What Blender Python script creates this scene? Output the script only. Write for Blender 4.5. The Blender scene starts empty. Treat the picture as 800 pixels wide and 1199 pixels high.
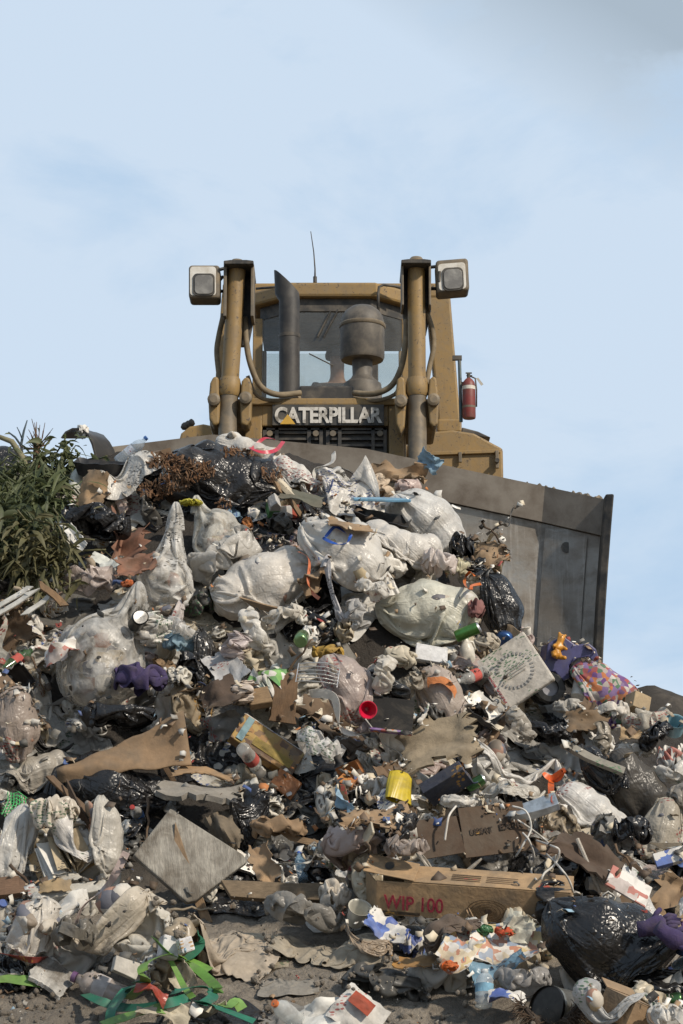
import bpy, math, random
import numpy as np
from mathutils import Vector, Matrix, Euler, noise as mnoise

rng = np.random.default_rng(7)
random.seed(7)
SC = bpy.context.scene
COL = SC.collection
R = math.radians

# ------------------------------------------------------------------ camera
FPX, CX, CY = 2400.0, 400.0, 599.5
PITCH = math.atan((1130 - CY) / FPX)
CAM = np.array([0.0, 0.0, 1.6])
FWD = np.array([0, math.cos(PITCH), math.sin(PITCH)])
UPV = np.array([0, -math.sin(PITCH), math.cos(PITCH)])

def ray(px, py):
    return FWD + np.array([(px - CX) / FPX, 0, 0]) + UPV * ((CY - py) / FPX)

def at(px, py, Y):
    """World point seen at a photograph position, at distance Y ahead of the camera."""
    d = ray(px, py)
    return CAM + d * (Y / d[1])

def project(p):
    d = np.asarray(p) - CAM
    f = d @ FWD
    return np.stack([CX + FPX * d[..., 0] / f, CY - FPX * (d @ UPV) / f], -1)

cam = bpy.data.objects.new('camera', bpy.data.cameras.new('camera'))
COL.objects.link(cam)
cam.location = CAM
cam.rotation_euler = (math.pi / 2 + PITCH, 0, 0)
cam.data.sensor_fit = 'VERTICAL'
cam.data.sensor_height = 36
cam.data.lens = 36 * FPX / 1199
cam.data.clip_end = 20000
SC.camera = cam

# ------------------------------------------------------------------ nodes
class NG:
    def __init__(s, tree):
        s.t = tree
        s.x = 0
    def n(s, kind, ins=None, **props):
        nd = s.t.nodes.new('ShaderNode' + kind)
        s.x += 160
        nd.location = (s.x, 0)
        for k, v in props.items():
            setattr(nd, k, v)
        for k, v in (ins or {}).items():
            sock = nd.inputs[k]
            if hasattr(v, 'is_output'):
                s.t.links.new(v, sock)
            else:
                sock.default_value = v
        return nd
    def noise(s, vec, scale, detail=5, dist=0.0, rough=0.55):
        return s.n('TexNoise', {'Vector': vec, 'Scale': scale, 'Detail': detail, 'Distortion': dist, 'Roughness': rough}).outputs[0]
    def ramp(s, fac, a, b, lo=0.0, hi=1.0):
        return s.n('MapRange', {0: fac, 1: a, 2: b, 3: lo, 4: hi}).outputs[0]
    def math(s, op, a, b=0.0):
        return s.n('Math', {0: a, 1: b}, operation=op).outputs[0]
    def mix(s, fac, a, b, mode='MIX'):
        m = s.n('Mix', data_type='RGBA', blend_type=mode)
        for i, v in ((0, fac), (6, a), (7, b)):
            if hasattr(v, 'is_output'):
                s.t.links.new(v, m.inputs[i])
            else:
                m.inputs[i].default_value = v
        return m.outputs[2]
    def scale(s, col, f):
        """colour times a grey factor socket"""
        c = s.n('CombineColor', {0: f, 1: f, 2: f}).outputs[0]
        return s.mix(1.0, col, c, 'MULTIPLY')
    def bump(s, h, strength, dist, normal=None):
        ins = {'Height': h, 'Strength': strength, 'Distance': dist}
        if normal is not None:
            ins['Normal'] = normal
        return s.n('Bump', ins).outputs[0]

def rgba(c):
    return (c[0], c[1], c[2], 1.0)

MATS = {}
def new_mat(name):
    m = bpy.data.materials.new(name)
    m.use_nodes = True
    m.node_tree.nodes.clear()
    MATS[name] = m
    g = NG(m.node_tree)
    return m, g

def finish(g, shader):
    g.n('OutputMaterial', {'Surface': shader})

DIRT = (0.115, 0.095, 0.072, 1)

def base_graph(name, dirt_lo=.46, dirt_hi=.72, dirt_amt=.75, scale=7.0, var=(.78, 1.08), prints=0.0):
    m, g = new_mat(name)
    oi = g.n('ObjectInfo')
    tc = g.n('TexCoord').outputs['Object']
    off = g.n('VectorMath', {0: tc, 1: (0, 0, 0)}, operation='ADD')
    rnd = g.math('MULTIPLY', oi.outputs['Random'], 37.0)
    cmb = g.n('CombineXYZ', {0: rnd, 1: rnd, 2: rnd}).outputs[0]
    g.t.links.new(cmb, off.inputs[1])
    vec = off.outputs[0]
    d = g.ramp(g.noise(vec, scale, 7, .6, .62), dirt_lo, dirt_hi, 0, dirt_amt)
    var = g.ramp(g.noise(vec, scale * 4, 5), .3, .7, var[0], var[1])
    own = g.scale(oi.outputs['Color'], var)
    if prints:      # some carry a printed patch in one ink
        ink = g.n('ValToRGB', {0: g.math('FRACT', g.math('MULTIPLY', oi.outputs['Random'], 7.31))})
        ink.color_ramp.interpolation = 'CONSTANT'
        el = ink.color_ramp.elements
        el[0].color = (.32, .06, .05, 1); el[1].position = .25; el[1].color = (.06, .10, .26, 1)
        for p_, c_ in ((.5, (.07, .16, .08, 1)), (.7, (.05, .045, .04, 1)), (.85, (.4, .22, .05, 1))):
            e_ = el.new(p_); e_.color = c_
        pv = g.n('VectorMath', {0: vec, 1: (9, 9, 22)}, operation='MULTIPLY').outputs[0]
        mask = g.math('MULTIPLY', g.ramp(g.noise(vec, 4.5, 1), .56, .58), g.ramp(g.n('TexVoronoi', {'Vector': pv, 'Scale': 4.0}, feature='F1').outputs[0], .36, .42, 1, 0))
        mask = g.math('MULTIPLY', mask, g.math('LESS_THAN', oi.outputs['Random'], prints))
        own = g.mix(g.math('MULTIPLY', mask, .85), own, ink.outputs[0])
    col = g.mix(d, own, DIRT)
    return m, g, oi, vec, col

def folds(g, vec):
    """creases running along the film (attribute fold) with finer random ones"""
    f = g.n('Attribute', attribute_name='fold').outputs['Vector']
    ridge = lambda v, sc, d: g.math('ABSOLUTE', g.math('SUBTRACT', g.noise(v, sc, 1, d, .5), .5))
    h = g.math('MULTIPLY', ridge(f, 1.3, 1.4), .5)
    for sc, k in ((6, .8), (14, .6), (32, .42)):
        h = g.math('ADD', h, g.math('MULTIPLY', ridge(vec, sc, .5), k))
    return h
def mat_film():
    m, g, oi, vec, col = base_graph('plastic_film', .5, .82, .5, 4.0, (.86, 1.06), .45)
    h = folds(g, vec)
    nb = g.bump(h, .55, .03)
    p = g.n('BsdfPrincipled', {'Base Color': col, 'Roughness': .33, 'Normal': nb})
    p.inputs['Specular IOR Level'].default_value = .42
    tr = g.n('BsdfTranslucent', {'Color': col, 'Normal': nb})
    s1 = g.n('MixShader', {0: .28, 1: p.outputs[0], 2: tr.outputs[0]})
    tp = g.n('BsdfTransparent', {'Color': (.96, .95, .93, 1)})
    lw = g.n('LayerWeight', {'Blend': .35, 'Normal': nb}).outputs['Facing']
    clear = g.math('MULTIPLY', g.math('SUBTRACT', 1.0, oi.outputs['Alpha']), g.ramp(g.noise(vec, 9, 5, 1.0), .3, .62, 1.1, .25))
    clear = g.math('MULTIPLY', clear, g.ramp(lw, .2, .95, 1.1, .35))
    s2 = g.n('MixShader', {0: clear, 1: s1.outputs[0], 2: tp.outputs[0]})
    finish(g, s2.outputs[0])
    return m

def mat_black_film():
    m, g, oi, vec, col = base_graph('black_film', .56, .85, .3, 6.0)
    nb = g.bump(folds(g, vec), .7, .035)
    ro = g.ramp(g.noise(vec, 9, 4), .3, .7, .2, .42)
    p = g.n('BsdfPrincipled', {'Base Color': col, 'Roughness': ro, 'Normal': nb})
    finish(g, p.outputs[0])
    return m

def mat_plain(name, rough, bscale, bstr, bdist, dirt=(.47, .75, .7), dscale=7.0, metal=0.0, stretch=None, translucent=0.0, crease=0.0, prints=0.0):
    m, g, oi, vec, col = base_graph(name, dirt[0], dirt[1], dirt[2], dscale, prints=prints)
    bv = vec
    if stretch:
        bv = g.n('VectorMath', {0: vec, 1: stretch}, operation='MULTIPLY').outputs[0]
        col = g.mix(g.ramp(g.noise(bv, 22, 6, .4), .35, .65, 0, .55), col, g.scale(col, .45))
    nb = g.bump(g.noise(bv, bscale, 6, .5), bstr, bdist)
    if crease:
        nb = g.bump(folds(g, vec), crease, .02, nb)
    p = g.n('BsdfPrincipled', {'Base Color': col, 'Roughness': rough, 'Normal': nb, 'Metallic': metal})
    sh = p.outputs[0]
    if translucent:
        tr = g.n('BsdfTranslucent', {'Color': col})
        sh = g.n('MixShader', {0: translucent, 1: sh, 2: tr.outputs[0]}).outputs[0]
    finish(g, sh)
    return m

FILM = mat_film()
BLACK = mat_black_film()
PAPER = mat_plain('paper', .85, 60, .25, .004, (.5, .8, .6), translucent=.12, crease=.5, prints=.4)
CARD = mat_plain('cardboard', .9, 26, .45, .006, (.42, .7, .7), 5.0, crease=.25)
PLASTIC = mat_plain('hard_plastic', .38, 40, .12, .003, (.48, .78, .6))
CLOTH = mat_plain('cloth', .95, 160, .5, .004, (.48, .78, .55), crease=.4)
WOOD = mat_plain('wood', .85, 40, .5, .004, (.5, .8, .5), 6.0, 0, (1, 9, 9))
METAL = mat_plain('tin', .32, 50, .15, .003, (.52, .8, .6), 8.0, .85)
STRAP = mat_plain('strap_webbing', .55, 120, .2, .002, (.48, .75, .6))
FOLIAGE = mat_plain('foliage', .6, 40, .3, .004, (.55, .85, .35), 9.0, translucent=.25)
FOAMSLAB = mat_plain('mineral_slab', .95, 55, .8, .012, (.42, .62, .85), 6.0, 0, (2.2, 2.2, .4))
MULCH = mat_plain('mulch', .95, 50, .8, .01, (.4, .7, .6), 12.0)

def mat_clear():
    m, g, oi, vec, col = base_graph('clear_plastic', .5, .8, .5, 8.0)
    p = g.n('BsdfPrincipled', {'Base Color': col, 'Roughness': .15})
    tp = g.n('BsdfTransparent', {'Color': (.93, .96, .97, 1)})
    lw = g.n('LayerWeight', {'Blend': .3}).outputs['Facing']
    fac = g.math('MULTIPLY', g.math('SUBTRACT', 1.0, oi.outputs['Alpha']), g.ramp(lw, .3, .95, 1.0, .15))
    s = g.n('MixShader', {0: fac, 1: p.outputs[0], 2: tp.outputs[0]})
    finish(g, s.outputs[0])
    return m
CLEAR = mat_clear()

# ------------------------------------------------------------------ objects
def link(name, data, parent=None):
    o = bpy.data.objects.new(name, data)
    COL.objects.link(o)
    if parent is not None:
        o.parent = parent
    return o

def tag(o, label=None, cat=None, group=None, kind=None):
    if label: o['label'] = label
    if cat: o['category'] = cat
    if group: o['group'] = group
    if kind: o['kind'] = kind
    return o

def mesh_np(name, V, F, smooth=True):
    """mesh from arrays; F is (n,3|4) or a list of tuples"""
    me = bpy.data.meshes.new(name)
    V = np.ascontiguousarray(V, dtype=np.float32)
    if isinstance(F, np.ndarray):
        n, k = F.shape
        me.vertices.add(len(V))
        me.vertices.foreach_set('co', V.ravel())
        me.loops.add(n * k)
        me.loops.foreach_set('vertex_index', F.astype(np.int32).ravel())
        me.polygons.add(n)
        me.polygons.foreach_set('loop_start', np.arange(0, n * k, k, dtype=np.int32))
        me.polygons.foreach_set('use_smooth', np.full(n, smooth, dtype=bool))
        me.update(calc_edges=True)
    else:
        me.from_pydata([tuple(map(float, v)) for v in V], [], F)
        me.polygons.foreach_set('use_smooth', np.full(len(me.polygons), smooth, dtype=bool))
        me.update()
    return me

class MB:
    """collects boxes, tubes, lathes and sheets into one mesh"""
    def __init__(s):
        s.v, s.f = [], []
    def add(s, V, F, M=None):
        b = len(s.v)
        if M is not None:
            V = [tuple(M @ Vector(v)) for v in V]
        s.v += [tuple(map(float, v)) for v in V]
        s.f += [tuple(b + int(i) for i in q) for q in F]
        return s
    def box(s, x0, x1, y0, y1, z0, z1, M=None):
        V = [(x, y, z) for z in (z0, z1) for y in (y0, y1) for x in (x0, x1)]
        return s.add(V, [(0, 2, 3, 1), (4, 5, 7, 6), (0, 1, 5, 4), (2, 6, 7, 3), (0, 4, 6, 2), (1, 3, 7, 5)], M)
    def lathe(s, prof, n=24, M=None, cap=(True, True)):
        """prof: (radius, z) pairs"""
        V, F = [], []
        for r, z in prof:
            for i in range(n):
                a = 2 * math.pi * i / n
                V.append((r * math.cos(a), r * math.sin(a), z))
        for k in range(len(prof) - 1):
            for i in range(n):
                j = (i + 1) % n
                F.append((k * n + i, k * n + j, (k + 1) * n + j, (k + 1) * n + i))
        if cap[0]: F.append(tuple(range(n - 1, -1, -1)))
        if cap[1]: F.append(tuple((len(prof) - 1) * n + i for i in range(n)))
        return s.add(V, F, M)
    def tube(s, pts, r, n=10, cap=True):
        pts = [Vector(p) for p in pts]
        rs = r if isinstance(r, (list, tuple)) else [r] * len(pts)
        V, F = [], []
        up = None
        for k, p in enumerate(pts):
            t = (pts[min(k + 1, len(pts) - 1)] - pts[max(k - 1, 0)]).normalized()
            if up is None:
                up = Vector((0, 0, 1)) if abs(t.z) < .9 else Vector((1, 0, 0))
            a = t.cross(up).normalized()
            up = a.cross(t).normalized()
            for i in range(n):
                q = 2 * math.pi * i / n
                V.append(p + (a * math.cos(q) + up * math.sin(q)) * rs[k])
        for k in range(len(pts) - 1):
            for i in range(n):
                j = (i + 1) % n
                F.append((k * n + i, (k + 1) * n + i, (k + 1) * n + j, k * n + j))
        if cap:
            F.append(tuple(range(n)))
            F.append(tuple((len(pts) - 1) * n + i for i in range(n - 1, -1, -1)))
        return s.add(V, F)
    def prism(s, poly, y0, y1, M=None):
        """polygon in x,z extruded along y"""
        n = len(poly)
        V = [(x, y0, z) for x, z in poly] + [(x, y1, z) for x, z in poly]
        F = [tuple(range(n)), tuple(range(2 * n - 1, n - 1, -1))]
        F += [(i, n + i, n + (i + 1) % n, (i + 1) % n) for i in range(n)]
        return s.add(V, F, M)
    def strip(s, pts, side, w):
        """flat ribbon along pts, side = width vectors"""
        V, F = [], []
        for p, d in zip(pts, side):
            p, d = Vector(p), Vector(d)
            V += [p - d * w / 2, p + d * w / 2]
        for k in range(len(pts) - 1):
            F.append((2 * k, 2 * k + 1, 2 * k + 3, 2 * k + 2))
        return s.add(V, F)
    def build(s, name, mat, parent=None, color=None, smooth=False, bevel=0.0, off=None, sub=0, solid=0.0, seg=2, angle=None):
        V = np.array(s.v, dtype=np.float64)
        if off is not None:
            V = V - np.array(off)
        me = mesh_np(name, V, s.f, smooth)
        o = link(name, me, parent)
        me.materials.append(mat)
        if color is not None:
            o.color = (*color[:3], color[3] if len(color) > 3 else 1.0)
        if solid:
            q = o.modifiers.new('solid', 'SOLIDIFY'); q.thickness = solid; q.offset = 0
            if smooth:
                q = o.modifiers.new('split', 'EDGE_SPLIT'); q.split_angle = R(50)
        if bevel:
            q = o.modifiers.new('bevel', 'BEVEL'); q.width = bevel; q.segments = seg; q.limit_method = 'ANGLE'; q.angle_limit = R(40)
        if sub:
            q = o.modifiers.new('sub', 'SUBSURF'); q.levels = q.render_levels = sub
        if smooth and angle:
            me.set_sharp_from_angle(angle=R(angle))
        return o

def empty(name, loc=(0, 0, 0), rot=(0, 0, 0)):
    o = link(name, None)
    o.location = loc
    o.rotation_euler = rot
    o.empty_display_size = .1
    return o

def copy_tree(o, parent=None):
    c = o.copy()
    COL.objects.link(c)
    c.parent = parent
    for ch in list(o.children):
        copy_tree(ch, c)
    return c

def walk(o):
    yield o
    for c in o.children:
        yield from walk(c)

# ------------------------------------------------------------------ the heap as a height field
def interp(x, xs, ys):
    return np.interp(x, xs, ys)

GY = [4.0, 8.0, 9.3, 10.9]
GZ = [0.0, 0.95, 1.32, 1.98]
CREST_Y, WALL_Y, PLATEAU = 14.1, 14.78, 3.3
CPX = [-500, -200, 0, 60, 100, 200, 300, 400, 450, 500, 550, 600, 650, 700, 740, 800, 1000, 1400]
CROW = [640, 590, 558, 542, 538, 538, 536, 548, 570, 602, 668, 730, 778, 812, 842, 872, 900, 930]
_cp = np.array([at(p, r, CREST_Y) for p, r in zip(CPX, CROW)])

def fbm(x, y, s, seed=0, octs=4):
    """cheap smooth noise from sums of rotated sines"""
    r = np.random.default_rng(seed)
    out = np.zeros_like(x)
    amp, f = 1.0, 1.0 / s
    for o in range(octs):
        for k in range(4):
            a, p = r.uniform(0, 6.28), r.uniform(0, 6.28)
            kx, ky = math.cos(a) * f * 6.28, math.sin(a) * f * 6.28
            out += amp * np.sin(x * kx + y * ky + p + 1.3 * np.sin(x * ky * .7 - y * kx * .7 + p * 2)) / 4
        amp *= .5; f *= 2.03
    return out

def terrain(x, y):
    x = np.asarray(x, float); y = np.asarray(y, float)
    H = interp(x, _cp[:, 0], _cp[:, 2])
    z = interp(y, GY, GZ)
    t = np.clip((y - 10.9) / (CREST_Y - 10.9), 0, 1)
    prof = t + .10 * np.sin(t * math.pi * 2) * -1 * .5
    z = np.where(y > 10.9, GZ[-1] + (H - GZ[-1]) * prof, z)
    z = np.where(y > CREST_Y, H - .05 * np.clip((y - CREST_Y), 0, 1), z)
    back = np.clip((y - WALL_Y) / .2, 0, 1)
    z = z * (1 - back) + PLATEAU * back
    near = np.clip((y - 7) / 2, 0, 1) * (1 - back)
    z = z + near * (.07 * fbm(x, y, 1.1, 3) * np.clip((y - 10.2) / 1.5, .25, 1) + .02 * fbm(x, y, .23, 5, 3))
    return z

TH = R(38)
ORG = np.array([0, 9.3, 1.35])
EU = np.array([1.0, 0, 0]); EV = np.array([0, math.cos(TH), math.sin(TH)]); EW = np.array([0, -math.sin(TH), math.cos(TH)])
def to_world(p):
    p = np.asarray(p, float)
    return ORG + p[..., 0:1] * EU + p[..., 1:2] * EV + p[..., 2:3] * EW
def to_slope(p):
    d = np.asarray(p, float) - ORG
    return np.stack([d @ EU, d @ EV, d @ EW], -1)
GRAV = np.array([0, -math.sin(TH), -math.cos(TH)])

CELL, U0, V0, NU, NV = .02, -3.6, -1.6, 360, 460
def make_height():
    k = 3
    uu, vv = np.meshgrid(U0 + CELL * k * np.arange(NU // k + 2), V0 + CELL * k * np.arange(NV // k + 2))
    H = np.full(uu.shape, -3.0)
    prev = None
    done = np.zeros(uu.shape, bool)
    for w in np.arange(1.3, -2.5, -.06):
        p = to_world(np.stack([uu, vv, np.full_like(uu, w)], -1))
        d = p[..., 2] - terrain(p[..., 0], p[..., 1])
        hit = (d <= 0) & ~done
        if prev is not None:
            f = np.clip(d / np.minimum(d - prev, -1e-6), 0, 1)
            H[hit] = (w + .06 * f)[hit]
        done |= hit
        prev = d
    a = np.arange(NU) / k; b = np.arange(NV) / k
    i = a.astype(int); j = b.astype(int); fa = (a - i)[None]; fb = (b - j)[:, None]
    g = lambda jj, ii: H[np.ix_(jj, ii)]
    return (g(j, i) * (1 - fa) + g(j, i + 1) * fa) * (1 - fb) + (g(j + 1, i) * (1 - fa) + g(j + 1, i + 1) * fa) * fb
HM = make_height()

def hget(u, v):
    a = np.clip((u - U0) / CELL, 0, NU - 1.001); b = np.clip((v - V0) / CELL, 0, NV - 1.001)
    i = a.astype(int); j = b.astype(int); fa = a - i; fb = b - j
    return (HM[j, i] * (1 - fa) + HM[j, i + 1] * fa) * (1 - fb) + (HM[j + 1, i] * (1 - fa) + HM[j + 1, i + 1] * fa) * fb

def hstamp(p, cap=None):
    """raise the height field to points p (slope frame)"""
    i = np.round((p[:, 0] - U0) / CELL).astype(int); j = np.round((p[:, 1] - V0) / CELL).astype(int)
    ok = (i > 1) & (i < NU - 2) & (j > 1) & (j < NV - 2)
    i, j, w = i[ok], j[ok], p[ok, 2]
    for di, dj in ((0, 0), (1, 0), (0, 1), (-1, 0), (0, -1)):
        np.maximum.at(HM, (j + dj, i + di), w)

def hit_surface(px, py, lift=0.0):
    """slope-frame point where the view ray meets the heap (raised by lift)"""
    d = ray(px, py)
    t = np.arange(8.0, 15.6, .01) / d[1]
    p = to_slope(CAM + t[:, None] * d)
    gap = p[:, 2] - lift - hget(p[:, 0], p[:, 1])
    k = np.argmax(gap <= 0)
    if k == 0:
        k = int(np.argmin(gap))
    return p[k]

def ray_at_w(px, py, w):
    """slope-frame point of the view ray at height w above the slope plane"""
    d = ray(px, py)
    a = to_slope(CAM); b = to_slope(CAM + d) - a
    return a + b * ((w - a[2]) / b[2])

def march(px, py, rest):
    """slope-frame centre on the view ray where a thing, let down at (u, v), comes to rest at height rest(u, v)"""
    d = ray(px, py); d = d / d[1]
    a = to_slope(CAM); b = to_slope(CAM + d) - a
    y0 = to_world(hit_surface(px, py, 0))[1]
    prev = None
    best = (9, None)
    for y in np.arange(min(y0 + .06, 14.95), y0 - 1.5, -.04):     # from inside the heap outwards, to the first place where it lies free
        p = a + b * y
        gap = p[2] - rest(p[0], p[1])
        if abs(gap) < best[0]: best = (abs(gap), y)
        if gap >= 0:
            if prev is not None:
                y = y + .04 * gap / (gap - prev)
            break
        prev = gap
    else:
        y = best[1]
    p = a + b * y
    return np.array([p[0], p[1], p[2]])
# ------------------------------------------------------------------ film and cloth solver (slope frame)
def grid_pairs(nx, ny, lx, ly, periodic=False, bend=.12, shear=.5):
    idx = np.arange(nx * ny).reshape(ny, nx)
    G = []
    roll = lambda k: np.roll(idx, -k, 1)
    for s in (0, 1):
        if periodic:
            G.append((idx[:, s::2], roll(1)[:, s::2], lx, 1.0))
        else:
            G.append((idx[:, s:nx - 1:2], idx[:, s + 1::2], lx, 1.0))
        G.append((idx[s:ny - 1:2], idx[s + 1::2], ly, 1.0))
        dg = math.hypot(lx, ly)
        lo, hi = idx[s:ny - 1:2], idx[s + 1::2]
        if periodic:
            G.append((lo, np.roll(hi, -1, 1), dg, shear)); G.append((lo, np.roll(hi, 1, 1), dg, shear))
        else:
            G.append((lo[:, :-1], hi[:, 1:], dg, shear)); G.append((lo[:, 1:], hi[:, :-1], dg, shear))
        if bend:
            c = np.arange(nx if periodic else nx - 2); c = c[(c % 4) // 2 == s]
            G.append((idx[:, c], roll(2)[:, c], 2 * lx, bend))
            r = np.arange(ny - 2); r = r[(r % 4) // 2 == s]
            G.append((idx[r], idx[r + 2], 2 * ly, bend))
    return [(a.ravel(), b.ravel(), L, k) for a, b, L, k in G]

def batch_pairs(per, n):
    """join the pair lists of several equal grids (each list built with its own lengths)"""
    out = []
    for gi in range(len(per[0])):
        a = np.concatenate([p[gi][0] + i * n for i, p in enumerate(per)])
        b = np.concatenate([p[gi][1] + i * n for i, p in enumerate(per)])
        L = np.concatenate([np.full(len(p[gi][0]), p[gi][2]) for p in per])
        out.append((a, b, L, per[0][gi][3]))
    return out

def pbd(P, G, steps, sweeps, grav, collide, damp=.93):
    Q = P.copy()
    for s in range(steps):
        vel = (P - Q) * damp
        Q = P.copy()
        P = P + np.clip(vel, -.03, .03) + grav
        for k in range(sweeps):
            for a, b, L, st in G:
                d = P[b] - P[a]
                l = np.sqrt(np.einsum('ij,ij->i', d, d)) + 1e-9
                d *= (st * .5 * (1 - L / l))[:, None]
                P[a] += d
                P[b] -= d
            if k % 2 == 1 or k == sweeps - 1:
                P = collide(P, Q, s / steps)
    return P

def on_heap(P, Q, mu=.94, eps=.016):
    pen = hget(P[:, 0], P[:, 1]) + eps - P[:, 2]
    m = pen > 0
    P[m, 2] += np.minimum(pen[m], .06)
    P[m, :2] = Q[m, :2] * mu + P[m, :2] * (1 - mu)
    return P

def grid_faces(nx, ny, periodic=False):
    i = np.arange(nx if periodic else nx - 1); j = np.arange(ny - 1)
    a, b = np.meshgrid(i, j)
    c = (a + 1) % nx
    return np.stack([b * nx + a, b * nx + c, (b + 1) * nx + c, (b + 1) * nx + a], -1).reshape(-1, 4)

def dense(P, nx, ny, periodic=False, k=3):
    """extra points between grid verts, for stamping"""
    A = P.reshape(ny, nx, 3)
    if periodic:
        A = np.concatenate([A, A[:, :1]], 1)
    out = []
    for i in range(k):
        for j in range(k):
            s, t = i / k, j / k
            out.append(((A[:-1, :-1] * (1 - s) + A[:-1, 1:] * s) * (1 - t) + (A[1:, :-1] * (1 - s) + A[1:, 1:] * s) * t).reshape(-1, 3))
    return np.concatenate(out)

def smooth_noise(n, m, k, r):
    """random values on an m x n grid, interpolated from a k x k lattice"""
    c = r.normal(size=(k + 2, k + 2))
    u = np.linspace(0, k, n); v = np.linspace(0, k, m)
    i = np.minimum(u.astype(int), k); j = np.minimum(v.astype(int), k)
    f = u - i; g = v - j
    f = f * f * (3 - 2 * f); g = g * g * (3 - 2 * g)
    A = c[np.ix_(j, i)]; B = c[np.ix_(j, i + 1)]; C_ = c[np.ix_(j + 1, i)]; D = c[np.ix_(j + 1, i + 1)]
    f = f[None]; g = g[:, None]
    return (A * (1 - f) + B * f) * (1 - g) + (C_ * (1 - f) + D * f) * g

def fold_attr(me, F):
    at_ = me.attributes.new('fold', 'FLOAT_VECTOR', 'POINT')
    at_.data.foreach_set('vector', np.ascontiguousarray(F, dtype=np.float32).ravel())
def fold_bag(nx, ny, k=3.2, l=1.1, s=0):
    th, t = np.meshgrid(np.arange(nx) / nx * 2 * math.pi, np.linspace(0, 1, ny))
    return np.stack([k * np.cos(th) + s, k * np.sin(th), t * l], -1).reshape(-1, 3)
def fold_sheet(n, a=7.0, b=1.6, s=0):
    x, y = np.meshgrid(np.linspace(0, 1, n), np.linspace(0, 1, n))
    return np.stack([a * x + s, b * y, .6 * np.sin(3 * y + s)], -1).reshape(-1, 3)
def obj_from_slope(name, P, F, mat, color, sub=1, parent=None, org=None, solid=0.0, fold=None):
    W = to_world(P)
    c = W.mean(0) if org is None else np.array(org)
    me = mesh_np(name, W - c, F)
    me.materials.append(mat)
    if fold is not None: fold_attr(me, fold)
    o = link(name, me, parent)
    if parent is None:
        o.location = c
    o.color = (*color[:3], color[3] if len(color) > 3 else 1.0)
    if solid:
        q = o.modifiers.new('solid', 'SOLIDIFY'); q.thickness = solid; q.offset = 0
    if sub:
        q = o.modifiers.new('sub', 'SUBSURF'); q.levels = q.render_levels = sub
    return o

def updir(ang):
    """direction in the slope frame for an angle in the picture plane of the heap's front (0 right, 90 up)"""
    return np.array([math.cos(R(ang)), math.sin(R(ang)) * .66, math.sin(R(ang)) * .75])

def sim_sheet(specs, n=26, steps=55, sweeps=4, stiff=.06, seed=0):
    """drape crumpled sheets over the heap together. spec: (u, v, w0, sx, sy, rot, squeeze, rough)"""
    r = np.random.default_rng(seed)
    Ps, per = [], []
    for (u, v, w0, sx, sy, rot, sq, rough) in specs:
        a, b = np.meshgrid(np.linspace(-.5, .5, n), np.linspace(-.5, .5, n))
        X = a * sx * sq; Y = b * sy * (sq + (1 - sq) * .4)
        X = X + .10 * sx * smooth_noise(n, n, 3, r) * (1 - sq + .2); Y = Y + .10 * sy * smooth_noise(n, n, 3, r) * (1 - sq + .2)
        Z = rough * (.5 * smooth_noise(n, n, 4, r) + .5 * smooth_noise(n, n, 9, r)) + .004 * r.normal(size=X.shape)
        c, s = math.cos(rot), math.sin(rot)
        U = u + X * c - Y * s; V = v + X * s + Y * c
        p = np.stack([U, V, Z], -1).reshape(-1, 3)
        h = hget(p[:, 0], p[:, 1])
        p[:, 2] += .4 * h + .6 * np.maximum(h, h.mean()) + .02 + w0
        Ps.append(p)
        per.append(grid_pairs(n, n, sx / (n - 1), sy / (n - 1), bend=stiff))
    P = pbd(np.concatenate(Ps), batch_pairs(per, n * n), steps, sweeps, GRAV * .0022, lambda P, Q, t: on_heap(P, Q))
    return np.split(P, len(specs))

def sim_wad(n=24, sx=.3, sy=.3, r0=.2, r1=.07, squash=(1, 1, 1), seed=0, steps=60, stiff=.04):
    """a sheet crushed inside a shrinking ball; returns points about the origin"""
    r = np.random.default_rng(seed)
    a, b = np.meshgrid(np.linspace(-.5, .5, n), np.linspace(-.5, .5, n))
    p = np.stack([a * sx, b * sy, .05 * sx * smooth_noise(n, n, 4, r)], -1).reshape(-1, 3)
    p *= np.minimum(1, r0 / (np.linalg.norm(p, axis=1) + 1e-6))[:, None]
    p += .004 * r.normal(size=p.shape)
    sqv = np.array(squash)
    def col(P, Q, t):
        rad = r0 + (r1 - r0) * min(1, t * 1.25)
        d = np.linalg.norm(P / sqv, axis=1) + 1e-9
        m = d > rad
        P[m] *= (rad / d[m])[:, None]
        return P
    return pbd(p, grid_pairs(n, n, sx / (n - 1), sy / (n - 1), bend=stiff), steps, 4, np.zeros(3), col, .85)

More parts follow.
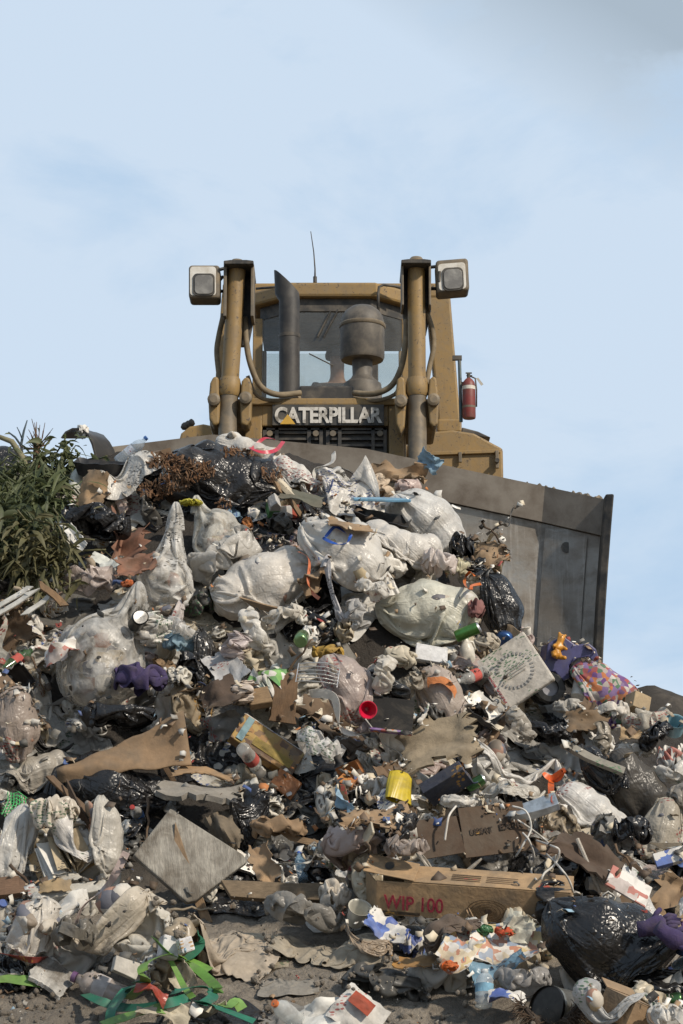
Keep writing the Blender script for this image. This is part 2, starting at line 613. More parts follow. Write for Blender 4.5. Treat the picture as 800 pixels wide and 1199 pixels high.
def sim_bag(cen, ang, length, thick, depth=None, slack=1.32, seed=0, nx=60, ny=52, neck=True, lumps=8, fill=1.0, heap=True, steps=70, suck=.0007, bend=.05, tail=.16, seat=.03, lump=.5, aim=None, lumps_out=False, taper=False):
    """film bag wrapped round lumpy contents, tied at its neck (far end of the axis). Slope frame. Returns points."""
    r = np.random.default_rng(seed + 1000)
    ax = updir(ang); ax /= np.linalg.norm(ax)
    nr = np.array([0, -.35, .94]); nr -= ax * (nr @ ax)
    if np.linalg.norm(nr) < .2:
        nr = np.array([0, -1.0, .2]); nr -= ax * (nr @ ax)
    nr /= np.linalg.norm(nr)
    sd = np.cross(nr, ax)
    a, b = length / 2, thick / 2
    c = (depth / 2 if depth else b * .85)
    cs, rs = [], []
    K = lumps + 5
    for i in range(K):
        if i < 5:
            s = ((-.7, -.6, -.5, -.38, -.26) if taper else (-.62, -.3, .02, .34, .62))[i]
            rad = min(b, c) * math.sqrt(1 - s * s) * r.uniform(.78, 1.0)
            q = np.array([s * a, (b - rad) * r.uniform(-1, 1), (c - rad) * r.uniform(-1, 1)])
        else:
            d = r.normal(size=3); d /= np.linalg.norm(d)
            rad = min(b, c) * r.uniform(.32, .32 + .4 * lump)
            if taper: d[0] = -abs(d[0]) * .8 - .2
            q = d * np.array([a - rad * .9, max(b - rad, .01), max(c - rad, .01)])
        cs.append(q); rs.append(rad * fill)
    cs = np.array(cs); rs = np.array(rs)
    loc = cs[:, 0:1] * ax + cs[:, 1:2] * sd + cs[:, 2:3] * nr
    cen = np.array(cen, float)
    def rest(u, v):
        return np.percentile(hget(loc[:, 0] + u, loc[:, 1] + v) - (loc[:, 2] - rs), 75) - seat
    if aim is not None:
        cen = march(aim[0], aim[1], rest)
    elif heap:
        cen[2] = rest(cen[0], cen[1])
    W = loc + cen
    nk = ny - 9 if neck else ny
    t = np.linspace(-1, 1, nk)
    th = np.arange(nx) / nx * 2 * math.pi
    rows = []
    for i in range(ny):
        if i < nk:
            s = t[i]; rr = (math.sqrt(max(0, 1 - s * s)) if not taper or s < -.6 else .8 * (1 - (s + .6) / 1.6)) * 1.12 + .03; x = s * a * 1.1
        else:
            q = (i - nk + 1) / (ny - nk); rr = .1 + .5 * q; x = a * 1.1 + q * tail
        wob = 1 + .06 * np.sin(th * 7 + i * .7) + .05 * r.normal(size=nx)
        rows.append(cen + x * ax + rr * wob[:, None] * (b * np.cos(th)[:, None] * sd + c * np.sin(th)[:, None] * nr))
    P = np.array(rows).reshape(-1, 3)
    per = math.pi * (b + c)
    body = 2 * a * 1.24 + .5 * (b + c) * .5
    lx, ly = per * slack / nx, body / nk
    G = grid_pairs(nx, ny, lx, ly, True, bend=bend)
    end0 = cen - ax * a * 1.02; end1 = cen + ax * a * 1.08
    ir0 = np.arange(nx)
    irn = [np.arange((nk - 1 + k) * nx, (nk + k) * nx) for k in (0, 1)] if neck else [np.arange((ny - 1) * nx, ny * nx)]
    def pull(P, idx, e, rad):
        d = P[idx] - e
        l = np.linalg.norm(d, axis=1) + 1e-9
        f = np.minimum(1, rad / l)
        P[idx] = e + d * f[:, None]
    def col(P, Q, tt):
        for k in range(K):
            d = P - W[k]
            l2 = np.einsum('ij,ij->i', d, d)
            m = l2 < rs[k] ** 2
            if m.any():
                l = np.sqrt(l2[m]) + 1e-9
                P[m] = W[k] + d[m] * (rs[k] / l)[:, None]
        if heap:
            P = on_heap(P, Q, .85)
        k = max(.018, .09 * (1 - tt * 2))
        pull(P, ir0, end0, k)
        for ii in irn:
            pull(P, ii, end1, k)
        return P
    def g_fn():
        return (GRAV if heap else np.array([0, 0, -1.0])) * .0014
    Q = P.copy()
    # suction folded into gravity by small inward steps
    def col2(P, Q, tt):
        if suck:
            m = np.arange(len(P)) < nk * nx
            d = cen - P[m]
            P[m] += d * suck * 4
        return col(P, Q, tt)
    out = pbd(P, G, steps, 4, g_fn(), col2, .9)
    return (out, nx, ny) if not lumps_out else (out, nx, ny, W, rs)
# ------------------------------------------------------------------ daylight
SUN = Vector((.60, -.54, .60)).normalized()
w = bpy.data.worlds.new('World')
SC.world = w
w.use_nodes = True
w.node_tree.nodes.clear()
g = NG(w.node_tree)
sky = g.n('TexSky', sky_type='NISHITA')
sky.sun_disc = False
sky.sun_elevation = math.asin(SUN.z)
sky.sun_rotation = math.atan2(SUN.x, SUN.y)
sky.air_density = 1.0; sky.dust_density = 1.2; sky.ozone_density = 1.0
tc = g.n('TexCoord').outputs['Generated']
sc_ = g.n('VectorMath', {0: tc, 1: (1, 1, 1.9)}, operation='MULTIPLY').outputs[0]
n1 = g.noise(sc_, 5.6, 8, .3, .58)
n2 = g.noise(sc_, 1.7, 4, .2)
sep = g.n('SeparateXYZ', {0: tc})
front = g.ramp(sep.outputs[1], -.3, .45, .6, .93)
white = g.ramp(g.math('ADD', g.math('MULTIPLY', n1, .65), g.math('MULTIPLY', n2, .5)), .5, .62)
cloud = g.mix(white, (4.9, 6.6, 8.6, 1), (6.5, 7.75, 9.2, 1))
up = g.math('ADD', sep.outputs[2], g.math('MULTIPLY', sep.outputs[0], .55))
greyf = g.math('MULTIPLY', g.ramp(n1, .40, .54), g.ramp(up, .445, .51))
cloud = g.mix(greyf, cloud, (4.3, 5.2, 6.1, 1))
mixc = g.mix(front, sky.outputs[0], cloud)
bg = g.n('Background', {'Color': mixc, 'Strength': .1})
g.n('OutputWorld', {'Surface': bg.outputs[0]})
sl = bpy.data.lights.new('sun', 'SUN')
sl.energy = 4.1
sl.angle = R(2.5)
sl.color = (1, .90, .76)
so = bpy.data.objects.new('sun', sl)
COL.objects.link(so)
so.rotation_euler = SUN.to_track_quat('Z', 'Y').to_euler()
SC.view_settings.view_transform = 'Standard'
SC.view_settings.look = 'None'
SC.view_settings.exposure = 0
SC.view_settings.gamma = 1
SC.cycles.max_bounces = 8
SC.cycles.transparent_max_bounces = 12
SC.cycles.use_denoising = True
# ------------------------------------------------------------------ ground
def mat_soil():
    m, g = new_mat('soil')
    tc = g.n('TexCoord').outputs['Object']
    n1 = g.noise(tc, 1.4, 6, .5); n2 = g.noise(tc, 16, 8, .3, .7); n3 = g.noise(tc, 70, 4)
    c = g.mix(g.ramp(n1, .38, .62), (.20, .17, .135, 1), (.33, .285, .23, 1))
    c = g.mix(g.ramp(n2, .4, .7, 0, .6), c, (.09, .075, .06, 1))
    sy = g.n('SeparateXYZ', {0: tc}).outputs[1]
    wet = g.ramp(g.math('ADD', sy, g.math('MULTIPLY', n1, 1.2)), 11.2, 11.7, 0, .93)  # dark refuse soil, with the shade of the gaps put into its colour
    c = g.mix(wet, c, (.028, .023, .019, 1))
    h = g.math('ADD', n2, g.math('MULTIPLY', n3, .25))
    p = g.n('BsdfPrincipled', {'Base Color': c, 'Roughness': .97, 'Normal': g.bump(h, 1.0, .05)})
    finish(g, p.outputs[0])
    return m
SOIL = mat_soil()
def axis(core0, core1, step, far):
    core = np.arange(core0, core1 + 1e-6, step)
    k = []
    d, x = step, 0
    while x < far:
        d *= 1.35; x += d; k.append(x)
    k = np.array(k)
    return np.concatenate([core0 - k[::-1], core, core1 + k])
xs = axis(-3.7, 3.7, .03, 6000); ys = axis(8.2, 15.2, .03, 6000)
gx, gy = np.meshgrid(xs, ys)
gz = terrain(gx, gy)
core = (np.abs(gx) < 3.8) & (gy > 8) & (gy < 15)
gz = gz + np.where(core, .012 * fbm(gx, gy, .09, 21, 3), 0)
ground = link('ground', mesh_np('ground', np.stack([gx, gy, gz], -1).reshape(-1, 3), grid_faces(len(xs), len(ys))))
ground.data.materials.append(SOIL)
tag(ground, kind='structure')
# ------------------------------------------------------------------ bulldozer
def mat_yellow():
    m, g = new_mat('worn_yellow_paint')
    tc = g.n('TexCoord').outputs['Object']
    n1 = g.noise(tc, 2.2, 6, .6); n2 = g.noise(tc, 13, 7, 1.2, .7)
    st = g.n('VectorMath', {0: tc, 1: (9, 9, 1.6)}, operation='MULTIPLY').outputs[0]
    n3 = g.noise(st, 2.5, 6, .5, .65)
    c = g.mix(g.ramp(n1, .35, .65), (.29, .18, .058, 1), (.215, .14, .056, 1))
    c = g.mix(g.ramp(n2, .44, .68, 0, .6), c, (.2, .155, .1, 1))
    c = g.mix(g.ramp(n3, .56, .72, 0, .7), c, (.17, .115, .06, 1))
    c = g.mix(g.ramp(g.noise(tc, 26, 5, 1.5), .62, .66, 0, .85), c, (.06, .045, .035, 1))
    p = g.n('BsdfPrincipled', {'Base Color': c, 'Roughness': g.ramp(n2, .3, .7, .45, .75), 'Normal': g.bump(n2, .25, .006)})
    finish(g, p.outputs[0]); return m
def mat_blade():
    m, g = new_mat('blade_steel')
    tc = g.n('TexCoord').outputs['Object']
    s1 = g.n('VectorMath', {0: tc, 1: (1.4, 1, 3.2)}, operation='MULTIPLY').outputs[0]
    n1 = g.noise(s1, 1.5, 6, .15, .6); n2 = g.noise(tc, 8, 8, .3, .7); n3 = g.noise(tc, 45, 4)
    dirt = g.ramp(n1, .45, .62)
    c = g.mix(dirt, (.30, .28, .25, 1), (.215, .19, .16, 1))
    sv = g.n('VectorMath', {0: tc, 1: (16, 4, .7)}, operation='MULTIPLY').outputs[0]
    c = g.mix(g.ramp(g.noise(sv, 2.0, 5, .3), .52, .66, 0, .35), c, (.5, .47, .43, 1))
    c = g.mix(g.ramp(n2, .48, .72, 0, .6), c, (.13, .108, .085, 1))
    ro = g.math('ADD', g.ramp(n2, .3, .7, .28, .6), g.math('MULTIPLY', dirt, .2))
    p = g.n('BsdfPrincipled', {'Base Color': c, 'Metallic': g.ramp(n1, .45, .62, .7, .15), 'Roughness': ro, 'Normal': g.bump(g.math('ADD', n2, g.math('MULTIPLY', n3, .3)), .3, .008)})
    finish(g, p.outputs[0]); return m
def mat_two(name, c1, c2, rough, scale=8, metal=0.0, bump=.3, lo=.42, hi=.66):
    m, g = new_mat(name)
    tc = g.n('TexCoord').outputs['Object']
    n1 = g.noise(tc, scale, 7, .2, .65)
    c = g.mix(g.ramp(n1, lo, hi), rgba(c1), rgba(c2))
    p = g.n('BsdfPrincipled', {'Base Color': c, 'Roughness': rough, 'Metallic': metal, 'Normal': g.bump(n1, bump, .006)})
    finish(g, p.outputs[0]); return m
def mat_glass(name, tint, grime):
    m, g = new_mat(name)
    tc = g.n('TexCoord').outputs['Object']
    n1 = g.noise(tc, 3.5, 6, .8)
    tp = g.n('BsdfTransparent', {'Color': rgba(tint)})
    gl = g.n('BsdfGlossy', {'Color': (.9, .93, .95, 1), 'Roughness': 0.0})
    a = g.n('MixShader', {0: g.ramp(n1, .3, .7, grime * .5, grime * .9), 1: tp.outputs[0], 2: gl.outputs[0]})
    df = g.n('BsdfDiffuse', {'Color': (.42, .40, .36, 1)})
    b = g.n('MixShader', {0: g.ramp(n1, .3, .7, grime, grime * 1.8), 1: a.outputs[0], 2: df.outputs[0]})
    finish(g, b.outputs[0]); return m
YEL = mat_yellow(); STEEL = mat_blade()
SOOT = mat_two('sooty_metal', (.075, .066, .056), (.15, .128, .1), .6)
DARKM = mat_two('dark_metal', (.03, .028, .026), (.11, .092, .07), .65)
GRIM = mat_two('grimy_steel', (.12, .098, .07), (.22, .165, .10), .6)
RUB = mat_two('hose_rubber', (.15, .115, .07), (.26, .2, .125), .8)
GLASS = mat_glass('cab_glass', (.92, .93, .91), .045)
LENS = mat_two('lamp_glass', (.16, .15, .135), (.3, .285, .255), .12)
WHITEP = mat_two('dusty_white', (.66, .63, .57), (.46, .42, .35), .5)
PLATE = mat_two('plate_black', (.035, .034, .032), (.1, .085, .065), .6)
LETTER = mat_two('letter_white', (.56, .53, .48), (.17, .15, .12), .6, 14, lo=.46, hi=.62)
ROOFY = YEL
REDP = mat_two('red_paint', (.19, .032, .026), (.14, .055, .042), .5)
SKIN = mat_two('skin', (.26, .15, .105), (.2, .11, .08), .6)
FABD = mat_two('dark_fabric', (.03, .03, .035), (.07, .065, .06), .95)

DBASE = np.array([-.12, 17.4, PLATEAU])
dozer = empty('bulldozer', DBASE)
tag(dozer, 'dusty yellow tracked bulldozer pushing the rubbish heap with its wide steel blade', 'bulldozer')
def q(px, py, Y):
    return at(px, py, Y) - DBASE
def ppoly(mb, pts, Y, t):
    """outline measured at distance Y, given thickness t going back"""
    P = [q(x, y, Y) for x, y in pts]
    y0 = P[0][1]
    return mb.prism([(p[0], p[2]) for p in P], y0, y0 + t)
def pbox(mb, x0, x1, r0, r1, Y, t):
    a, b = q(x0, r0, Y), q(x1, r1, Y)
    return mb.box(a[0], b[0], a[1], a[1] + t, b[2], a[2])
def part(name, mat, parent, mb, **k):
    return mb.build(name, mat, parent, **k)

# --- blade: curved mouldboard, angled wings, end plates, rolled down to its left end
def make_blade():
    tilt = R(5.5)
    c = q(400, 523, 14.98)
    HW, HT = 1.97, 1.98
    def top(s):
        return HT - max(0, s - .19) * .115 - max(0, -.98 - s) * .22 - max(0, abs(s) - 1.55) * .16
    def fwd(s):
        return -max(0, abs(s) - 1.55) * .62
    def yprof(h):
        return float(np.interp(h / HT, [-.1, 0, .1, .2, .3, .45, .6, .75, .86, 1.05], [-.22, -.16, -.07, .0, .05, .095, .105, .09, .06, .02]))
    def pt(s, h, dy=0):
        x, z = s, h - HT
        return (c[0] + x * math.cos(tilt) + z * math.sin(tilt), c[1] + yprof(h) + fwd(s) + dy, c[2] - x * math.sin(tilt) + z * math.cos(tilt))
    def skin(ss, h0, h1, n, dy, th):
        mb = MB(); V, F = [], []
        m = len(ss)
        for k in range(n):
            for s in ss:
                a, b = h0(s), h1(s)
                V.append(pt(s, a + (b - a) * k / (n - 1), dy))
        for k in range(n - 1):
            for i in range(m - 1):
                F.append((k * m + i, k * m + i + 1, (k + 1) * m + i + 1, (k + 1) * m + i))
        nn = len(V)
        V2 = [(x, y + th, z) for x, y, z in V]
        F2 = [tuple(nn + i for i in reversed(f)) for f in F]
        rim = [i for i in range(m)] + [k * m + m - 1 for k in range(1, n)] + [(n - 1) * m + i for i in range(m - 2, -1, -1)] + [k * m for k in range(n - 2, 0, -1)]
        S = [(rim[(i + 1) % len(rim)], rim[i], nn + rim[i], nn + rim[(i + 1) % len(rim)]) for i in range(len(rim))]
        mb.add(V + V2, F + F2 + S)
        return mb
    ss = [-1.76, -1.55, -1.4, -1.2, -.98] + list(np.linspace(-.8, .1, 9)) + [.19] + list(np.linspace(.3, 1.4, 10)) + [1.55, 1.78, 1.97]
    strip = .27
    bl = skin(ss, lambda s: 0.0, lambda s: top(s) - strip, 22, 0, .05).build('blade', STEEL, dozer, smooth=True, angle=25)
    skin(ss, lambda s: top(s) - strip + .004, top, 4, -.035, .09).build('spill_plate', GRIMB, bl, smooth=True, angle=25)
    skin([s for s in np.linspace(1.58, 1.88, 5)], lambda s: .05, lambda s: top(s) - strip - .03, 20, -.014, .012).build('wear_plate', STEEL, bl, smooth=True, angle=40)
    skin(ss, lambda s: -.12, lambda s: .12, 4, -.03, .03).build('cutting_edge', DARKM, bl)
    for sg in (-1.76 / 1.97, 1):
        mb = MB(); V = []
        hs = np.linspace(-.1, top(sg * 1.97) + .02, 18)
        for dx in (0, .06):
            for h in hs: V.append(pt(sg * (1.97 + dx), h, -.12))
            for h in hs[::-1]: V.append(pt(sg * (1.97 + dx), h, .16))
        n = 36
        mb.add(V, [tuple(range(n)), tuple(range(2 * n - 1, n - 1, -1))] + [(i, n + i, n + (i + 1) % n, (i + 1) % n) for i in range(n)])
        mb.build('end_plate', DARKM, bl, bevel=.012)
    p = pt(1.74, 1.36, -.02)
    M = Matrix.Translation(p) @ Matrix.Rotation(R(90), 4, 'X')
    MB().lathe([(.042, 0), (.042, .004), (.03, .005)], 16, M).build('dark_hole_disc', PLATE, bl)  # flat dark disc, its colour standing in for the shade in an open hole
    rm = np.random.default_rng(4)
    mud = MB()
    for k in range(46):
        s_ = 1.97 - .5 * rm.random() ** 1.6 if k < 30 else rm.uniform(-.2, 1.9)
        p = pt(s_, top(s_) + .004, .01 + .04 * rm.random()); r_ = rm.uniform(.006, .028) * (1 if k < 30 else .5)
        mud.lathe([(r_ * .5, -r_ * .6), (r_, 0), (r_ * .6, r_ * .7), (r_ * .1, r_)], 7, Matrix.Translation(p))
    dented(mud, .008, 3, 40).build('caked_mud', GRIM, bl)
    # stiffener beams and push arms behind
    mb = MB()
    for hh in (.45, 1.2):
        a, b = pt(-1.6, hh, .30), pt(1.6, hh, .30)
        mb.box(a[0], b[0], c[1] + .36, c[1] + .7, (a[2] + b[2]) / 2 - .14, (a[2] + b[2]) / 2 + .14)
    mb.build('blade_beam', DARKM, bl)
    return bl
def dented(mb, amt, seed, freq=9):
    r = np.random.default_rng(seed)
    k = r.normal(size=(4, 3)) * freq; ph = r.uniform(0, 6, 4); dr = r.normal(size=(4, 3))
    V = np.array(mb.v)
    for i in range(4):
        V = V + amt * np.sin(V @ k[i] + ph[i])[:, None] * dr[i] / 2
    mb.v = [tuple(v) for v in V]
    return mb

STEELB = mat_two('polished_steel', (.42, .39, .35), (.24, .21, .18), .45, 3.5, .35, .2)
GRIMB = mat_two('caked_steel', (.225, .198, .165), (.13, .105, .082), .8, 4, .2, .5, .4, .66)
make_blade()

# --- undercarriage
def make_track(sx):
    z0 = .03
    x = sx * 1.0
    mb = MB()
    L0, L1, rr = -1.35, 1.75, .42
    path = []
    for k in range(44):
        t = k / 44
        per = 2 * (L1 - L0) + 2 * math.pi * rr
        d = t * per
        if d < L1 - L0: p = (L0 + d, z0); a = 0
        elif d < L1 - L0 + math.pi * rr:
            a = (d - (L1 - L0)) / rr; p = (L1 + rr * math.sin(a), z0 + rr - rr * math.cos(a))
        elif d < 2 * (L1 - L0) + math.pi * rr:
            e = d - (L1 - L0) - math.pi * rr; p = (L1 - e, z0 + 2 * rr); a = math.pi
        else:
            a = math.pi + (d - 2 * (L1 - L0) - math.pi * rr) / rr; p = (L0 + rr * math.sin(a), z0 + rr - rr * math.cos(a))
        M = Matrix.Translation((x, p[0], p[1])) @ Matrix.Rotation(a, 4, 'X')
        mb.box(-.3, .3, -.1, .1, -.02, .02, M); mb.box(-.3, .3, -.02, .02, -.08, -.02, M)
    tr = mb.build('track', DARKM, dozer)
    M = Matrix.Translation((x, 0, 0)) @ Matrix.Rotation(R(90), 4, 'Y')
    for yy in (L0, L1):
        MB().lathe([(.34, -.12), (.37, -.06), (.37, .06), (.34, .12)], 28, Matrix.Translation((x, yy, z0 + rr)) @ Matrix.Rotation(R(90), 4, 'Y')).build('idler', GRIM, tr)
    MB().box(x - .14, x + .14, L0, L1, z0 + .25, z0 + .6).build('track_frame', YEL, tr, bevel=.03)
    a = MB().box(sx * 1.38 - .1, sx * 1.38 + .1, -2.25, .6, .35, .6)
    a.build('push_arm', YEL, dozer, bevel=.03)
for sx in (-1, 1): make_track(sx)
MB().box(-.62, .62, -1.2, 1.9, .35, 1.0).build('belly_frame', DARKM, dozer, bevel=.04)

# --- hood with radiator grille and name plate
mb = MB()
a, b = q(284, 471, 16.0), q(477, 640, 16.0)
mb.box(a[0], b[0], a[1] + .1, a[1] + 2.0, b[2], a[2])
hood = mb.build('hood', YEL, dozer, bevel=.03)
mb = MB()
for (x0, x1, r0, r1) in ((287, 306, 474, 640), (455, 474, 474, 640), (306, 455, 474, 499)):
    pbox(mb, x0, x1, r0, r1, 16.0, .1)
mb.build('radiator_guard', YEL, hood, bevel=.012)
mb = MB(); pbox(mb, 286, 476, 466, 474, 15.97, .2); mb.build('hood_lip', YEL, hood, bevel=.01)
mb = MB(); pbox(mb, 307, 454, 500, 640, 16.05, .03); mb.build('radiator', PLATE, hood)
for x0, x1 in ((308, 378), (382, 453)):
    mb = MB()
    for k in range(8):
        r = 505 + k * 7.5
        pbox(mb, x0 + 4, x1 - 4, r, r + 2.6, 16.01, .03)
    for xx in (x0, x0 + 14, x1 - 18, x1 - 4): pbox(mb, xx, xx + 4, 501, 560, 16.0, .03)
    pbox(mb, x0, x1, 501, 503.5, 16.0, .03)
    gr = mb.build('grille', DARKM, hood)
    for xx in (x0 + 8, x1 - 8):
        p = q(xx, 508, 15.98)
        MB().lathe([(.025, 0), (.025, .02)], 10, Matrix.Translation(p) @ Matrix.Rotation(R(90), 4, 'X')).build('grille_bolt', GRIM, gr)
mb = MB(); pbox(mb, 319, 450, 473.5, 498, 15.96, .03)
nplate = mb.build('name_plate', PLATE, dozer, bevel=.004)

def text_mesh(txt, bold=.0, extrude=.01, spacing=1.0):
    cu = bpy.data.curves.new('lettering', 'FONT')
    cu.body = txt; cu.size = 1; cu.offset = bold; cu.extrude = extrude; cu.space_character = spacing
    cu.align_x = 'CENTER'; cu.align_y = 'CENTER'
    o = bpy.data.objects.new('lettering', cu)
    COL.objects.link(o)
    bpy.context.view_layer.update()
    me = bpy.data.meshes.new_from_object(o.evaluated_get(bpy.context.evaluated_depsgraph_get()))
    bpy.data.objects.remove(o); bpy.data.curves.remove(cu)
    co = np.array([v.co[:] for v in me.vertices])
    lo, hi = co.min(0), co.max(0)
    co -= (lo + hi) / 2
    co[:, 0] /= (hi - lo)[0]; co[:, 1] /= (hi - lo)[1]
    me.vertices.foreach_set('co', co.astype(np.float32).ravel())
    me.update()
    return me
def put_text(name, txt, parent, M, w, h, mat, color=None, bold=.02, depth=.006, spacing=1.0):
    """flat letters, w x h, lying in the x-z plane of M and facing its -y"""
    me = text_mesh(txt, bold, .5, spacing)
    co = np.array([v.co[:] for v in me.vertices])
    z = co[:, 2] / max(1e-6, np.ptp(co[:, 2]))
    V = [M @ Vector((x * w, -zz * depth, y * h)) for (x, y, _), zz in zip(co, z)]
    me.vertices.foreach_set('co', np.array(V, dtype=np.float32).ravel())
    me.update()
    me.materials.append(mat)
    o = link(name, me, parent)
    if color: o.color = rgba(color)
    return o
a, b = q(322, 476.5, 15.95), q(448, 495.5, 15.95)
put_text('lettering', 'CATERPILLAR', nplate, Matrix.Translation((a + b) / 2), b[0] - a[0], a[2] - b[2], LETTER, bold=.035, depth=.004, spacing=.95)
mb = MB(); ppoly(mb, [(328, 496.5), (346, 496.5), (337, 485)], 15.93, .012)
mb.build('emblem', mat_two('emblem_yellow', (.62, .36, .03), (.4, .24, .05), .5), nplate)

# --- box, hoses, exhaust, pre-cleaner on the hood
mb = MB(); pbox(mb, 350, 414, 451, 471, 16.1, .3); mb.build('valve_box', DARKM, dozer, bevel=.02)
def hose(pts, r, mat=RUB, name='hose'):
    P = [Vector(q(*p)) for p in pts]
    out = []
    for i in range(len(P) - 1):
        p0, p1, p2, p3 = P[max(i - 1, 0)], P[i], P[i + 1], P[min(i + 2, len(P) - 1)]
        for k in range(6):
            t = k / 6
            out.append(.5 * ((2 * p1) + (p2 - p0) * t + (2 * p0 - 5 * p1 + 4 * p2 - p3) * t * t + (3 * p1 - p0 - 3 * p2 + p3) * t ** 3))
    out.append(P[-1])
    return MB().tube(out, r, 10).build(name, mat, dozer, smooth=True)
hose([(352, 460, 16.0), (325, 462, 15.9), (305, 452, 15.85), (293, 425, 15.8), (288, 395, 15.8), (287, 372, 15.85)], .024)
hose([(352, 466, 16.05), (320, 469, 15.95), (300, 462, 15.9), (290, 440, 15.85)], .016)
hose([(414, 460, 16.0), (438, 461, 15.9), (458, 452, 15.85), (470, 430, 15.8), (475, 400, 15.8), (476, 375, 15.85)], .024)
hose([(414, 466, 16.05), (440, 469, 15.95), (462, 462, 15.9), (468, 450, 15.85)], .016)
hose([(498, 360, 15.85), (506, 385, 15.85), (508, 405, 15.85), (503, 430, 15.85), (499, 452, 15.8)], .022)
hose([(262, 368, 15.85), (256, 395, 15.85), (254, 415, 15.85), (258, 450, 15.85)], .022)
def lath(name, mat, cx, Y, prof, parent=None, n=28, smooth=True):
    """turned part from (half width px, row) pairs, axis upright at column cx"""
    base = q(cx, prof[-1][1], Y)
    pr = []
    for hw, row in reversed(prof):
        p0, p1 = q(cx, row, Y), q(cx + hw, row, Y)
        pr.append((p1[0] - p0[0], p0[2] - base[2]))
    return MB().lathe(pr, n, Matrix.Translation(base)).build(name, mat, parent or dozer, smooth=smooth, angle=35)
pc = lath('pre_cleaner', SOOT, 424.5, 16.7, [(4, 358), (13, 360), (20, 365), (24.5, 372), (26, 379), (26, 381), (27, 381.2), (27, 384), (26, 384.3), (26, 419), (24.5, 422), (12, 423), (11.5, 440), (14, 444), (22, 450), (23, 456), (23, 474)])
lath('band', GRIM, 424.5, 16.7, [(26.6, 380), (27.4, 381), (27.4, 383.4), (26.6, 384.6)], pc)
mb = MB()
st = []
for (px, py, hw) in ((339, 474, 12), (339, 400, 12), (339, 352, 12)):
    st.append((q(px, py, 16.7), (hw) * 16.7 / 2400))
ring = []
n = 24
V, F = [], []
for (px, py), (nx_, nz_) in (((339, 474), (1, 0)), ((339, 353), (1, .1)), ((336.5, 346), (1.2, .15)), ((335.5, 330), (1.23, 1.25))):
    c = q(px, py, 16.7); r = 11.8 * 16.7 / 2400
    for i in range(n):
        t = 2 * math.pi * i / n
        dx = r * math.cos(t)
        V.append((c[0] + dx * nx_, c[1] + r * math.sin(t), c[2] - dx * nz_))
for k in range(3):
    for i in range(n):
        j = (i + 1) % n
        F.append((k * n + i, k * n + j, (k + 1) * n + j, (k + 1) * n + i))
stack = MB().add(V, F).build('exhaust_stack', mat_two('burnt_steel', (.03, .028, .027), (.065, .058, .05), .6), dozer, smooth=True, solid=.012, angle=50)
lath('stack_clamp', DARKM, 339, 16.7, [(12.6, 392), (12.6, 396)], stack)
# --- lift cylinders with brackets, collars, yokes
def cylinder(xt, xb, xrod, rows, bracket, ears):
    rt, rc, rb = rows
    Y = 15.72
    T, Bm, Rb = Vector(q(xt, rt, Y)), Vector(q(xb, rc, Y)), Vector(q(xrod, rb, Y - .1))
    cyl = MB().tube([T, T.lerp(Bm, .5), Bm], 10.8 * Y / 2400, 24).build('lift_cylinder', YEL, dozer, smooth=True, angle=40)
    d = (Bm - T).normalized()
    MB().tube([Bm - d * .02, Bm + d * .03, Bm + d * .10, Bm + d * .13], [.078, .092, .092, .078], 24).build('collar', YEL, cyl, smooth=True, angle=30)
    MB().tube([Bm + d * .12, Bm + d * .3, Rb], [.074, .074, .07], 24).build('rod_end', GRIM, cyl, smooth=True, angle=40)
    MB().tube([T + d * .0, T - d * .03], [.068, .045], 24).build('cap', GRIM, cyl, smooth=True, angle=40)
    x0, x1, r0, r1, Yb = bracket
    mb = MB()
    ppoly(mb, [(x0, r0), (x0 + 8, r0 - 1), (x1 - 8, r0 - 1), (x1, r0), (x1, r0 + 4), (x0, r0 + 4)], 15.55, .5)
    a = q(x0, r0 + 3, 15.9); b = q(x1, r1, 15.9)
    ppoly(mb, [(x0, r0 + 3), (x1, r0 + 3), (x1, r1), (x1 - 6, r1 + 30), (x0 + 4, r1 + 30), (x0, r1 - 10)], 15.86, .05)
    br = mb.build('cylinder_bracket', DARKM, cyl, bevel=.006)
    for xx in (x0, x1 - 3):
        mb = MB()
        a, b = q(xx, r0 + 3.5, 15.62), q(xx + 3, r1 - 5, 15.62)
        mb.prism([(0, 0)] * 0 or [(a[0], a[2]), (b[0], a[2]), (b[0], b[2]), (a[0], b[2])], a[1], a[1] + .25)
        mb.build('cylinder_guard', GRIM, cyl, bevel=.005)
    for pts in ears:
        mb = MB(); ppoly(mb, pts, 15.66, .16)
        e = mb.build('trunnion_yoke', YEL, dozer, bevel=.025, seg=3)
        cxm = sum(p[0] for p in pts) / len(pts); cym = sum(p[1] for p in pts) / len(pts)
        MB().lathe([(.05, 0), (.05, .05), (.03, .06)], 16, Matrix.Translation(q(cxm, cym, 15.65)) @ Matrix.Rotation(R(90), 4, 'X')).build('pin', GRIM, e)
    # trunnion beam reaching back to the hood
    mb = MB(); pbox(mb, min(p[0] for e in ears for p in e) + 2, max(p[0] for e in ears for p in e) - 2, 466, 500, 15.86, .6)
    mb.build('trunnion_beam', YEL, dozer, bevel=.03)
cylinder(278, 269.5, 266.5, (309, 446, 545), (262, 297, 305, 375, 15.86), [
    [(246, 448), (250, 440), (256, 441), (258, 470), (257, 496), (250, 499), (245, 490), (244, 470)],
    [(283, 446), (287, 441), (292, 442), (295, 452), (294, 492), (289, 499), (282, 496), (281, 470)]])
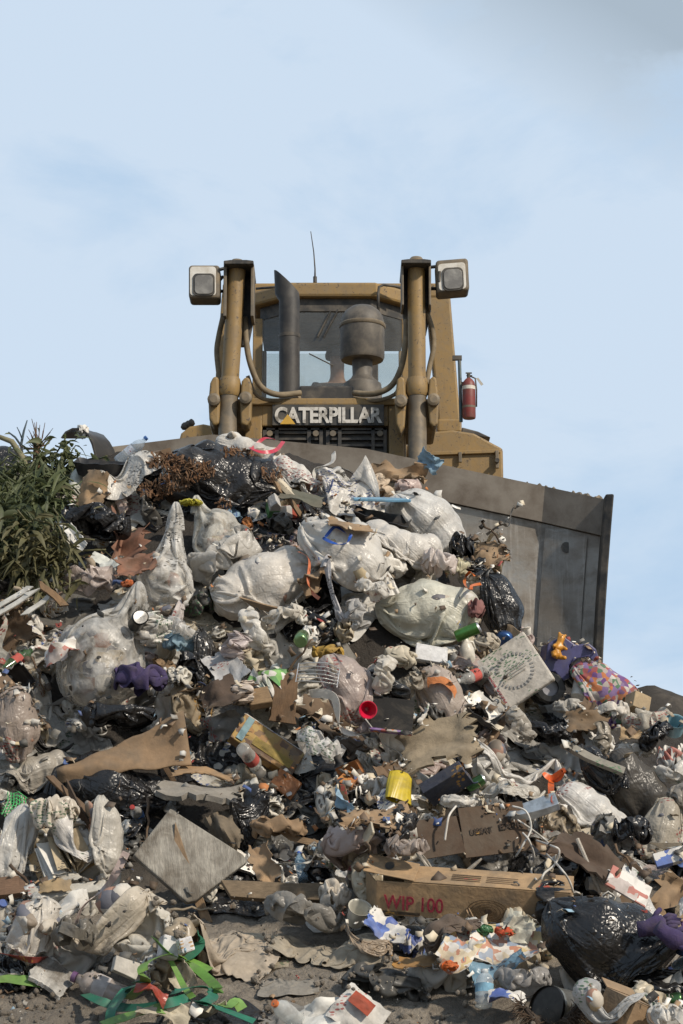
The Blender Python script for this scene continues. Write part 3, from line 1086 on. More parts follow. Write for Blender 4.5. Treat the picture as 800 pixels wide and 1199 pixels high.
cylinder(487.5, 488.5, 489, (306, 446, 560), (470, 505, 304, 362, 15.86), [
    [(465, 444), (470, 440), (474, 443), (476, 470), (474, 500), (469, 508), (464, 496), (463, 466)],
    [(503, 444), (507, 440), (511, 442), (514, 470), (513, 496), (508, 500), (503, 495), (501, 468)]])
# --- work lamps
def lamp(pts, inner, lens, arm, glow):
    mb = MB(); ppoly(mb, pts, 15.6, .2)
    h = mb.build('work_lamp', GRIM, dozer, bevel=.02, seg=3)
    mb = MB(); ppoly(mb, inner, 15.595, .02); mb.build('lamp_bezel', WHITEP, h, bevel=.002)
    mb = MB(); ppoly(mb, lens[0], 15.585, .02); mb.build('gasket', PLATE, h, bevel=.003)
    mb = MB(); ppoly(mb, lens[1], 15.578, .02); mb.build('lens', LENS, h, bevel=.003)
    for a0, a1 in arm:
        MB().tube([q(*a0), q(*a1)], .014, 8).build('lamp_arm', DARKM, h)
def rr(x0, x1, y0, y1, k=5, sk=0, sh=0):
    P = []
    for cx_, cy_, a0 in ((x1 - k, y0 + k, -90), (x1 - k, y1 - k, 0), (x0 + k, y1 - k, 90), (x0 + k, y0 + k, 180)):
        for j in range(5):
            a = R(a0 + 22.5 * j); P.append((cx_ + k * math.cos(a), cy_ + k * math.sin(a)))
    cx = (x0 + x1) / 2; cy = (y0 + y1) / 2
    return [(x + (y - cy) * sh, y + (x - cx) * sk) for x, y in P]
lamp(rr(221, 257.5, 310, 349, 4), rr(222.5, 253, 312, 346, 4), (rr(226, 251.5, 320, 346, 5), rr(228, 249.5, 322, 344, 5)),
     [((256, 316, 15.66), (264, 314, 15.8)), ((256, 341, 15.66), (264, 341, 15.8)), ((250, 336, 15.63), (261, 324, 15.7))], 0)
lamp(rr(511, 549, 303, 341, 4, -.08, .05), rr(513.5, 545.5, 308, 339, 4, -.08, .05), (rr(518, 543, 313, 340, 6, -.06, .05), rr(520, 541.5, 315, 338, 6, -.06, .05)),
     [((512, 312, 15.66), (503, 313, 15.8)), ((514, 338, 15.66), (504, 338, 15.8)), ((515, 318, 15.6), (514, 330, 15.6))], 0)
# --- cab: three faced front, roof, posts, glass, seen through to its rear window
YC, YA, YB = 18.0, 18.28, 19.3
def pillar(parent, p0, p1, r, mat=None, name='cab_post'):
    return MB().tube([q(*p0), q(*p1)], r, 4).build(name, mat or YEL, parent)
mb = MB()
fl = q(300, 470, YC)[2]; rz0, rz1 = q(390, 349, YC)[2], q(390, 332, YC)[2]
xs_ = [q(x, 400, Y)[0] for x, Y in ((302, YA), (342, YC), (437, YC), (476, YA))]
ys_ = [YA - DBASE[1], YC - DBASE[1], YC - DBASE[1], YA - DBASE[1]]
yb = YB - DBASE[1]
foot = [(xs_[0], ys_[0]), (xs_[1], ys_[1]), (xs_[2], ys_[2]), (xs_[3], ys_[3]), (xs_[3], yb), (xs_[0], yb)]
def slab(poly, z0, z1, mb=None):
    mb = mb or MB(); n = len(poly)
    V = [(x, y, z0) for x, y in poly] + [(x, y, z1) for x, y in poly]
    return mb.add(V, [tuple(range(n - 1, -1, -1)), tuple(range(n, 2 * n))] + [(i, (i + 1) % n, n + (i + 1) % n, n + i) for i in range(n)])
grow = lambda k: [(xs_[0] - k, ys_[0] - k), (xs_[1] - k * .5, ys_[1] - k), (xs_[2] + k * .5, ys_[2] - k), (xs_[3] + k, ys_[3] - k), (xs_[3] + k, yb + k), (xs_[0] - k, yb + k)]
cab = slab(foot, .9, fl).build('cab', YEL, dozer, bevel=.01)
roof = slab(grow(.05), rz0, rz1).build('roof', YEL, cab, bevel=.025)
slab(grow(-.02), rz0 - .12, rz0 - .002).build('roof_header', DARKM, cab)
zt = rz0 - .12
for i, (x, y) in enumerate(foot):
    rad = .045
    MB().box(x - rad, x + rad, y - rad, y + rad, fl, zt).build('cab_post', DARKM if i in (1, 2) else YEL, cab, bevel=.01)
def pane(a, b, z0, z1, name, mat=GLASS, inset=.05):
    (x0, y0), (x1, y1) = a, b
    d = Vector((x1 - x0, y1 - y0, 0)); L = d.length; d.normalize()
    nrm = Vector((-d.y, d.x, 0)) * .006
    p0 = Vector((x0, y0, 0)) + d * inset; p1 = Vector((x1, y1, 0)) - d * inset
    V = []
    for s in (-1, 1):
        for p, z in ((p0, z0), (p1, z0), (p1, z1), (p0, z1)):
            w_ = p + nrm * s; V.append((w_.x, w_.y, z))
    mb = MB().add(V, [(0, 1, 2, 3), (7, 6, 5, 4), (0, 4, 5, 1), (1, 5, 6, 2), (2, 6, 7, 3), (3, 7, 4, 0)])
    return mb.build(name, mat, cab)
for i, nm in ((0, 'corner_window'), (1, 'windscreen'), (2, 'corner_window'), (3, 'side_window'), (5, 'side_window'), (4, 'rear_window')):
    pane(foot[i], foot[(i + 1) % 6], fl + .02, zt - .02, nm)
# inside: seat, console, rear wall upper half, headliner
MB().box(xs_[0] + .06, xs_[3] - .06, yb - .12, yb - .06, q(0, 397, YB)[2], zt - .01).build('rear_panel', DARKM, cab)
MB().box(-.1, .5, .75, 1.25, fl - .4, fl - .05).build('seat', FABD, cab, bevel=.05, seg=3)
MB().box(-.08, .48, 1.2, 1.34, fl - .1, fl + .34).build('seat_back', FABD, cab, bevel=.05, seg=3)
for (p0, p1) in (((372, 394, YC - .03), (387, 364, YC - .03)), ((379, 394, YC - .03), (396, 362, YC - .03))):
    MB().tube([q(*p0), q(*p1)], .008, 6).build('wiper', DARKM, cab)
MB().tube([q(362, 414, YC - .02), q(390, 428, YC - .02)], .006, 6).build('wiper_blade', DARKM, cab)
hr = [q(443, 366, 17.9), q(443, 345, 17.9), q(444, 336, 17.9), q(449, 333.5, 17.9), q(462, 335, 17.95), q(473, 338, 18.0)]
MB().tube(hr, .013, 8).build('handrail', DARKM, cab, smooth=True)
MB().tube([q(300, 338, 17.95), q(318, 336.5, 17.9), q(338, 334, 17.9)], .012, 8).build('handrail', DARKM, cab, smooth=True)
MB().tube([q(369, 331, 18.3), q(369, 315, 18.3), q(367.5, 295, 18.3), q(364, 271, 18.3)], [.012, .008, .006, .004], 6).build('antenna', DARKM, cab)
MB().tube([q(369, 331, 18.3), q(369, 324, 18.3)], .018, 8).build('antenna_base', DARKM, cab)
# --- roll-over frame, fenders
rp = MB(); ppoly(rp, [(499, 344), (527, 340), (540, 500), (514, 500)], 18.6, .22); rops = rp.build('rollover_post', YEL, dozer, bevel=.02)
rp = MB(); ppoly(rp, [(283, 344), (260, 341), (248, 500), (270, 500)], 18.6, .22); rp.build('rollover_post', YEL, dozer, bevel=.02)
rp = MB(); ppoly(rp, [(261, 331), (526, 331), (527, 348), (260, 348)], 18.59, .24); rp.build('rollover_beam', YEL, dozer, bevel=.02)
for x0, x1 in ((512, 541), (246, 272)):
    rp = MB(); pbox(rp, x0, x1, 490, 506, 18.5, .4); rp.build('post_foot', YEL, dozer, bevel=.02)
def fender(pts, rib, latch):
    mb = MB(); ppoly(mb, pts, 17.3, 1.9); f = mb.build('fender', YEL, dozer, bevel=.02)
    if rib:
        mb = MB(); ppoly(mb, rib, 17.27, .035); mb.build('rib', YEL, f, bevel=.005)
        mb = MB(); pbox(mb, 537, 541, 529, 541, 17.25, .03); mb.build('hinge', GRIM, f, bevel=.004)
        mb = MB(); pbox(mb, 580, 584.5, 527, 548, 17.25, .03); lt = mb.build('latch', GRIM, f, bevel=.006)
        MB().lathe([(.02, 0), (.02, .04)], 10, Matrix.Translation(q(582, 540, 17.25)) @ Matrix.Rotation(R(90), 4, 'X')).build('latch_pin', DARKM, lt)
fender([(478, 510), (500, 506), (530, 503), (555, 507), (589, 525), (590, 575), (478, 575)], [(502, 529), (586, 526), (586, 530), (502, 533)], True)
fender([(282, 510), (258, 500), (238, 496), (222, 499), (212, 507), (207, 525), (205, 575), (282, 575)], None, False)
for x, y in ((220, 501), (224, 499), (216, 503)):
    MB().lathe([(.02, 0), (.035, .02), (.025, .05), (.008, .065)], 9, Matrix.Translation(q(x, y, 17.5))).build('clod', DARKM, dozer, smooth=True)
mb = MB(); ppoly(mb, [(541, 500), (560, 505), (575, 512), (566, 512), (541, 508)], 17.6, .25); mb.build('step_plate', DARKM, dozer, bevel=.01)
# --- extinguisher post
MB().tube([q(538, 419, 17.9), q(540, 494, 17.9)], .018, 6).build('bracket_post', mat_two('teal_paint', (.05, .1, .12), (.14, .13, .11), .6), dozer)
mb = MB(); pbox(mb, 530, 541, 416, 421, 17.88, .04); mb.build('bracket_arm', DARKM, dozer)
for r in (447, 472):
    mb = MB(); pbox(mb, 538, 549, r, r + 6, 17.9, .05); mb.build('clamp', GRIM, dozer)

ex0 = at(549.5, 490, 17.85)
ext = empty('fire_extinguisher', ex0)
tag(ext, 'small red fire extinguisher strapped to a post on the bulldozer fender', 'fire extinguisher')
s = 15.9 / 2400
prof = [(8.4 * s, 0), (9 * s, 2 * s), (9 * s, 46 * s), (8 * s, 51 * s), (5 * s, 55 * s), (2.6 * s, 57 * s)]
body = MB().lathe(prof, 24).build('cylinder', REDP, ext, smooth=True, angle=50)
MB().lathe([(9.15 * s, 14 * s), (9.15 * s, 17 * s)], 24, cap=(False, False)).build('strap', GRIM, body)
MB().lathe([(9.15 * s, 40 * s), (9.15 * s, 45 * s)], 24, cap=(False, False)).build('label', WHITEP, body)
v = MB().lathe([(2.4 * s, 57 * s), (2.4 * s, 63 * s), (1.5 * s, 64 * s)], 12).build('valve', DARKM, ext)
MB().box(-4 * s, 4.5 * s, -1 * s, 1 * s, 63.5 * s, 65 * s).build('handle', DARKM, v)
MB().box(-3 * s, 5 * s, -1 * s, 1 * s, 60 * s, 61.2 * s).build('lever', DARKM, v)
MB().tube([(2 * s, 0, 60 * s), (9 * s, -2 * s, 56 * s), (10.4 * s, -2 * s, 40 * s), (10 * s, -2 * s, 16 * s)], 1.1 * s, 8).build('discharge_hose', DARKM, ext, smooth=True)
MB().add([(10 * s, -2 * s, 56 * s), (13 * s, -2.4 * s, 57 * s), (20 * s, -1 * s, 48 * s), (17 * s, -.6 * s, 46 * s)], [(0, 1, 2, 3)]).build('paper_tag', WHITEP, ext, solid=.004)

# --- operator
def skin_body(name, nodes, edges, mat, root=0, sub=2):
    me = bpy.data.meshes.new(name)
    me.from_pydata([n[0] for n in nodes], edges, [])
    o = link(name, me)
    sk = o.modifiers.new('skin', 'SKIN'); sk.use_smooth_shade = True
    for i, n in enumerate(nodes):
        me.skin_vertices[0].data[i].radius = n[1]
    me.skin_vertices[0].data[root].use_root = True
    ss = o.modifiers.new('sub', 'SUBSURF'); ss.levels = ss.render_levels = sub
    bpy.context.view_layer.update()
    m2 = bpy.data.meshes.new_from_object(o.evaluated_get(bpy.context.evaluated_depsgraph_get()))
    bpy.data.objects.remove(o)
    m2.polygons.foreach_set('use_smooth', np.full(len(m2.polygons), True))
    m2.materials.clear(); m2.materials.append(mat)
    return m2
hp = at(395, 424, 18.6)
pe = hp - np.array([0, 0, .72])
N = [((0, 0, 0), (.15, .13)), ((0, .02, .2), (.16, .12)), ((0, .03, .38), (.19, .12)), ((0, .02, .5), (.1, .09)), ((0, 0, .58), (.06, .06)),
     ((0, -.02, .66), (.08, .095)), ((0, -.01, .75), (.08, .1)), ((0, 0, .82), (.05, .06)),
     ((-.2, .02, .46), (.07, .07)), ((-.27, -.08, .24), (.055, .055)), ((-.2, -.32, .2), (.042, .042)), ((-.17, -.4, .21), (.04, .03)),
     ((.2, .02, .46), (.07, .07)), ((.27, -.08, .24), (.055, .055)), ((.2, -.32, .2), (.042, .042)), ((.17, -.4, .21), (.04, .03)),
     ((-.11, -.08, -.02), (.1, .09)), ((-.13, -.42, .0), (.08, .08)), ((-.13, -.5, -.38), (.055, .055)), ((-.13, -.6, -.42), (.04, .04)),
     ((.11, -.08, -.02), (.1, .09)), ((.13, -.42, .0), (.08, .08)), ((.13, -.5, -.38), (.055, .055)), ((.13, -.6, -.42), (.04, .04)), ((0, -.115, .68), (.018, .02))]
E = [(0, 1), (1, 2), (2, 3), (3, 4), (4, 5), (5, 6), (6, 7), (2, 8), (8, 9), (9, 10), (10, 11), (2, 12), (12, 13), (13, 14), (14, 15), (0, 16), (16, 17), (17, 18), (18, 19), (0, 20), (20, 21), (21, 22), (22, 23), (5, 24)]
op = link('person', skin_body('person', N, E, SKIN))
op.location = pe
tag(op, 'operator in a dark cap sitting behind the cab windscreen', 'person')
Mh = Matrix.Translation((0, 0, .755))
cap = MB().lathe([(.108, 0), (.112, .03), (.1, .07), (.065, .105), (.01, .115)], 20, Mh)
cap.add([(-.08, -.08, .76), (.08, -.08, .76), (.06, -.19, .745), (-.06, -.19, .745)], [(0, 1, 2, 3)])
cap.build('cap', FABD, op, smooth=True, solid=.008)
mb = MB()
me = skin_body('jacket', [(n[0], (n[1][0] + .012, n[1][1] + .012)) for n in N[:3]] + [((0, .02, .47), (.12, .1))] + [(N[8][0], (.085, .085)), (N[9][0], (.07, .07)), (N[10][0], (.055, .055)), (N[12][0], (.085, .085)), (N[13][0], (.07, .07)), (N[14][0], (.055, .055))],
               [(0, 1), (1, 2), (2, 3), (2, 4), (4, 5), (5, 6), (2, 7), (7, 8), (8, 9)], FABD)
link('jacket', me, op)
me = skin_body('trousers', [(N[0][0], (.165, .145))] + [(N[i][0], (N[i][1][0] + .015, N[i][1][1] + .015)) for i in (16, 17, 18, 20, 21, 22)], [(0, 1), (1, 2), (2, 3), (0, 4), (4, 5), (5, 6)], FABD)
link('trousers', me, op)
# ------------------------------------------------------------------ printed materials
def mat_print(name, cols, scale, white=.4, rough=.6, cloth=False, lines=0.0):
    m, g = new_mat(name)
    tc = g.n('TexCoord').outputs['Object']
    v = g.n('TexVoronoi', {'Vector': tc, 'Scale': scale, 'Randomness': .9}, feature='F1', distance='CHEBYCHEV' if not cloth else 'EUCLIDEAN')
    sel = g.n('SeparateColor', {0: v.outputs['Color']}).outputs[0]
    r = g.n('ValToRGB', {0: sel})
    e = r.color_ramp
    e.interpolation = 'CONSTANT'
    n = len(cols)
    e.elements[0].position = 0; e.elements[0].color = rgba(cols[0])
    e.elements[1].position = 1 / n; e.elements[1].color = rgba(cols[1])
    for k in range(2, n):
        x = e.elements.new(k / n); x.color = rgba(cols[k])
    c = r.outputs[0]
    if lines:
        b = g.n('TexBrick', {'Vector': g.n('VectorMath', {0: tc, 1: (1, 1, 1)}, operation='MULTIPLY').outputs[0], 'Scale': lines, 'Color1': (.5, .49, .46, 1), 'Color2': (.22, .215, .2, 1), 'Mortar': (.62, .6, .55, 1), 'Mortar Size': .35, 'Brick Width': 2.2, 'Row Height': .5})
        c = g.mix(.85, c, b.outputs[0])
    d = g.ramp(g.noise(tc, 9, 6, .6), .48, .76, 0, .7)
    c = g.mix(d, c, DIRT)
    nb = g.bump(g.noise(tc, 90 if cloth else 40, 5), .4, .004)
    p = g.n('BsdfPrincipled', {'Base Color': c, 'Roughness': rough, 'Normal': nb})
    finish(g, p.outputs[0]); return m
W_ = (.6, .57, .52)
NEWS = mat_print('newsprint', [W_, (.5, .48, .44), W_, (.33, .31, .29)], 9, lines=38)
COMIC = mat_print('comic_print', [(.52, .40, .2), W_, (.42, .2, .13), (.25, .3, .38), W_, (.55, .47, .34)], 30)
PATCH = mat_print('patchwork', [(.42, .15, .06), (.13, .06, .18), (.45, .42, .38), (.08, .15, .09), (.3, .07, .07), (.2, .13, .26), (.35, .3, .27)], 36, cloth=True, rough=.9)
BLUEPRINT = mat_print('blue_print', [W_, (.08, .12, .32), W_, (.5, .48, .45), (.1, .16, .4), W_], 18)
GREENPRINT = mat_print('green_print', [W_, (.1, .27, .08), (.5, .52, .45), W_, (.2, .4, .12)], 20, cloth=True)
SNACK = mat_print('snack_print', [(.25, .13, .035), (.28, .17, .04), (.15, .085, .035), (.3, .2, .06), (.1, .05, .022)], 22)
REDPRINT = mat_print('red_print', [W_, W_, (.38, .14, .11), W_, (.42, .36, .33), W_], 17)

# ------------------------------------------------------------------ small things, each built round its own origin: x right, z up, front towards -y
def single(name, mb, mat, color, **k):
    return mb.build(name, mat, None, color=color, **k)

def panel(name, w, h, color, mat=None, bend=.03, torn=.012, t=.005, seed=0, fold=0.0, n=14):
    """a sheet of board with an uneven outline, bent and creased"""
    r = np.random.default_rng(seed)
    a, b = np.meshgrid(np.linspace(-.5, .5, n), np.linspace(-.5, .5, n))
    X, Z = a * w, b * h
    torn *= min(1, min(w, h) / .35)
    edge = np.maximum(np.abs(a), np.abs(b)) > .49
    X = X + np.where(edge, r.normal(size=a.shape) * torn, 0) + torn * smooth_noise(n, n, 3, r)
    Z = Z + np.where(edge, r.normal(size=a.shape) * torn, 0) + torn * smooth_noise(n, n, 3, r)
    Y = bend * (smooth_noise(n, n, 2, r) * .6 + (a * 2) ** 2 * r.choice([-1, 1]) * .7) + .25 * bend * smooth_noise(n, n, 6, r)
    if fold:
        Y = Y + fold * np.maximum(0, b - .12) * h
    me = mesh_np(name, np.stack([X, Y, Z], -1).reshape(-1, 3), grid_faces(n, n), True)
    me.materials.append(mat or CARD)
    o = link(name, me); o.color = rgba(color)
    q = o.modifiers.new('solid', 'SOLIDIFY'); q.thickness = t; q.offset = 0
    q = o.modifiers.new('split', 'EDGE_SPLIT'); q.split_angle = R(50)
    return o

def bottle(h=.22, r=.033, color=(.75, .8, .82, .35), cap=(.05, .12, .4), label=None, mat=None, dent=.003, seed=0, name='bottle'):
    e = empty(name)
    pr = [(r * .5, -h / 2), (r * .95, -h / 2 + .006), (r, -h / 2 + .02), (r * .93, -h * .2), (r, -h * .14), (r, .1 * h), (r * .93, .16 * h), (r, .2 * h), (r * .7, .33 * h), (r * .36, .4 * h), (r * .36, .46 * h)]
    dented(MB().lathe(pr, 20), dent, seed).build('body', mat or CLEAR, e, color=color, smooth=True)
    MB().lathe([(r * .42, .43 * h), (r * .42, .5 * h), (r * .3, .505 * h)], 16).build('cap', PLASTIC, e, color=cap, smooth=True, angle=40)
    if label is not None:
        dented(MB().lathe([(r * 1.01, -.13 * h), (r * 1.015, 0), (r * 1.01, .1 * h)], 20, cap=(False, False)), dent, seed).build('label', PAPER, e, color=label, smooth=True)
    return e

def can(h=.12, r=.032, color=(.1, .3, .08), end=(.6, .6, .6), seed=0, dent=.003):
    e = empty('drink_can')
    dented(MB().lathe([(r * .85, -h / 2), (r, -h / 2 + .008), (r, 0), (r, h / 2 - .01)], 22), dent, seed).build('body', METAL, e, color=color, smooth=True, angle=50)
    dented(MB().lathe([(r, h / 2 - .01), (r * .86, h / 2), (r * .84, h / 2 - .004), (.002, h / 2 - .004)], 22, cap=(False, False)), dent, seed).build('lid', METAL, e, color=end, smooth=True, angle=30)
    return e

def cup(h=.11, r0=.03, r1=.045, color=(.6, .58, .54), seed=0, name='cup', mat=None, dent=.004):
    mb = MB().lathe([(.002, -h / 2), (r0, -h / 2), (r1, h / 2), (r1 + .004, h / 2 + .002), (r1 + .002, h / 2 - .004), (r1 - .003, h / 2 - .004), (r0 - .003, -h / 2 + .004), (.002, -h / 2 + .004)], 22, cap=(False, False))
    return dented(mb, dent, seed).build(name, mat or PLASTIC, None, color=color, smooth=True, angle=40)

def bucket(h, r0, r1, color, seed=0, name='bucket', mat=None):
    return cup(h, r0, r1, color, seed, name, mat, .008)

def carton(w=.09, h=.2, d=.07, color=(.55, .53, .5), color2=(.1, .2, .45), seed=0):
    e = empty('drink_carton')
    mb = MB().box(-w / 2, w / 2, -d / 2, d / 2, -h / 2, h * .3)
    t = h * .3
    mb.add([(-w / 2, -d / 2, t), (w / 2, -d / 2, t), (w / 2, d / 2, t), (-w / 2, d / 2, t), (-w / 2, -.003, h / 2), (w / 2, -.003, h / 2), (w / 2, .003, h / 2), (-w / 2, .003, h / 2)],
           [(0, 1, 5, 4), (2, 3, 7, 6), (0, 4, 7, 3), (1, 2, 6, 5), (4, 5, 6, 7)])
    dented(mb, .006, seed).build('body', PAPER, e, color=color, bevel=.003)
    dented(MB().box(-w / 2 - .002, w / 2 + .002, -d / 2 - .002, d / 2 + .002, -h * .25, h * .1), .006, seed).build('print_band', PAPER, e, color=color2, bevel=.003)
    return e

def small_box(w, h, d, color, seed=0, name='cardboard_box', mat=None, lid=True, dent=.012):
    e = empty(name)
    t = .005
    mb = MB().box(-w / 2, w / 2, -d / 2, -d / 2 + t, -h / 2, h / 2).box(-w / 2, w / 2, d / 2 - t, d / 2, -h / 2, h / 2)
    mb.box(-w / 2, -w / 2 + t, -d / 2 + t + .001, d / 2 - t - .001, -h / 2, h / 2).box(w / 2 - t, w / 2, -d / 2 + t + .001, d / 2 - t - .001, -h / 2, h / 2)
    mb.box(-w / 2 + t + .001, w / 2 - t - .001, -d / 2 + t + .001, d / 2 - t - .001, -h / 2 + .001, -h / 2 + t)
    dented(mb, dent, seed, 6).build('body', mat or CARD, e, color=color)
    if lid:
        for s, a in ((-1, 30), (1, 55)):
            M = Matrix.Translation((0, s * d / 2, h / 2)) @ Matrix.Rotation(R(-s * a), 4, 'X')
            dented(MB().box(-w / 2 + .004, w / 2 - .004, -.0025, .0025, .002, d * .48, M), dent, seed, 6).build('flap', mat or CARD, e, color=color)
    return e

def closed_box(w, h, d, color, mat=None, name='packet', seed=0, dent=.006, bevel=.006):
    mb = MB()
    n = 5
    a = np.linspace(-.5, .5, n)
    # subdivided box so that it can buckle
    V, idx = [], {}
    F = []
    for ax in range(3):
        for s in (0, n - 1):
            for i in range(n - 1):
                for j in range(n - 1):
                    f = []
                    for di, dj in ((0, 0), (1, 0), (1, 1), (0, 1)):
                        k = [0, 0, 0]; k[ax] = s; k[(ax + 1) % 3] = i + di; k[(ax + 2) % 3] = j + dj
                        k = tuple(k)
                        if k not in idx:
                            idx[k] = len(V); V.append((a[k[0]] * w, a[k[1]] * d, a[k[2]] * h))
                        f.append(idx[k])
                    F.append(tuple(f if s else f[::-1]))
    mb.add(V, F)
    return dented(mb, dent, seed, 7).build(name, mat or PAPER, None, color=color, bevel=bevel)

def plank(l, w, t, color, seed=0, name='plank', mat=None):
    mb = MB(); n = 9
    V, F = [], []
    r = np.random.default_rng(seed)
    for i in range(n):
        x = (i / (n - 1) - .5) * l; by = .01 * math.sin(i * .6 + seed); wz = w * (1 + .04 * r.normal())
        je = .02 * r.normal() if i in (0, n - 1) else 0
        for y, z in ((-t / 2, -wz / 2), (t / 2, -wz / 2), (t / 2, wz / 2), (-t / 2, wz / 2)):
            V.append((x + je * (1 if z > 0 else -1), y + by, z))
    for i in range(n - 1):
        for k in range(4):
            F.append((i * 4 + k, i * 4 + (k + 1) % 4, (i + 1) * 4 + (k + 1) % 4, (i + 1) * 4 + k))
    F += [(3, 2, 1, 0), tuple((n - 1) * 4 + k for k in range(4))]
    return mb.add(V, F).build(name, mat or WOOD, None, color=color, bevel=.003)

def stick(l, r, color, seed=0, name='stick', mat=None):
    q = np.random.default_rng(seed)
    P = [((i / 6 - .5) * l, q.normal() * l * .025, q.normal() * l * .025) for i in range(7)]
    return MB().tube(P, [r * (1.1 - .08 * i) for i in range(7)], 7).build(name, mat or WOOD, None, color=color, smooth=True)

def tray(w, h, d, color, seed=0, name='tray', mat=None):
    t = .004
    mb = MB()
    n = 10
    a, b = np.meshgrid(np.linspace(-1, 1, n), np.linspace(-1, 1, n))
    rim = np.maximum(np.abs(a), np.abs(b))
    Y = np.where(rim > .95, -d, np.where(rim > .7, -d * .1, 0)) + .004 * np.sin(a * 9)
    mb.add(np.stack([a * w / 2, Y, b * h / 2], -1).reshape(-1, 3), grid_faces(n, n))
    return dented(mb, .008, seed, 6).build(name, mat or PLASTIC, None, color=color, smooth=True, solid=t)

def disc_lid(r, color, seed=0, name='lid', mat=None):
    mb = MB().lathe([(.001, .006), (r * .75, .004), (r * .8, .009), (r * .96, .009), (r, .0), (r, -.004)], 26, Matrix.Rotation(R(90), 4, 'X'), cap=(False, False))
    return dented(mb, .003, seed, 8).build(name, mat or PLASTIC, None, color=color, smooth=True, solid=.003)

def jug(h, r, color, cap=(.5, .05, .04), seed=0):
    e = empty('plastic_jug')
    mb = MB().lathe([(r * .6, -h / 2), (r, -h / 2 + .02), (r * 1.02, -.1 * h), (r * .97, .12 * h), (r * .6, .32 * h), (r * .3, .42 * h), (r * .3, .47 * h)], 20)
    dented(mb, .008, seed, 8).build('body', PLASTIC, e, color=color, smooth=True)
    MB().lathe([(r * .36, .44 * h), (r * .36, .5 * h)], 14).build('cap', PLASTIC, e, color=cap, smooth=True, angle=40)
    MB().tube([(r * .35, 0, .36 * h), (r * .9, 0, .33 * h), (r * 1.2, 0, .15 * h), (r * .98, 0, 0)], r * .16, 8).build('handle', PLASTIC, e, color=color, smooth=True)
    return e

def ribbon(pts, w, color, mat=None, seed=0, name='strap', twist=1.0):
    P = [Vector(p) for p in pts]
    out = []
    for i in range(len(P) - 1):
        p0, p1, p2, p3 = P[max(i - 1, 0)], P[i], P[i + 1], P[min(i + 2, len(P) - 1)]
        for k in range(7):
            t = k / 7
            out.append(.5 * ((2 * p1) + (p2 - p0) * t + (2 * p0 - 5 * p1 + 4 * p2 - p3) * t * t + (3 * p1 - p0 - 3 * p2 + p3) * t ** 3))
    out.append(P[-1])
    r = np.random.default_rng(seed)
    a0 = r.uniform(0, 3); k = r.uniform(.12, .3) * twist
    side = []
    for i, p in enumerate(out):
        t = (out[min(i + 1, len(out) - 1)] - out[max(i - 1, 0)]).normalized()
        n = Vector((0, -.6, .8)); s = t.cross(n)
        s = s.normalized() if s.length > 1e-4 else Vector((1, 0, 0))
        b = s.cross(t)
        a = math.sin(a0 + k * i) * .9 * twist
        side.append(s * math.cos(a) + b * math.sin(a))
    return MB().strip(out, side, w).build(name, mat or PLASTIC, None, color=color, smooth=True, solid=.002)

def cable(pts, r, color, name='cable'):
    P = [Vector(p) for p in pts]
    out = []
    for i in range(len(P) - 1):
        p0, p1, p2, p3 = P[max(i - 1, 0)], P[i], P[i + 1], P[min(i + 2, len(P) - 1)]
        for k in range(6):
            t = k / 6
            out.append(.5 * ((2 * p1) + (p2 - p0) * t + (2 * p0 - 5 * p1 + 4 * p2 - p3) * t * t + (3 * p1 - p0 - 3 * p2 + p3) * t ** 3))
    out.append(P[-1])
    return MB().tube(out, r, 7).build(name, PLASTIC, None, color=color, smooth=True)

# ------------------------------------------------------------------ placing on the heap
def local_points(o, n=700, seed=0):
    r = np.random.default_rng(seed)
    out = []
    for c in walk(o):
        if c.type != 'MESH':
            continue
        me = c.data
        me.calc_loop_triangles()
        T = np.empty(len(me.loop_triangles) * 3, dtype=np.int32)
        me.loop_triangles.foreach_get('vertices', T)
        V = np.empty(len(me.vertices) * 3, dtype=np.float32)
        me.vertices.foreach_get('co', V)
        V = V.reshape(-1, 3).astype(float); T = T.reshape(-1, 3)
        if len(T) == 0: continue
        A, B, C_ = V[T[:, 0]], V[T[:, 1]], V[T[:, 2]]
        ar = np.linalg.norm(np.cross(B - A, C_ - A), axis=1) + 1e-12
        k = r.choice(len(T), n, p=ar / ar.sum())
        s, t = r.random(n), r.random(n)
        m = s + t > 1
        s[m], t[m] = 1 - s[m], 1 - t[m]
        p = A[k] + (B[k] - A[k]) * s[:, None] + (C_[k] - A[k]) * t[:, None]
        if c is not o and (c.location.length > 0):
            p = p + np.array(c.location)
        out.append(p)
    return np.concatenate(out)

SB = np.stack([EU, EV, EW], 1)
def place_at(o, rot, u=None, v=None, px=None, sink=.015, pct=90, stamp=True, n=700):
    M = np.array(Euler([R(a) for a in rot], 'XYZ').to_matrix())
    P = local_points(o, n) @ M.T
    ctr = (P.min(0) + P.max(0)) / 2
    S = (P - ctr) @ SB
    low = S[:, 2] < np.percentile(S[:, 2], 70)
    rest = lambda a, b: np.percentile(hget(a + S[low, 0], b + S[low, 1]) - S[low, 2], pct) - sink
    if px is not None:
        u, v, w = march(px[0], px[1], rest)
    else:
        w = rest(u, v)
    c = np.array([u, v, w])
    o.location = to_world(c) - ctr
    o.rotation_euler = [R(a) for a in rot]
    if stamp:
        hstamp(S + c)
    return c

def dist_at(px, py):
    return to_world(hit_surface(px, py, .05))[1] / 2400 * 1.0

LAND = []       # (px, py, half width, half height, short name) of every named thing
def note(px, py, w, h, short):
    LAND.append((px, py, w / 2, h / 2, short))
# ------------------------------------------------------------------ the named things of the heap (positions are where they lie on its front)
LM = []
def L(short, px, py, w, h, label, cat, fn, group=None):
    note(px, py, w, h, short)
    LM.append((fn, label, cat, group))

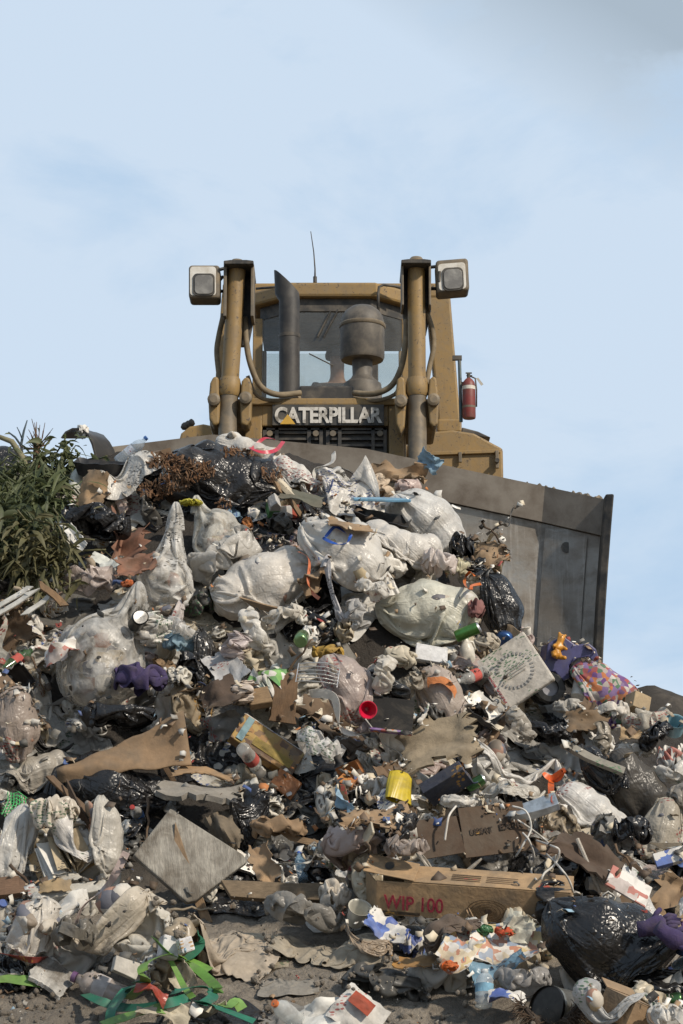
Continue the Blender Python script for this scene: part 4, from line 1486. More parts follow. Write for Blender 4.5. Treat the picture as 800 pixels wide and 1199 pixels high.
WHT, GRY, CRM, CLR = (.76, .725, .665, .85), (.42, .40, .36, .9), (.55, .49, .38, .95), (.62, .61, .58, .55)
PALE, DUST = (.66, .61, .53, .93), (.36, .315, .25, .95)
BLK, TAN, TAN2, BRN, KRF = (.014, .013, .013), (.31, .205, .115), (.23, .15, .085), (.14, .09, .055), (.22, .105, .065)
BNAME = {}
def middle(P):
    p = project(to_world(P)); lo, hi = np.percentile(p, 4, axis=0), np.percentile(p, 96, axis=0)
    return (lo + hi) / 2, hi - lo
def bag(name, px, py, Lp, Tp, ang, color, mat=None, seed=0, **k):
    d = dist_at(px, py)
    ax, ay = px, py
    for t in range(3):
        h = hit_surface(ax, ay, Tp * d * .4)
        P, nx, ny, Wl, rl = sim_bag(h, ang, Lp * d, Tp * d, seed=seed, aim=(ax, ay), lumps_out=True, **k)
        e = middle(P)[0] - (px, py)
        if np.abs(e).max() < 9: break
        ax, ay = ax - .8 * e[0], ay - .8 * e[1]
    o = obj_from_slope(name, P, grid_faces(nx, ny, True), mat or FILM, color, fold=fold_bag(nx, ny, s=seed))
    if mat is None and color[3] < .96 and k.get('lumps', 9) > 0:
        r = np.random.default_rng(seed); mb = MB()
        nv = 0
        for w_, q_ in zip(Wl, rl):
            D = P - w_; l = np.linalg.norm(D, axis=1); vd = to_slope(CAM) - w_; vd /= np.linalg.norm(vd)
            near = l < 1.5 * q_
            if ((D[near] @ vd) > .75 * l[near]).sum() < 12 or (D[near, 2] > .7 * l[near]).sum() < 12: continue
            nv += 1
            Mx = Matrix.Translation(Vector(to_world(w_)) - o.location) @ Euler(r.uniform(0, 6, 3)).to_matrix().to_4x4() @ Matrix.Diagonal((q_ * .8, q_ * .6, q_ * .72, 1))
            mb.lathe([(.02, -1), (.5, -.87), (.87, -.5), (1, 0), (.87, .5), (.5, .87), (.02, 1)], 14, Mx)
        if nv: dented(mb, .035, seed, 16).build('contents', CONTENTS, o, color=(.3, .26, .22), smooth=True)
    hstamp(dense(P, nx, ny, True))
    return o
def sheet(name, px, py, w, h, rot, color, mat=None, sq=.75, rough=.03, n=34, seed=0, lift=0.0, stiff=.12, solid=0.0):
    d = dist_at(px, py)
    ax, ay, f = px, py, 1.0
    for t in range(4):
        p = hit_surface(ax, ay, .03)
        P = sim_sheet([(p[0], p[1], lift * .5, w * d / sq, f * h * d / .7 / (sq + (1 - sq) * .4), R(rot), sq, rough)], n, seed=seed, stiff=stiff, steps=45)[0]
        m, ext = middle(P)
        e = m - (px, py)
        tall = ext[1] / max(h, w * abs(math.sin(R(rot))), 14)
        if np.abs(e).max() < 9 and tall < 1.35: break
        if tall > 1.35: f *= .7
        ax, ay = ax - .7 * e[0], ay - .7 * e[1]
    o = obj_from_slope(name, P, grid_faces(n, n), mat or FILM, color, solid=solid, fold=fold_sheet(n, s=seed))
    hstamp(dense(P, n, n))
    return o
WADS = {}
def wad_mesh(key, mat):
    if (key, mat.name) not in WADS:
        if key not in WADS:
            kind, sd = key
            if kind == 'paper': P = sim_wad(24, .30, .30, .2, .062, (1, .9, .75), sd)
            elif kind == 'loose': P = sim_wad(28, .5, .42, .3, .115, (1.15, 1, .6), sd, 45)
            elif kind == 'long': P = sim_wad(28, .62, .4, .35, .10, (1.9, .8, .6), sd, 45)
            else: P = sim_wad(26, .36, .36, .22, .095, (1, 1, .7), sd, 50, .3)
            WADS[key] = P
        n = int(math.sqrt(len(WADS[key])))
        me = mesh_np('crumple', WADS[key] - WADS[key].mean(0), grid_faces(n, n))
        me.materials.append(mat); fold_attr(me, fold_sheet(n, 4, 1.5, key[1]))
        WADS[(key, mat.name)] = me
    return WADS[(key, mat.name)]
def wad(name, px, py, w, h, color, mat=None, key=('loose', 0), rot=(0, 0, 0), sink=.03):
    d = dist_at(px, py)
    me = wad_mesh(key, mat or FILM)
    o = link(name, me); o.color = (*color[:3], color[3] if len(color) > 3 else 1)
    q = o.modifiers.new('sub', 'SUBSURF'); q.levels = q.render_levels = 1
    c = np.array([v.co[:] for v in me.vertices])
    ext = np.ptp(c, 0)
    s = (w * d / ext[0], (w + h) / 2 * d / ext[1] * .9, h * d / ext[2] * .85)
    me2 = me.copy(); me2.vertices.foreach_set('co', (c * s).astype(np.float32).ravel()); o.data = me2
    place_at(o, rot, px=(px, py), sink=sink)
    return o
def lay(o, px, py, rot=(0, 0, 0), sink=.015, pct=90, stamp=True):
    place_at(o, rot, px=(px, py), sink=sink, pct=pct, stamp=stamp)
    return o
def M(px, py, w):       # metres for a width in photo pixels at that spot
    return w * dist_at(px, py)
def path(pts, lift=.02):
    """points on the heap under photo positions (x, y, extra height)"""
    out = []
    for p in pts:
        h = hit_surface(p[0], p[1], lift + (p[2] if len(p) > 2 else 0))
        out.append(to_world(h))
    return out
def own_origin(o):
    """move a mesh's origin to its middle"""
    c = np.array([v.co[:] for v in o.data.vertices]).mean(0)
    o.data.transform(Matrix.Translation(-Vector(c))); o.location = Vector(c)
    return o
def chips(name, spots, col, size, mat, seed=0, lift=.01):
    """a loose scatter of flakes lying on what is there"""
    r = np.random.default_rng(seed)
    mb = MB()
    for cx, cy, rx, ry, n in spots:
        for i in range(n):
            a = r.uniform(0, 6.28); k = math.sqrt(r.random())
            p = hit_surface(cx + rx * k * math.cos(a), cy + ry * k * math.sin(a), 0)
            p[2] = min(p[2], hget(p[0], p[1])) + lift * r.random() * 2
            s = size * r.uniform(.35, 1.4)
            Mx = Matrix.Translation(to_world(p)) @ Euler(r.uniform(0, 6.28, 3)).to_matrix().to_4x4()
            mb.add([(-s, -s * .3, 0), (s, -s * .25, .1 * s), (s * .9, s * .3, -.1 * s), (-s * .8, s * .25, .12 * s)], [(0, 1, 2, 3)], Mx)
    return own_origin(mb.build(name, mat, None, color=col, solid=.004))

CONTENTS = mat_print('bag_contents', [(.45, .4, .33), (.2, .16, .12), (.5, .46, .4), (.3, .17, .12), (.12, .12, .14), (.42, .33, .2), (.5, .48, .44)], 13)
# ---- leafy green waste on the upper left shoulder
def plant(seed, px, py, spread, n, col, hgt=.3):
    r = np.random.default_rng(seed)
    c = to_world(hit_surface(px, py, .02))
    e = empty('uprooted_plant', c)
    mb = MB(); st = MB()
    for i in range(n):
        a = r.uniform(0, 2 * math.pi); el = r.uniform(-.9, .8)
        d = Vector((math.cos(a) * math.cos(el), -abs(math.sin(a) * math.cos(el)) * .8 + .15, math.sin(el)))
        base = Vector(r.normal(size=3) * spread * .33); base.y = -abs(base.y) * .4
        l = spread * r.uniform(.12, .48); w = l * r.uniform(.06, .15)
        s = d.cross(Vector(r.normal(size=3))).normalized()
        nn = d.cross(s)
        P = []
        for k in range(5):
            t = k / 4
            droop = Vector((0, 0, -1)) * l * .55 * t * t
            P.append(base + d * l * t + droop + nn * .12 * l * math.sin(t * 3 + i))
        wd = [.25, .85, 1, .7, .08]
        V = []
        for k in range(5):
            V += [P[k] - s * w * wd[k] + nn * w * .5 * wd[k], P[k], P[k] + s * w * wd[k] + nn * w * .5 * wd[k]]
        F = []
        for k in range(4):
            b = k * 3
            F += [(b, b + 1, b + 4, b + 3), (b + 1, b + 2, b + 5, b + 4)]
        mb.add(V, F)
        if i % 4 == 0:
            mb.tube([base - d * l * .5, base, base + d * l * .5], .006, 5)
    lf = mb.build('foliage', FOLIAGE, e, color=col, smooth=True)
    return e
for i, (px, py, sp, n, col, lab) in enumerate((
    (62, 563, .40, 420, (.10, .115, .045), 'topmost uprooted plant with broad leaves, beside the black curved panel'),
    (22, 588, .42, 460, (.085, .10, .04), 'mid green uprooted plant under the bare broken branch'),
    (58, 604, .40, 420, (.10, .12, .047), 'leafy uprooted plant with broad pale leaves beside the black sheet'),
    (18, 636, .42, 460, (.07, .085, .034), 'dark green uprooted plant lying low at the edge of the heap'),
    (50, 648, .36, 340, (.125, .115, .05), 'lowest yellow green uprooted plant with drooping stems above the white slats'))):
    L('leafy plants' if i != 2 else 'pale leafy plant', px, py, 85, 60, lab, 'plant', (lambda i=i, px=px, py=py, sp=sp, n=n, col=col: plant(50 + i, px, py, sp, n, col)), 'uprooted plants thrown on the heap')
def branch():
    mb = MB()
    P = lambda x, y, Y=13.7: at(x, y, Y)
    mb.tube([P(34, 560), P(26, 535), P(14, 517), P(-2, 511)], [.026, .022, .02, .016], 8)
    return own_origin(mb.build('broken_branch', WOOD, None, color=(.24, .22, .13), smooth=True))
L('broken branch', 16, 522, 40, 40, 'thick bare broken branch curving out over the leafy plants', 'branch', branch)
def twig():
    mb = MB(); P = lambda x, y, Y=13.75: at(x, y, Y)
    mb.tube([P(27, 545), P(25, 520), P(28, 505), P(32, 492)], [.012, .01, .008, .004], 6)
    mb.tube([P(25, 522), P(18, 512), P(10, 506)], [.009, .008, .005], 6)
    mb.tube([P(26, 514), P(23, 506), P(20, 500)], [.006, .005, .003], 6)
    return own_origin(mb.build('twig', WOOD, None, color=(.07, .10, .12), smooth=True))
L('blue twig', 22, 515, 20, 40, 'thin forked bluish twig sticking up against the sky', 'twig', twig)
def root_tuft():
    r = np.random.default_rng(3); mb = MB(); b = at(43, 528, 13.75)
    mb.tube([b - np.array([0, 0, .15]), b + np.array([0, 0, .05])], [.03, .022], 8)
    for i in range(34):
        d = r.normal(size=3) * .05 + np.array([0, 0, .07])
        mb.tube([b + np.array([0, 0, .02]), b + d * .7 + r.normal(size=3) * .01, b + d * 1.3], [.006, .004, .002], 4)
    return own_origin(mb.build('root_tuft', WOOD, None, color=(.16, .09, .05)))
L('root tuft', 43, 512, 20, 30, 'dry brown root tuft standing up above the leafy plants', 'root', root_tuft)
L('dark bag at the edge', 4, 545, 45, 50, 'dark bag half hidden behind the leafy plants under the branch', 'rubbish bag', lambda: bag('rubbish_bag', 4, 548, 60, 55, 10, BLK, BLACK, 11))
# ---- crest
def curved_panel():
    A = [(72, 513), (77, 506), (85, 502), (95, 502), (103, 509), (108, 520), (111, 531), (112, 542)]
    B = [(99, 513), (106, 508), (113, 507), (121, 510), (128, 518), (133, 527), (136, 536), (138, 546)]
    V = []
    for t in (0, .33, .66, 1):
        for (x0, y0), (x1, y1) in zip(A, B):
            V.append(at(x0 + (x1 - x0) * t, y0 + (y1 - y0) * t, 13.85 + .5 * t))
    return own_origin(MB().add(V, grid_faces(8, 4)).build('curved_panel', PLASTIC, None, color=(.03, .027, .024), smooth=True, solid=.012))
L('black curved panel', 105, 522, 62, 40, 'curved black plastic panel with a pale worn edge on the crest beside the plants', 'panel', curved_panel)
L('white cone on the crest', 96, 506, 14, 24, 'small torn white paper peak poking up behind the black curved panel', 'paper', lambda: wad('paper_scrap', 97, 506, 16, 24, WHT, PAPER, ('paper', 40)))
L('empty water bottle', 156, 526, 34, 26, 'clear crushed water bottle with a blue cap lying on the crest', 'bottle', lambda: lay(bottle(.26, .04, (.62, .7, .78, .35), (.05, .13, .35), (.5, .55, .62), seed=1, dent=.006), 154, 528, (20, 50, 10), 0))
L('grey crest bag', 184, 534, 46, 30, 'smooth pale grey bag on the crest beside the empty water bottle', 'rubbish bag', lambda: bag('rubbish_bag', 184, 536, 62, 40, 10, (.40, .39, .36, .95), seed=12, neck=False))
L('white crest sheet', 150, 558, 74, 34, 'white plastic sheet spread below the grey bag on the crest', 'plastic sheet', lambda: sheet('plastic_sheet', 152, 558, 78, 40, 15, WHT, sq=.85, seed=2))
L('cut carton', 106, 574, 32, 40, 'plain tan cut cardboard carton end standing below the black crate', 'carton', lambda: lay(panel('carton_end', M(108, 572, 36), M(108, 572, 46), TAN, bend=.04, seed=4), 108, 573, (-12, 12, -25), 0))
L('milk jug', 88, 562, 22, 40, 'cloudy white plastic jug wedged beside the tan cut carton', 'jug', lambda: lay(jug(.28, .055, (.55, .55, .48), (.5, .5, .45), 2), 90, 562, (-15, 20, 30), .02))
L('black crate', 118, 543, 44, 14, 'flat black plastic crate under the black curved panel', 'crate', lambda: lay(tray(.34, .2, .1, (.02, .02, .022), 5, 'crate'), 118, 546, (-70, 5, 0), 0))
L('burst black bag', 272, 572, 150, 84, 'big burst black bag full of brown mulch lying across the crest', 'rubbish bag', lambda: bag('rubbish_bag', 284, 570, 166, 94, -24, (.02, .018, .017), BLACK, 21, nx=64, ny=52, slack=1.16))
L('mulch patch', 225, 548, 70, 36, 'brown wood mulch spilled over the burst black bag', 'mulch', lambda: mulch())
def mulch():
    o = chips('wood_mulch', [(194, 541, 22, 10, 110), (224, 552, 28, 13, 150), (204, 566, 22, 10, 90), (182, 574, 20, 10, 90), (284, 528, 28, 6, 90), (318, 556, 12, 8, 40), (262, 592, 10, 7, 20)], (.17, .085, .04), .022, MULCH, 5, .006)
    return tag(o, kind='stuff')
L('white red tie bag', 300, 532, 84, 30, 'long white rubbish bag with red drawstring behind the burst black bag', 'rubbish bag', lambda: bag('rubbish_bag', 300, 532, 110, 42, -22, WHT, seed=22, neck=False, bend=.1))
def loop(px, py, w, h, col, r=.008, seed=0, name='drawstring', lift=.02):
    q = np.random.default_rng(seed); pts = []
    for i in range(7):
        a = i / 6 * 5.4
        pts.append((px + w / 2 * math.cos(a) + q.normal() * 2, py + h / 2 * math.sin(a) + q.normal() * 2, .02 + .03 * math.sin(i)))
    return own_origin(ribbon(path(pts, lift), r * 3.2, col, seed=seed, name=name))
L('red drawstring loop', 310, 522, 28, 16, 'loose loop of red drawstring on the long white bag', 'drawstring', lambda: loop(312, 522, 32, 16, (.5, .03, .06), seed=3))
L('olive white bag', 503, 712, 112, 82, 'very full olive white bag, biggest pale bag near the blade', 'rubbish bag', lambda: bag('rubbish_bag', 502, 714, 116, 84, 172, (.70, .68, .57, .93), seed=35, nx=64, ny=54, slack=1.08, bend=.12, neck=False, lumps=6))
L('white orange drawstring bag', 310, 682, 118, 78, 'full white bag with an orange drawstring at its mouth, in mid heap', 'rubbish bag', lambda: bag('rubbish_bag', 312, 684, 128, 90, 22, (.76, .71, .64, .75), seed=28, nx=64, ny=54, slack=1.1, bend=.14, lumps=12))
L('creased white bag', 350, 560, 70, 34, 'flattened white bag with a red mark between the burst black bag and the blade', 'rubbish bag', lambda: bag('rubbish_bag', 350, 559, 80, 38, -25, WHT, seed=23, slack=1.35))
L('dark green board', 352, 582, 50, 18, 'thin dark green board tilted beside the burst black bag', 'board', lambda: lay(panel('thin_board', M(350, 580, 52), M(350, 580, 26), (.10, .10, .075), bend=.015, seed=7), 352, 582, (-50, 14, 0), 0))
L('blue strap', 387, 573, 12, 24, 'short bright blue strap standing beside the pointed white sheet', 'strap', lambda: own_origin(ribbon(path([(383, 585, .01), (386, 575, .05), (390, 562, .06)]), .05, (.04, .12, .42), seed=2, twist=.3)))
L('pointed white sheet', 410, 558, 60, 58, 'white plastic sheet pulled up to a point in front of the blade', 'plastic sheet', lambda: pointed())
def pointed():
    h = hit_surface(412, 572, .02); n = 30; r = np.random.default_rng(4)
    P = sim_wad(30, .62, .5, .4, .17, (1.3, .7, 1.1), 77, 40) + h + np.array([0, .05, .1])
    P = pbd(P, grid_pairs(30, 30, .62 / 29, .5 / 29, bend=.12), 40, 4, GRAV * .0012, lambda P, Q, t: pinpt(P, Q, to_slope(at(428, 532, to_world(h)[1]))))
    o = obj_from_slope('plastic_sheet', P, grid_faces(n, n), FILM, WHT, fold=fold_sheet(n)); hstamp(dense(P, n, n)); return o
def pinpt(P, Q, top):
    P = on_heap(P, Q)
    for k, f in ((899, 0), (898, .02), (869, .02), (868, .03)):
        d = P[k] - top; l = np.linalg.norm(d)
        if l > f: P[k] = top + d * f / max(l, 1e-6)
    return P
L('peach paper stack', 447, 570, 30, 30, 'crumpled white and peach papers behind the pale blue lid', 'paper', lambda: wad('paper_stack', 447, 570, 36, 34, (.6, .47, .34), PAPER, ('loose', 41), (0, 60, 20)))
L('pink tied knot', 478, 570, 28, 26, 'crumpled pinkish white bag top with red ties on the big translucent bag', 'rubbish bag', lambda: wad('bag_knot', 478, 571, 34, 30, (.6, .47, .42, .9), FILM, ('paper', 42)))
L('big translucent bag', 505, 610, 80, 78, 'big smooth translucent white bag leaning against the blade', 'rubbish bag', lambda: bag('rubbish_bag', 500, 612, 96, 76, -42, (.74, .72, .68, .7), seed=24, lumps=3, slack=1.08, bend=.12, neck=False))
L('black tray', 448, 600, 58, 24, 'glossy black plastic tray under the pale blue lid', 'tray', lambda: lay(tray(.38, .22, .05, (.018, .018, .02), 8), 448, 606, (-64, 14, 0), .02))
L('pale blue lid', 446, 584, 62, 8, 'flat pale blue plastic lid lying edge on above the black tray', 'lid', lambda: lay(closed_box(.38, .02, .2, (.16, .33, .47), PLASTIC, 'tub_cover', 3, .004, .008), 446, 585, (15, 1, 4), -.01))
L('dark wad by the blade', 541, 640, 26, 40, 'dark wad of black film pressed against the blade beside the translucent bag', 'plastic film', lambda: wad('black_film', 541, 640, 32, 46, BLK, BLACK, ('loose', 43)))
L('grey creased sack', 470, 636, 88, 52, 'creased dirty white sack lying below the black tray', 'sack', lambda: bag('sack', 470, 636, 100, 54, -25, (.72, .68, .62, .97), seed=25, slack=1.35, neck=False, lumps=7))
L('wide white bag', 402, 645, 96, 70, 'wide crumpled white bag with a blue tie in the middle of the heap', 'rubbish bag', lambda: bag('rubbish_bag', 405, 648, 108, 84, -30, WHT, seed=26, slack=1.25, lumps=8, bend=.1))
L('blue tie', 394, 626, 32, 20, 'tangled bright blue tie on top of the wide white bag', 'tie', lambda: loop(396, 628, 34, 18, (.03, .10, .42), .006, 5, 'bag_tie'))
L('tan card flap', 412, 613, 50, 18, 'clean tan cardboard flap beneath the black tray', 'cardboard', lambda: lay(panel('cardboard_flap', M(412, 613, 52), M(412, 613, 34), TAN, bend=.02, seed=9), 412, 614, (-62, 6, 10), 0))
L('bag with maroon trim', 400, 680, 42, 64, 'white bag with a thin maroon trim standing beside the white drawstring bag', 'rubbish bag', lambda: trimmed())
def trimmed():
    o = bag('rubbish_bag', 402, 680, 70, 40, 115, (.62, .6, .6, .97), seed=27, slack=1.25)
    return o
L('orange drawstring', 366, 682, 18, 50, 'orange drawstring hanging from the mouth of the full white bag', 'drawstring', lambda: own_origin(ribbon(path([(350, 646, .02), (362, 655, .05), (361, 680, .05), (366, 694, .04), (374, 701, .03)], .03), .022, (.55, .17, .08), seed=3)))
L('tall clear bag', 200, 648, 62, 118, 'tall clear plastic bag hanging down with stretched folds', 'plastic bag', lambda: bag('plastic_bag', 198, 652, 128, 70, 84, (.76, .74, .70, .15), seed=29, slack=1.55, lumps=2, bend=.05, taper=True))
L('yellow tied clear bag', 244, 612, 50, 60, 'clear bag tied with a yellow band next to the tall clear bag', 'plastic bag', lambda: bag('plastic_bag', 248, 612, 76, 62, 118, (.74, .72, .66, .2), seed=30, slack=1.5, lumps=4, taper=True))
L('yellow band', 222, 590, 26, 12, 'crumpled yellow band at the neck of the clear bag', 'band', lambda: wad('yellow_band', 224, 588, 30, 12, (.5, .45, .06, 1), FILM, ('long', 44)))
L('dirty white sack', 262, 652, 84, 66, 'dirty flattened white sack between the tall clear bag and the drawstring bag', 'sack', lambda: wad('sack', 262, 652, 92, 64, (.56, .53, .48, .97), FILM, ('loose', 79), (0, -30, 0)))
L('torn brown paper', 152, 632, 46, 66, 'torn sheet of red brown kraft paper beside the tall clear bag', 'paper', lambda: lay(panel('kraft_paper', M(150, 632, 40), M(150, 632, 78), KRF, bend=.07, torn=.035, seed=10, t=.003), 150, 632, (-35, 15, 20), 0))
L('folded brown paper', 158, 660, 38, 26, 'lower folded piece of red brown kraft paper', 'paper', lambda: lay(panel('kraft_paper', M(150, 660, 44), M(150, 660, 34), KRF, bend=.04, torn=.02, seed=11, t=.003), 158, 662, (-40, -8, 10), 0))
L('black sheet', 112, 612, 74, 52, 'sagging black plastic sheet below the tan cut carton', 'plastic sheet', lambda: wad('black_sheet', 112, 612, 86, 48, BLK, BLACK, ('loose', 82), (0, 10, 0)))
L('white broken strip', 82, 625, 28, 48, 'broken white plastic strip below the black sheet', 'plastic strip', lambda: lay(panel('plastic_strip', M(84, 628, 13), M(84, 628, 62), (.62, .6, .56), PLASTIC, .03, .012, .006, 12), 84, 626, (-35, -38, 0), 0))
for i, (px, py, rz, lb) in enumerate(((116, 655, 25, 'upper of two white printed cards beside the torn brown paper'), (128, 662, -20, 'lower of two white printed cards beside the torn brown paper'))):
    L('white cards', px, py, 18, 14, lb, 'card', (lambda px=px, py=py, rz=rz: lay(panel('printed_card', .12, .09, (.62, .63, .58), PAPER, .012, .003, .003, px), px, py, (-40, rz, 0), 0)), 'white printed cards')
L('pinkish film', 100, 682, 66, 42, 'crumpled pinkish clear film above the big tied clear bag', 'plastic film', lambda: wad('plastic_film', 102, 682, 74, 46, (.5, .42, .38, .85), FILM, ('loose', 45)))
L('rolled white film', 58, 668, 44, 74, 'long rolled strip of white film pointing down towards the white slats', 'plastic film', lambda: bag('film_roll', 60, 668, 84, 18, 58, WHT, seed=31, slack=1.6, lumps=0, neck=False, nx=32, ny=50))
for i, (px, py, a, l, lb) in enumerate(((10, 703, -36, 60, 'topmost of three parallel white slats below the leafy plants'), (17, 709, -36, 62, 'middle one of three parallel white slats below the leafy plants'), (42, 706, -42, 40, 'shorter white slat lying apart beside the rolled white film'))):
    L('white slats', px, py, 30, 20, lb, 'slat', (lambda px=px, py=py, a=a, l=l: lay(plank(M(px, py, l), .035, .012, (.55, .53, .48), px, 'slat', PLASTIC), px, py, (-30, a, 0), -.01)), 'white slats')
L('brown slat', 62, 692, 22, 18, 'short brown wooden slat beside the rolled white film', 'slat', lambda: lay(plank(.2, .045, .015, (.2, .12, .06), 8, 'slat'), 62, 694, (-30, 42, 0), 0))
L('big tied clear bag', 122, 752, 98, 118, 'big clear plastic bag tied at its top and spread wide below', 'plastic bag', lambda: bag('plastic_bag', 122, 754, 140, 120, 66, (.62, .60, .56, .15), seed=32, slack=1.4, lumps=5, nx=72, ny=60, bend=.05, taper=True))
L('orange scrap', 152, 682, 18, 12, 'small orange scrap above the knot of the big clear bag', 'scrap', lambda: wad('orange_scrap', 150, 683, 18, 12, (.55, .13, .03), PAPER, ('paper', 46)))
L('white paper by bag', 72, 762, 38, 30, 'folded white and red printed paper leaning on the big clear bag', 'paper', lambda: lay(panel('printed_paper', M(70, 764, 44), M(70, 764, 32), W_, REDPRINT, .05, .01, .002, 55), 71, 763, (-30, -25, -10), .0))
L('draped white bags', 178, 735, 40, 60, 'limp white bag hanging below the tall clear bag', 'plastic bag', lambda: wad('plastic_bag', 178, 736, 42, 62, WHT, FILM, ('long', 73), (0, 80, 0)))
L('wad with red dot', 198, 715, 40, 36, 'rounded pinkish white bag just below the tall clear bag', 'plastic bag', lambda: bag('plastic_bag', 200, 718, 42, 34, 60, (.58, .52, .49, .95), seed=33))
L('wrapped light blue pack', 212, 752, 50, 44, 'light blue packet wrapped in clear plastic', 'packet', lambda: wad('packet', 211, 754, 48, 38, (.33, .47, .55, .95), FILM, ('loose', 81), (0, 20, 0)))
L('clear wrap', 216, 740, 46, 40, 'clear crumpled wrap over the light blue packet', 'plastic film', lambda: wad('plastic_film', 214, 738, 48, 30, (.72, .70, .67, .35), FILM, ('loose', 84), (0, 40, 0)))
L('dark bag mid left', 238, 762, 34, 54, 'upright dark bag beside the wrapped light blue packet', 'rubbish bag', lambda: bag('rubbish_bag', 238, 762, 56, 34, 95, (.03, .028, .026), BLACK, 34))
L('black dented can', 163, 726, 24, 22, 'squashed black can with a yellow spot beside the clear bag knot', 'can', lambda: lay(can(.1, .05, (.03, .03, .03), (.05, .05, .05), 3, .01), 162, 727, (70, 10, 20), 0))
L('purple cloth', 166, 794, 58, 44, 'purple cloth bundled beside the foot of the big clear bag', 'cloth', lambda: wad('cloth', 165, 794, 66, 48, (.05, .036, .095), CLOTH, ('loose', 66)))
L('white tissue flower', 209, 792, 30, 36, 'ruffled white tissue wad like a flower above the dark gap', 'tissue', lambda: wad('tissue', 210, 792, 32, 36, (.68, .64, .55), PAPER, ('paper', 47)))
L('shiny black bag', 588, 705, 58, 68, 'shiny black bag standing against the blade above the pizza box', 'rubbish bag', lambda: bag('rubbish_bag', 586, 706, 76, 58, 118, BLK, BLACK, 36, slack=1.35))
L('maroon scrap', 558, 705, 20, 26, 'maroon mesh scrap between the olive white bag and the shiny black bag', 'cloth', lambda: wad('mesh_scrap', 558, 712, 22, 30, (.22, .10, .09), CLOTH, ('paper', 48)))
L('orange ring', 550, 678, 16, 16, 'bent orange plastic ring above the olive white bag', 'ring', lambda: loop(552, 680, 18, 16, (.6, .14, .02), .006, 6, 'plastic_ring'))
L('yellow crumpled bag', 536, 668, 26, 32, 'crumpled clear bag with yellow print above the orange ring', 'plastic bag', lambda: wad('plastic_bag', 536, 664, 34, 38, (.6, .55, .38, .85), FILM, ('loose', 49)))
L('pinkish folded bag', 512, 655, 40, 44, 'pinkish white folded bag below the big translucent bag', 'plastic bag', lambda: wad('plastic_bag', 514, 657, 46, 44, (.66, .58, .53, .85), FILM, ('loose', 72)))
L('white paper block', 504, 765, 38, 24, 'clean white folded paper block below the olive white bag', 'paper', lambda: lay(closed_box(M(505, 765, 38), M(505, 765, 22), .03, (.66, .65, .64), None, 'paper_block', 5, .004, .003), 505, 766, (-25, 9, 8), -.02))
L('green can', 548, 738, 30, 14, 'green drink can lying on its side below the olive white bag', 'can', lambda: lay(can(.16, .038, (.11, .27, .07), seed=4), 548, 740, (10, 66, 0), -.01))
L('green white can', 352, 748, 18, 24, 'green and white drink can with its lid facing out, in mid heap', 'can', lambda: lay(can(.13, .04, (.22, .34, .16), (.55, .58, .5), 6), 353, 748, (-65, 12, 0), -.03))
L('yellow cloth', 383, 763, 34, 20, 'yellow cloth above the netting bag', 'cloth', lambda: wad('cloth', 384, 763, 40, 22, (.42, .26, .05), CLOTH, ('long', 83)))
L('netting bag', 403, 804, 72, 74, 'pinkish beige net bag with a faint white grid', 'net bag', lambda: bag('net_bag', 405, 804, 84, 66, -60, (.45, .37, .33, .95), seed=37, slack=1.15))
def wire_rack():
    c = hit_surface(372, 790, .12); W = to_world(c); mb = MB(); u = W[1] / 2400
    for k in range(6):
        y = (k - 2.5) * .022
        P = [(-.13, 0, y), (-.06, -.03, y * 1.05), (.02, -.045, y * 1.1), (.1, -.02, y * .9)]
        mb.tube(P, .0028, 5)
    for x in (-.13, .1):
        mb.tube([(x, 0, -.06), (x, 0, .06)], .003, 5)
    return lay(mb.build('wire_rack', METAL, None, color=(.75, .75, .74)), 372, 790, (-20, 8, 0), -.05, stamp=False)
L('wire rack', 372, 790, 50, 26, 'small rack of bent white wires lying against the net bag', 'rack', wire_rack)
def funnel():
    d = .008
    o = MB().lathe([(.001, .05), (.012, .05), (.02, .02), (.045, -.012), (.05, -.03), (.047, -.03), (.04, -.014)], 20, Matrix.Rotation(R(-90), 4, 'X'), cap=(False, False)).build('red_disc', PLASTIC, None, color=(.6, .01, .05), smooth=True, solid=.003)
    return lay(o, 431, 832, (10, 15, 8), -.04)
L('red cap', 430, 833, 20, 24, 'bright red round plastic cap, the brightest red thing in mid heap', 'cap', funnel)
L('thin string', 455, 865, 40, 30, 'thin pale string trailing down from the red cap', 'string', lambda: own_origin(cable(path([(428, 842, .03), (438, 855, .02), (452, 872, .03), (466, 880, .02), (474, 890, .01)]), .004, (.5, .48, .44), 'string')))
L('printed green cloth', 312, 802, 54, 56, 'white cloth with green printed shapes in mid heap', 'cloth', lambda: wad('printed_cloth', 312, 802, 62, 58, WHT, GREENPRINT, ('loose', 69), (0, -30, 0)))
L('brown board', 331, 812, 30, 50, 'upright brown wooden board beside the printed green cloth', 'board', lambda: lay(plank(M(331, 812, 56), M(331, 812, 32), .02, (.16, .095, .05), 3, 'board'), 332, 814, (-20, 92, 5), .02))
L('wood block', 303, 816, 22, 22, 'small tan slatted wood block in front of the printed green cloth', 'wood block', lambda: lay(closed_box(.13, .12, .05, (.26, .17, .09), WOOD, 'wood_block', 6, .004, .006), 304, 817, (-35, -12, 10), -.04))
L('white panel', 268, 782, 46, 46, 'flat dirty white panel tilted behind the printed green cloth', 'panel', lambda: lay(panel('white_board', M(265, 782, 36), M(265, 782, 62), (.52, .51, .5), PAPER, .02, .008, .006, 13), 264, 784, (-40, -35, 0), 0))
L('rag roll', 284, 812, 26, 44, 'twisted cream rag beside the small wood block', 'rag', lambda: wad('rag', 284, 812, 30, 46, (.52, .44, .37), CLOTH, ('long', 50), (0, 80, 0)))
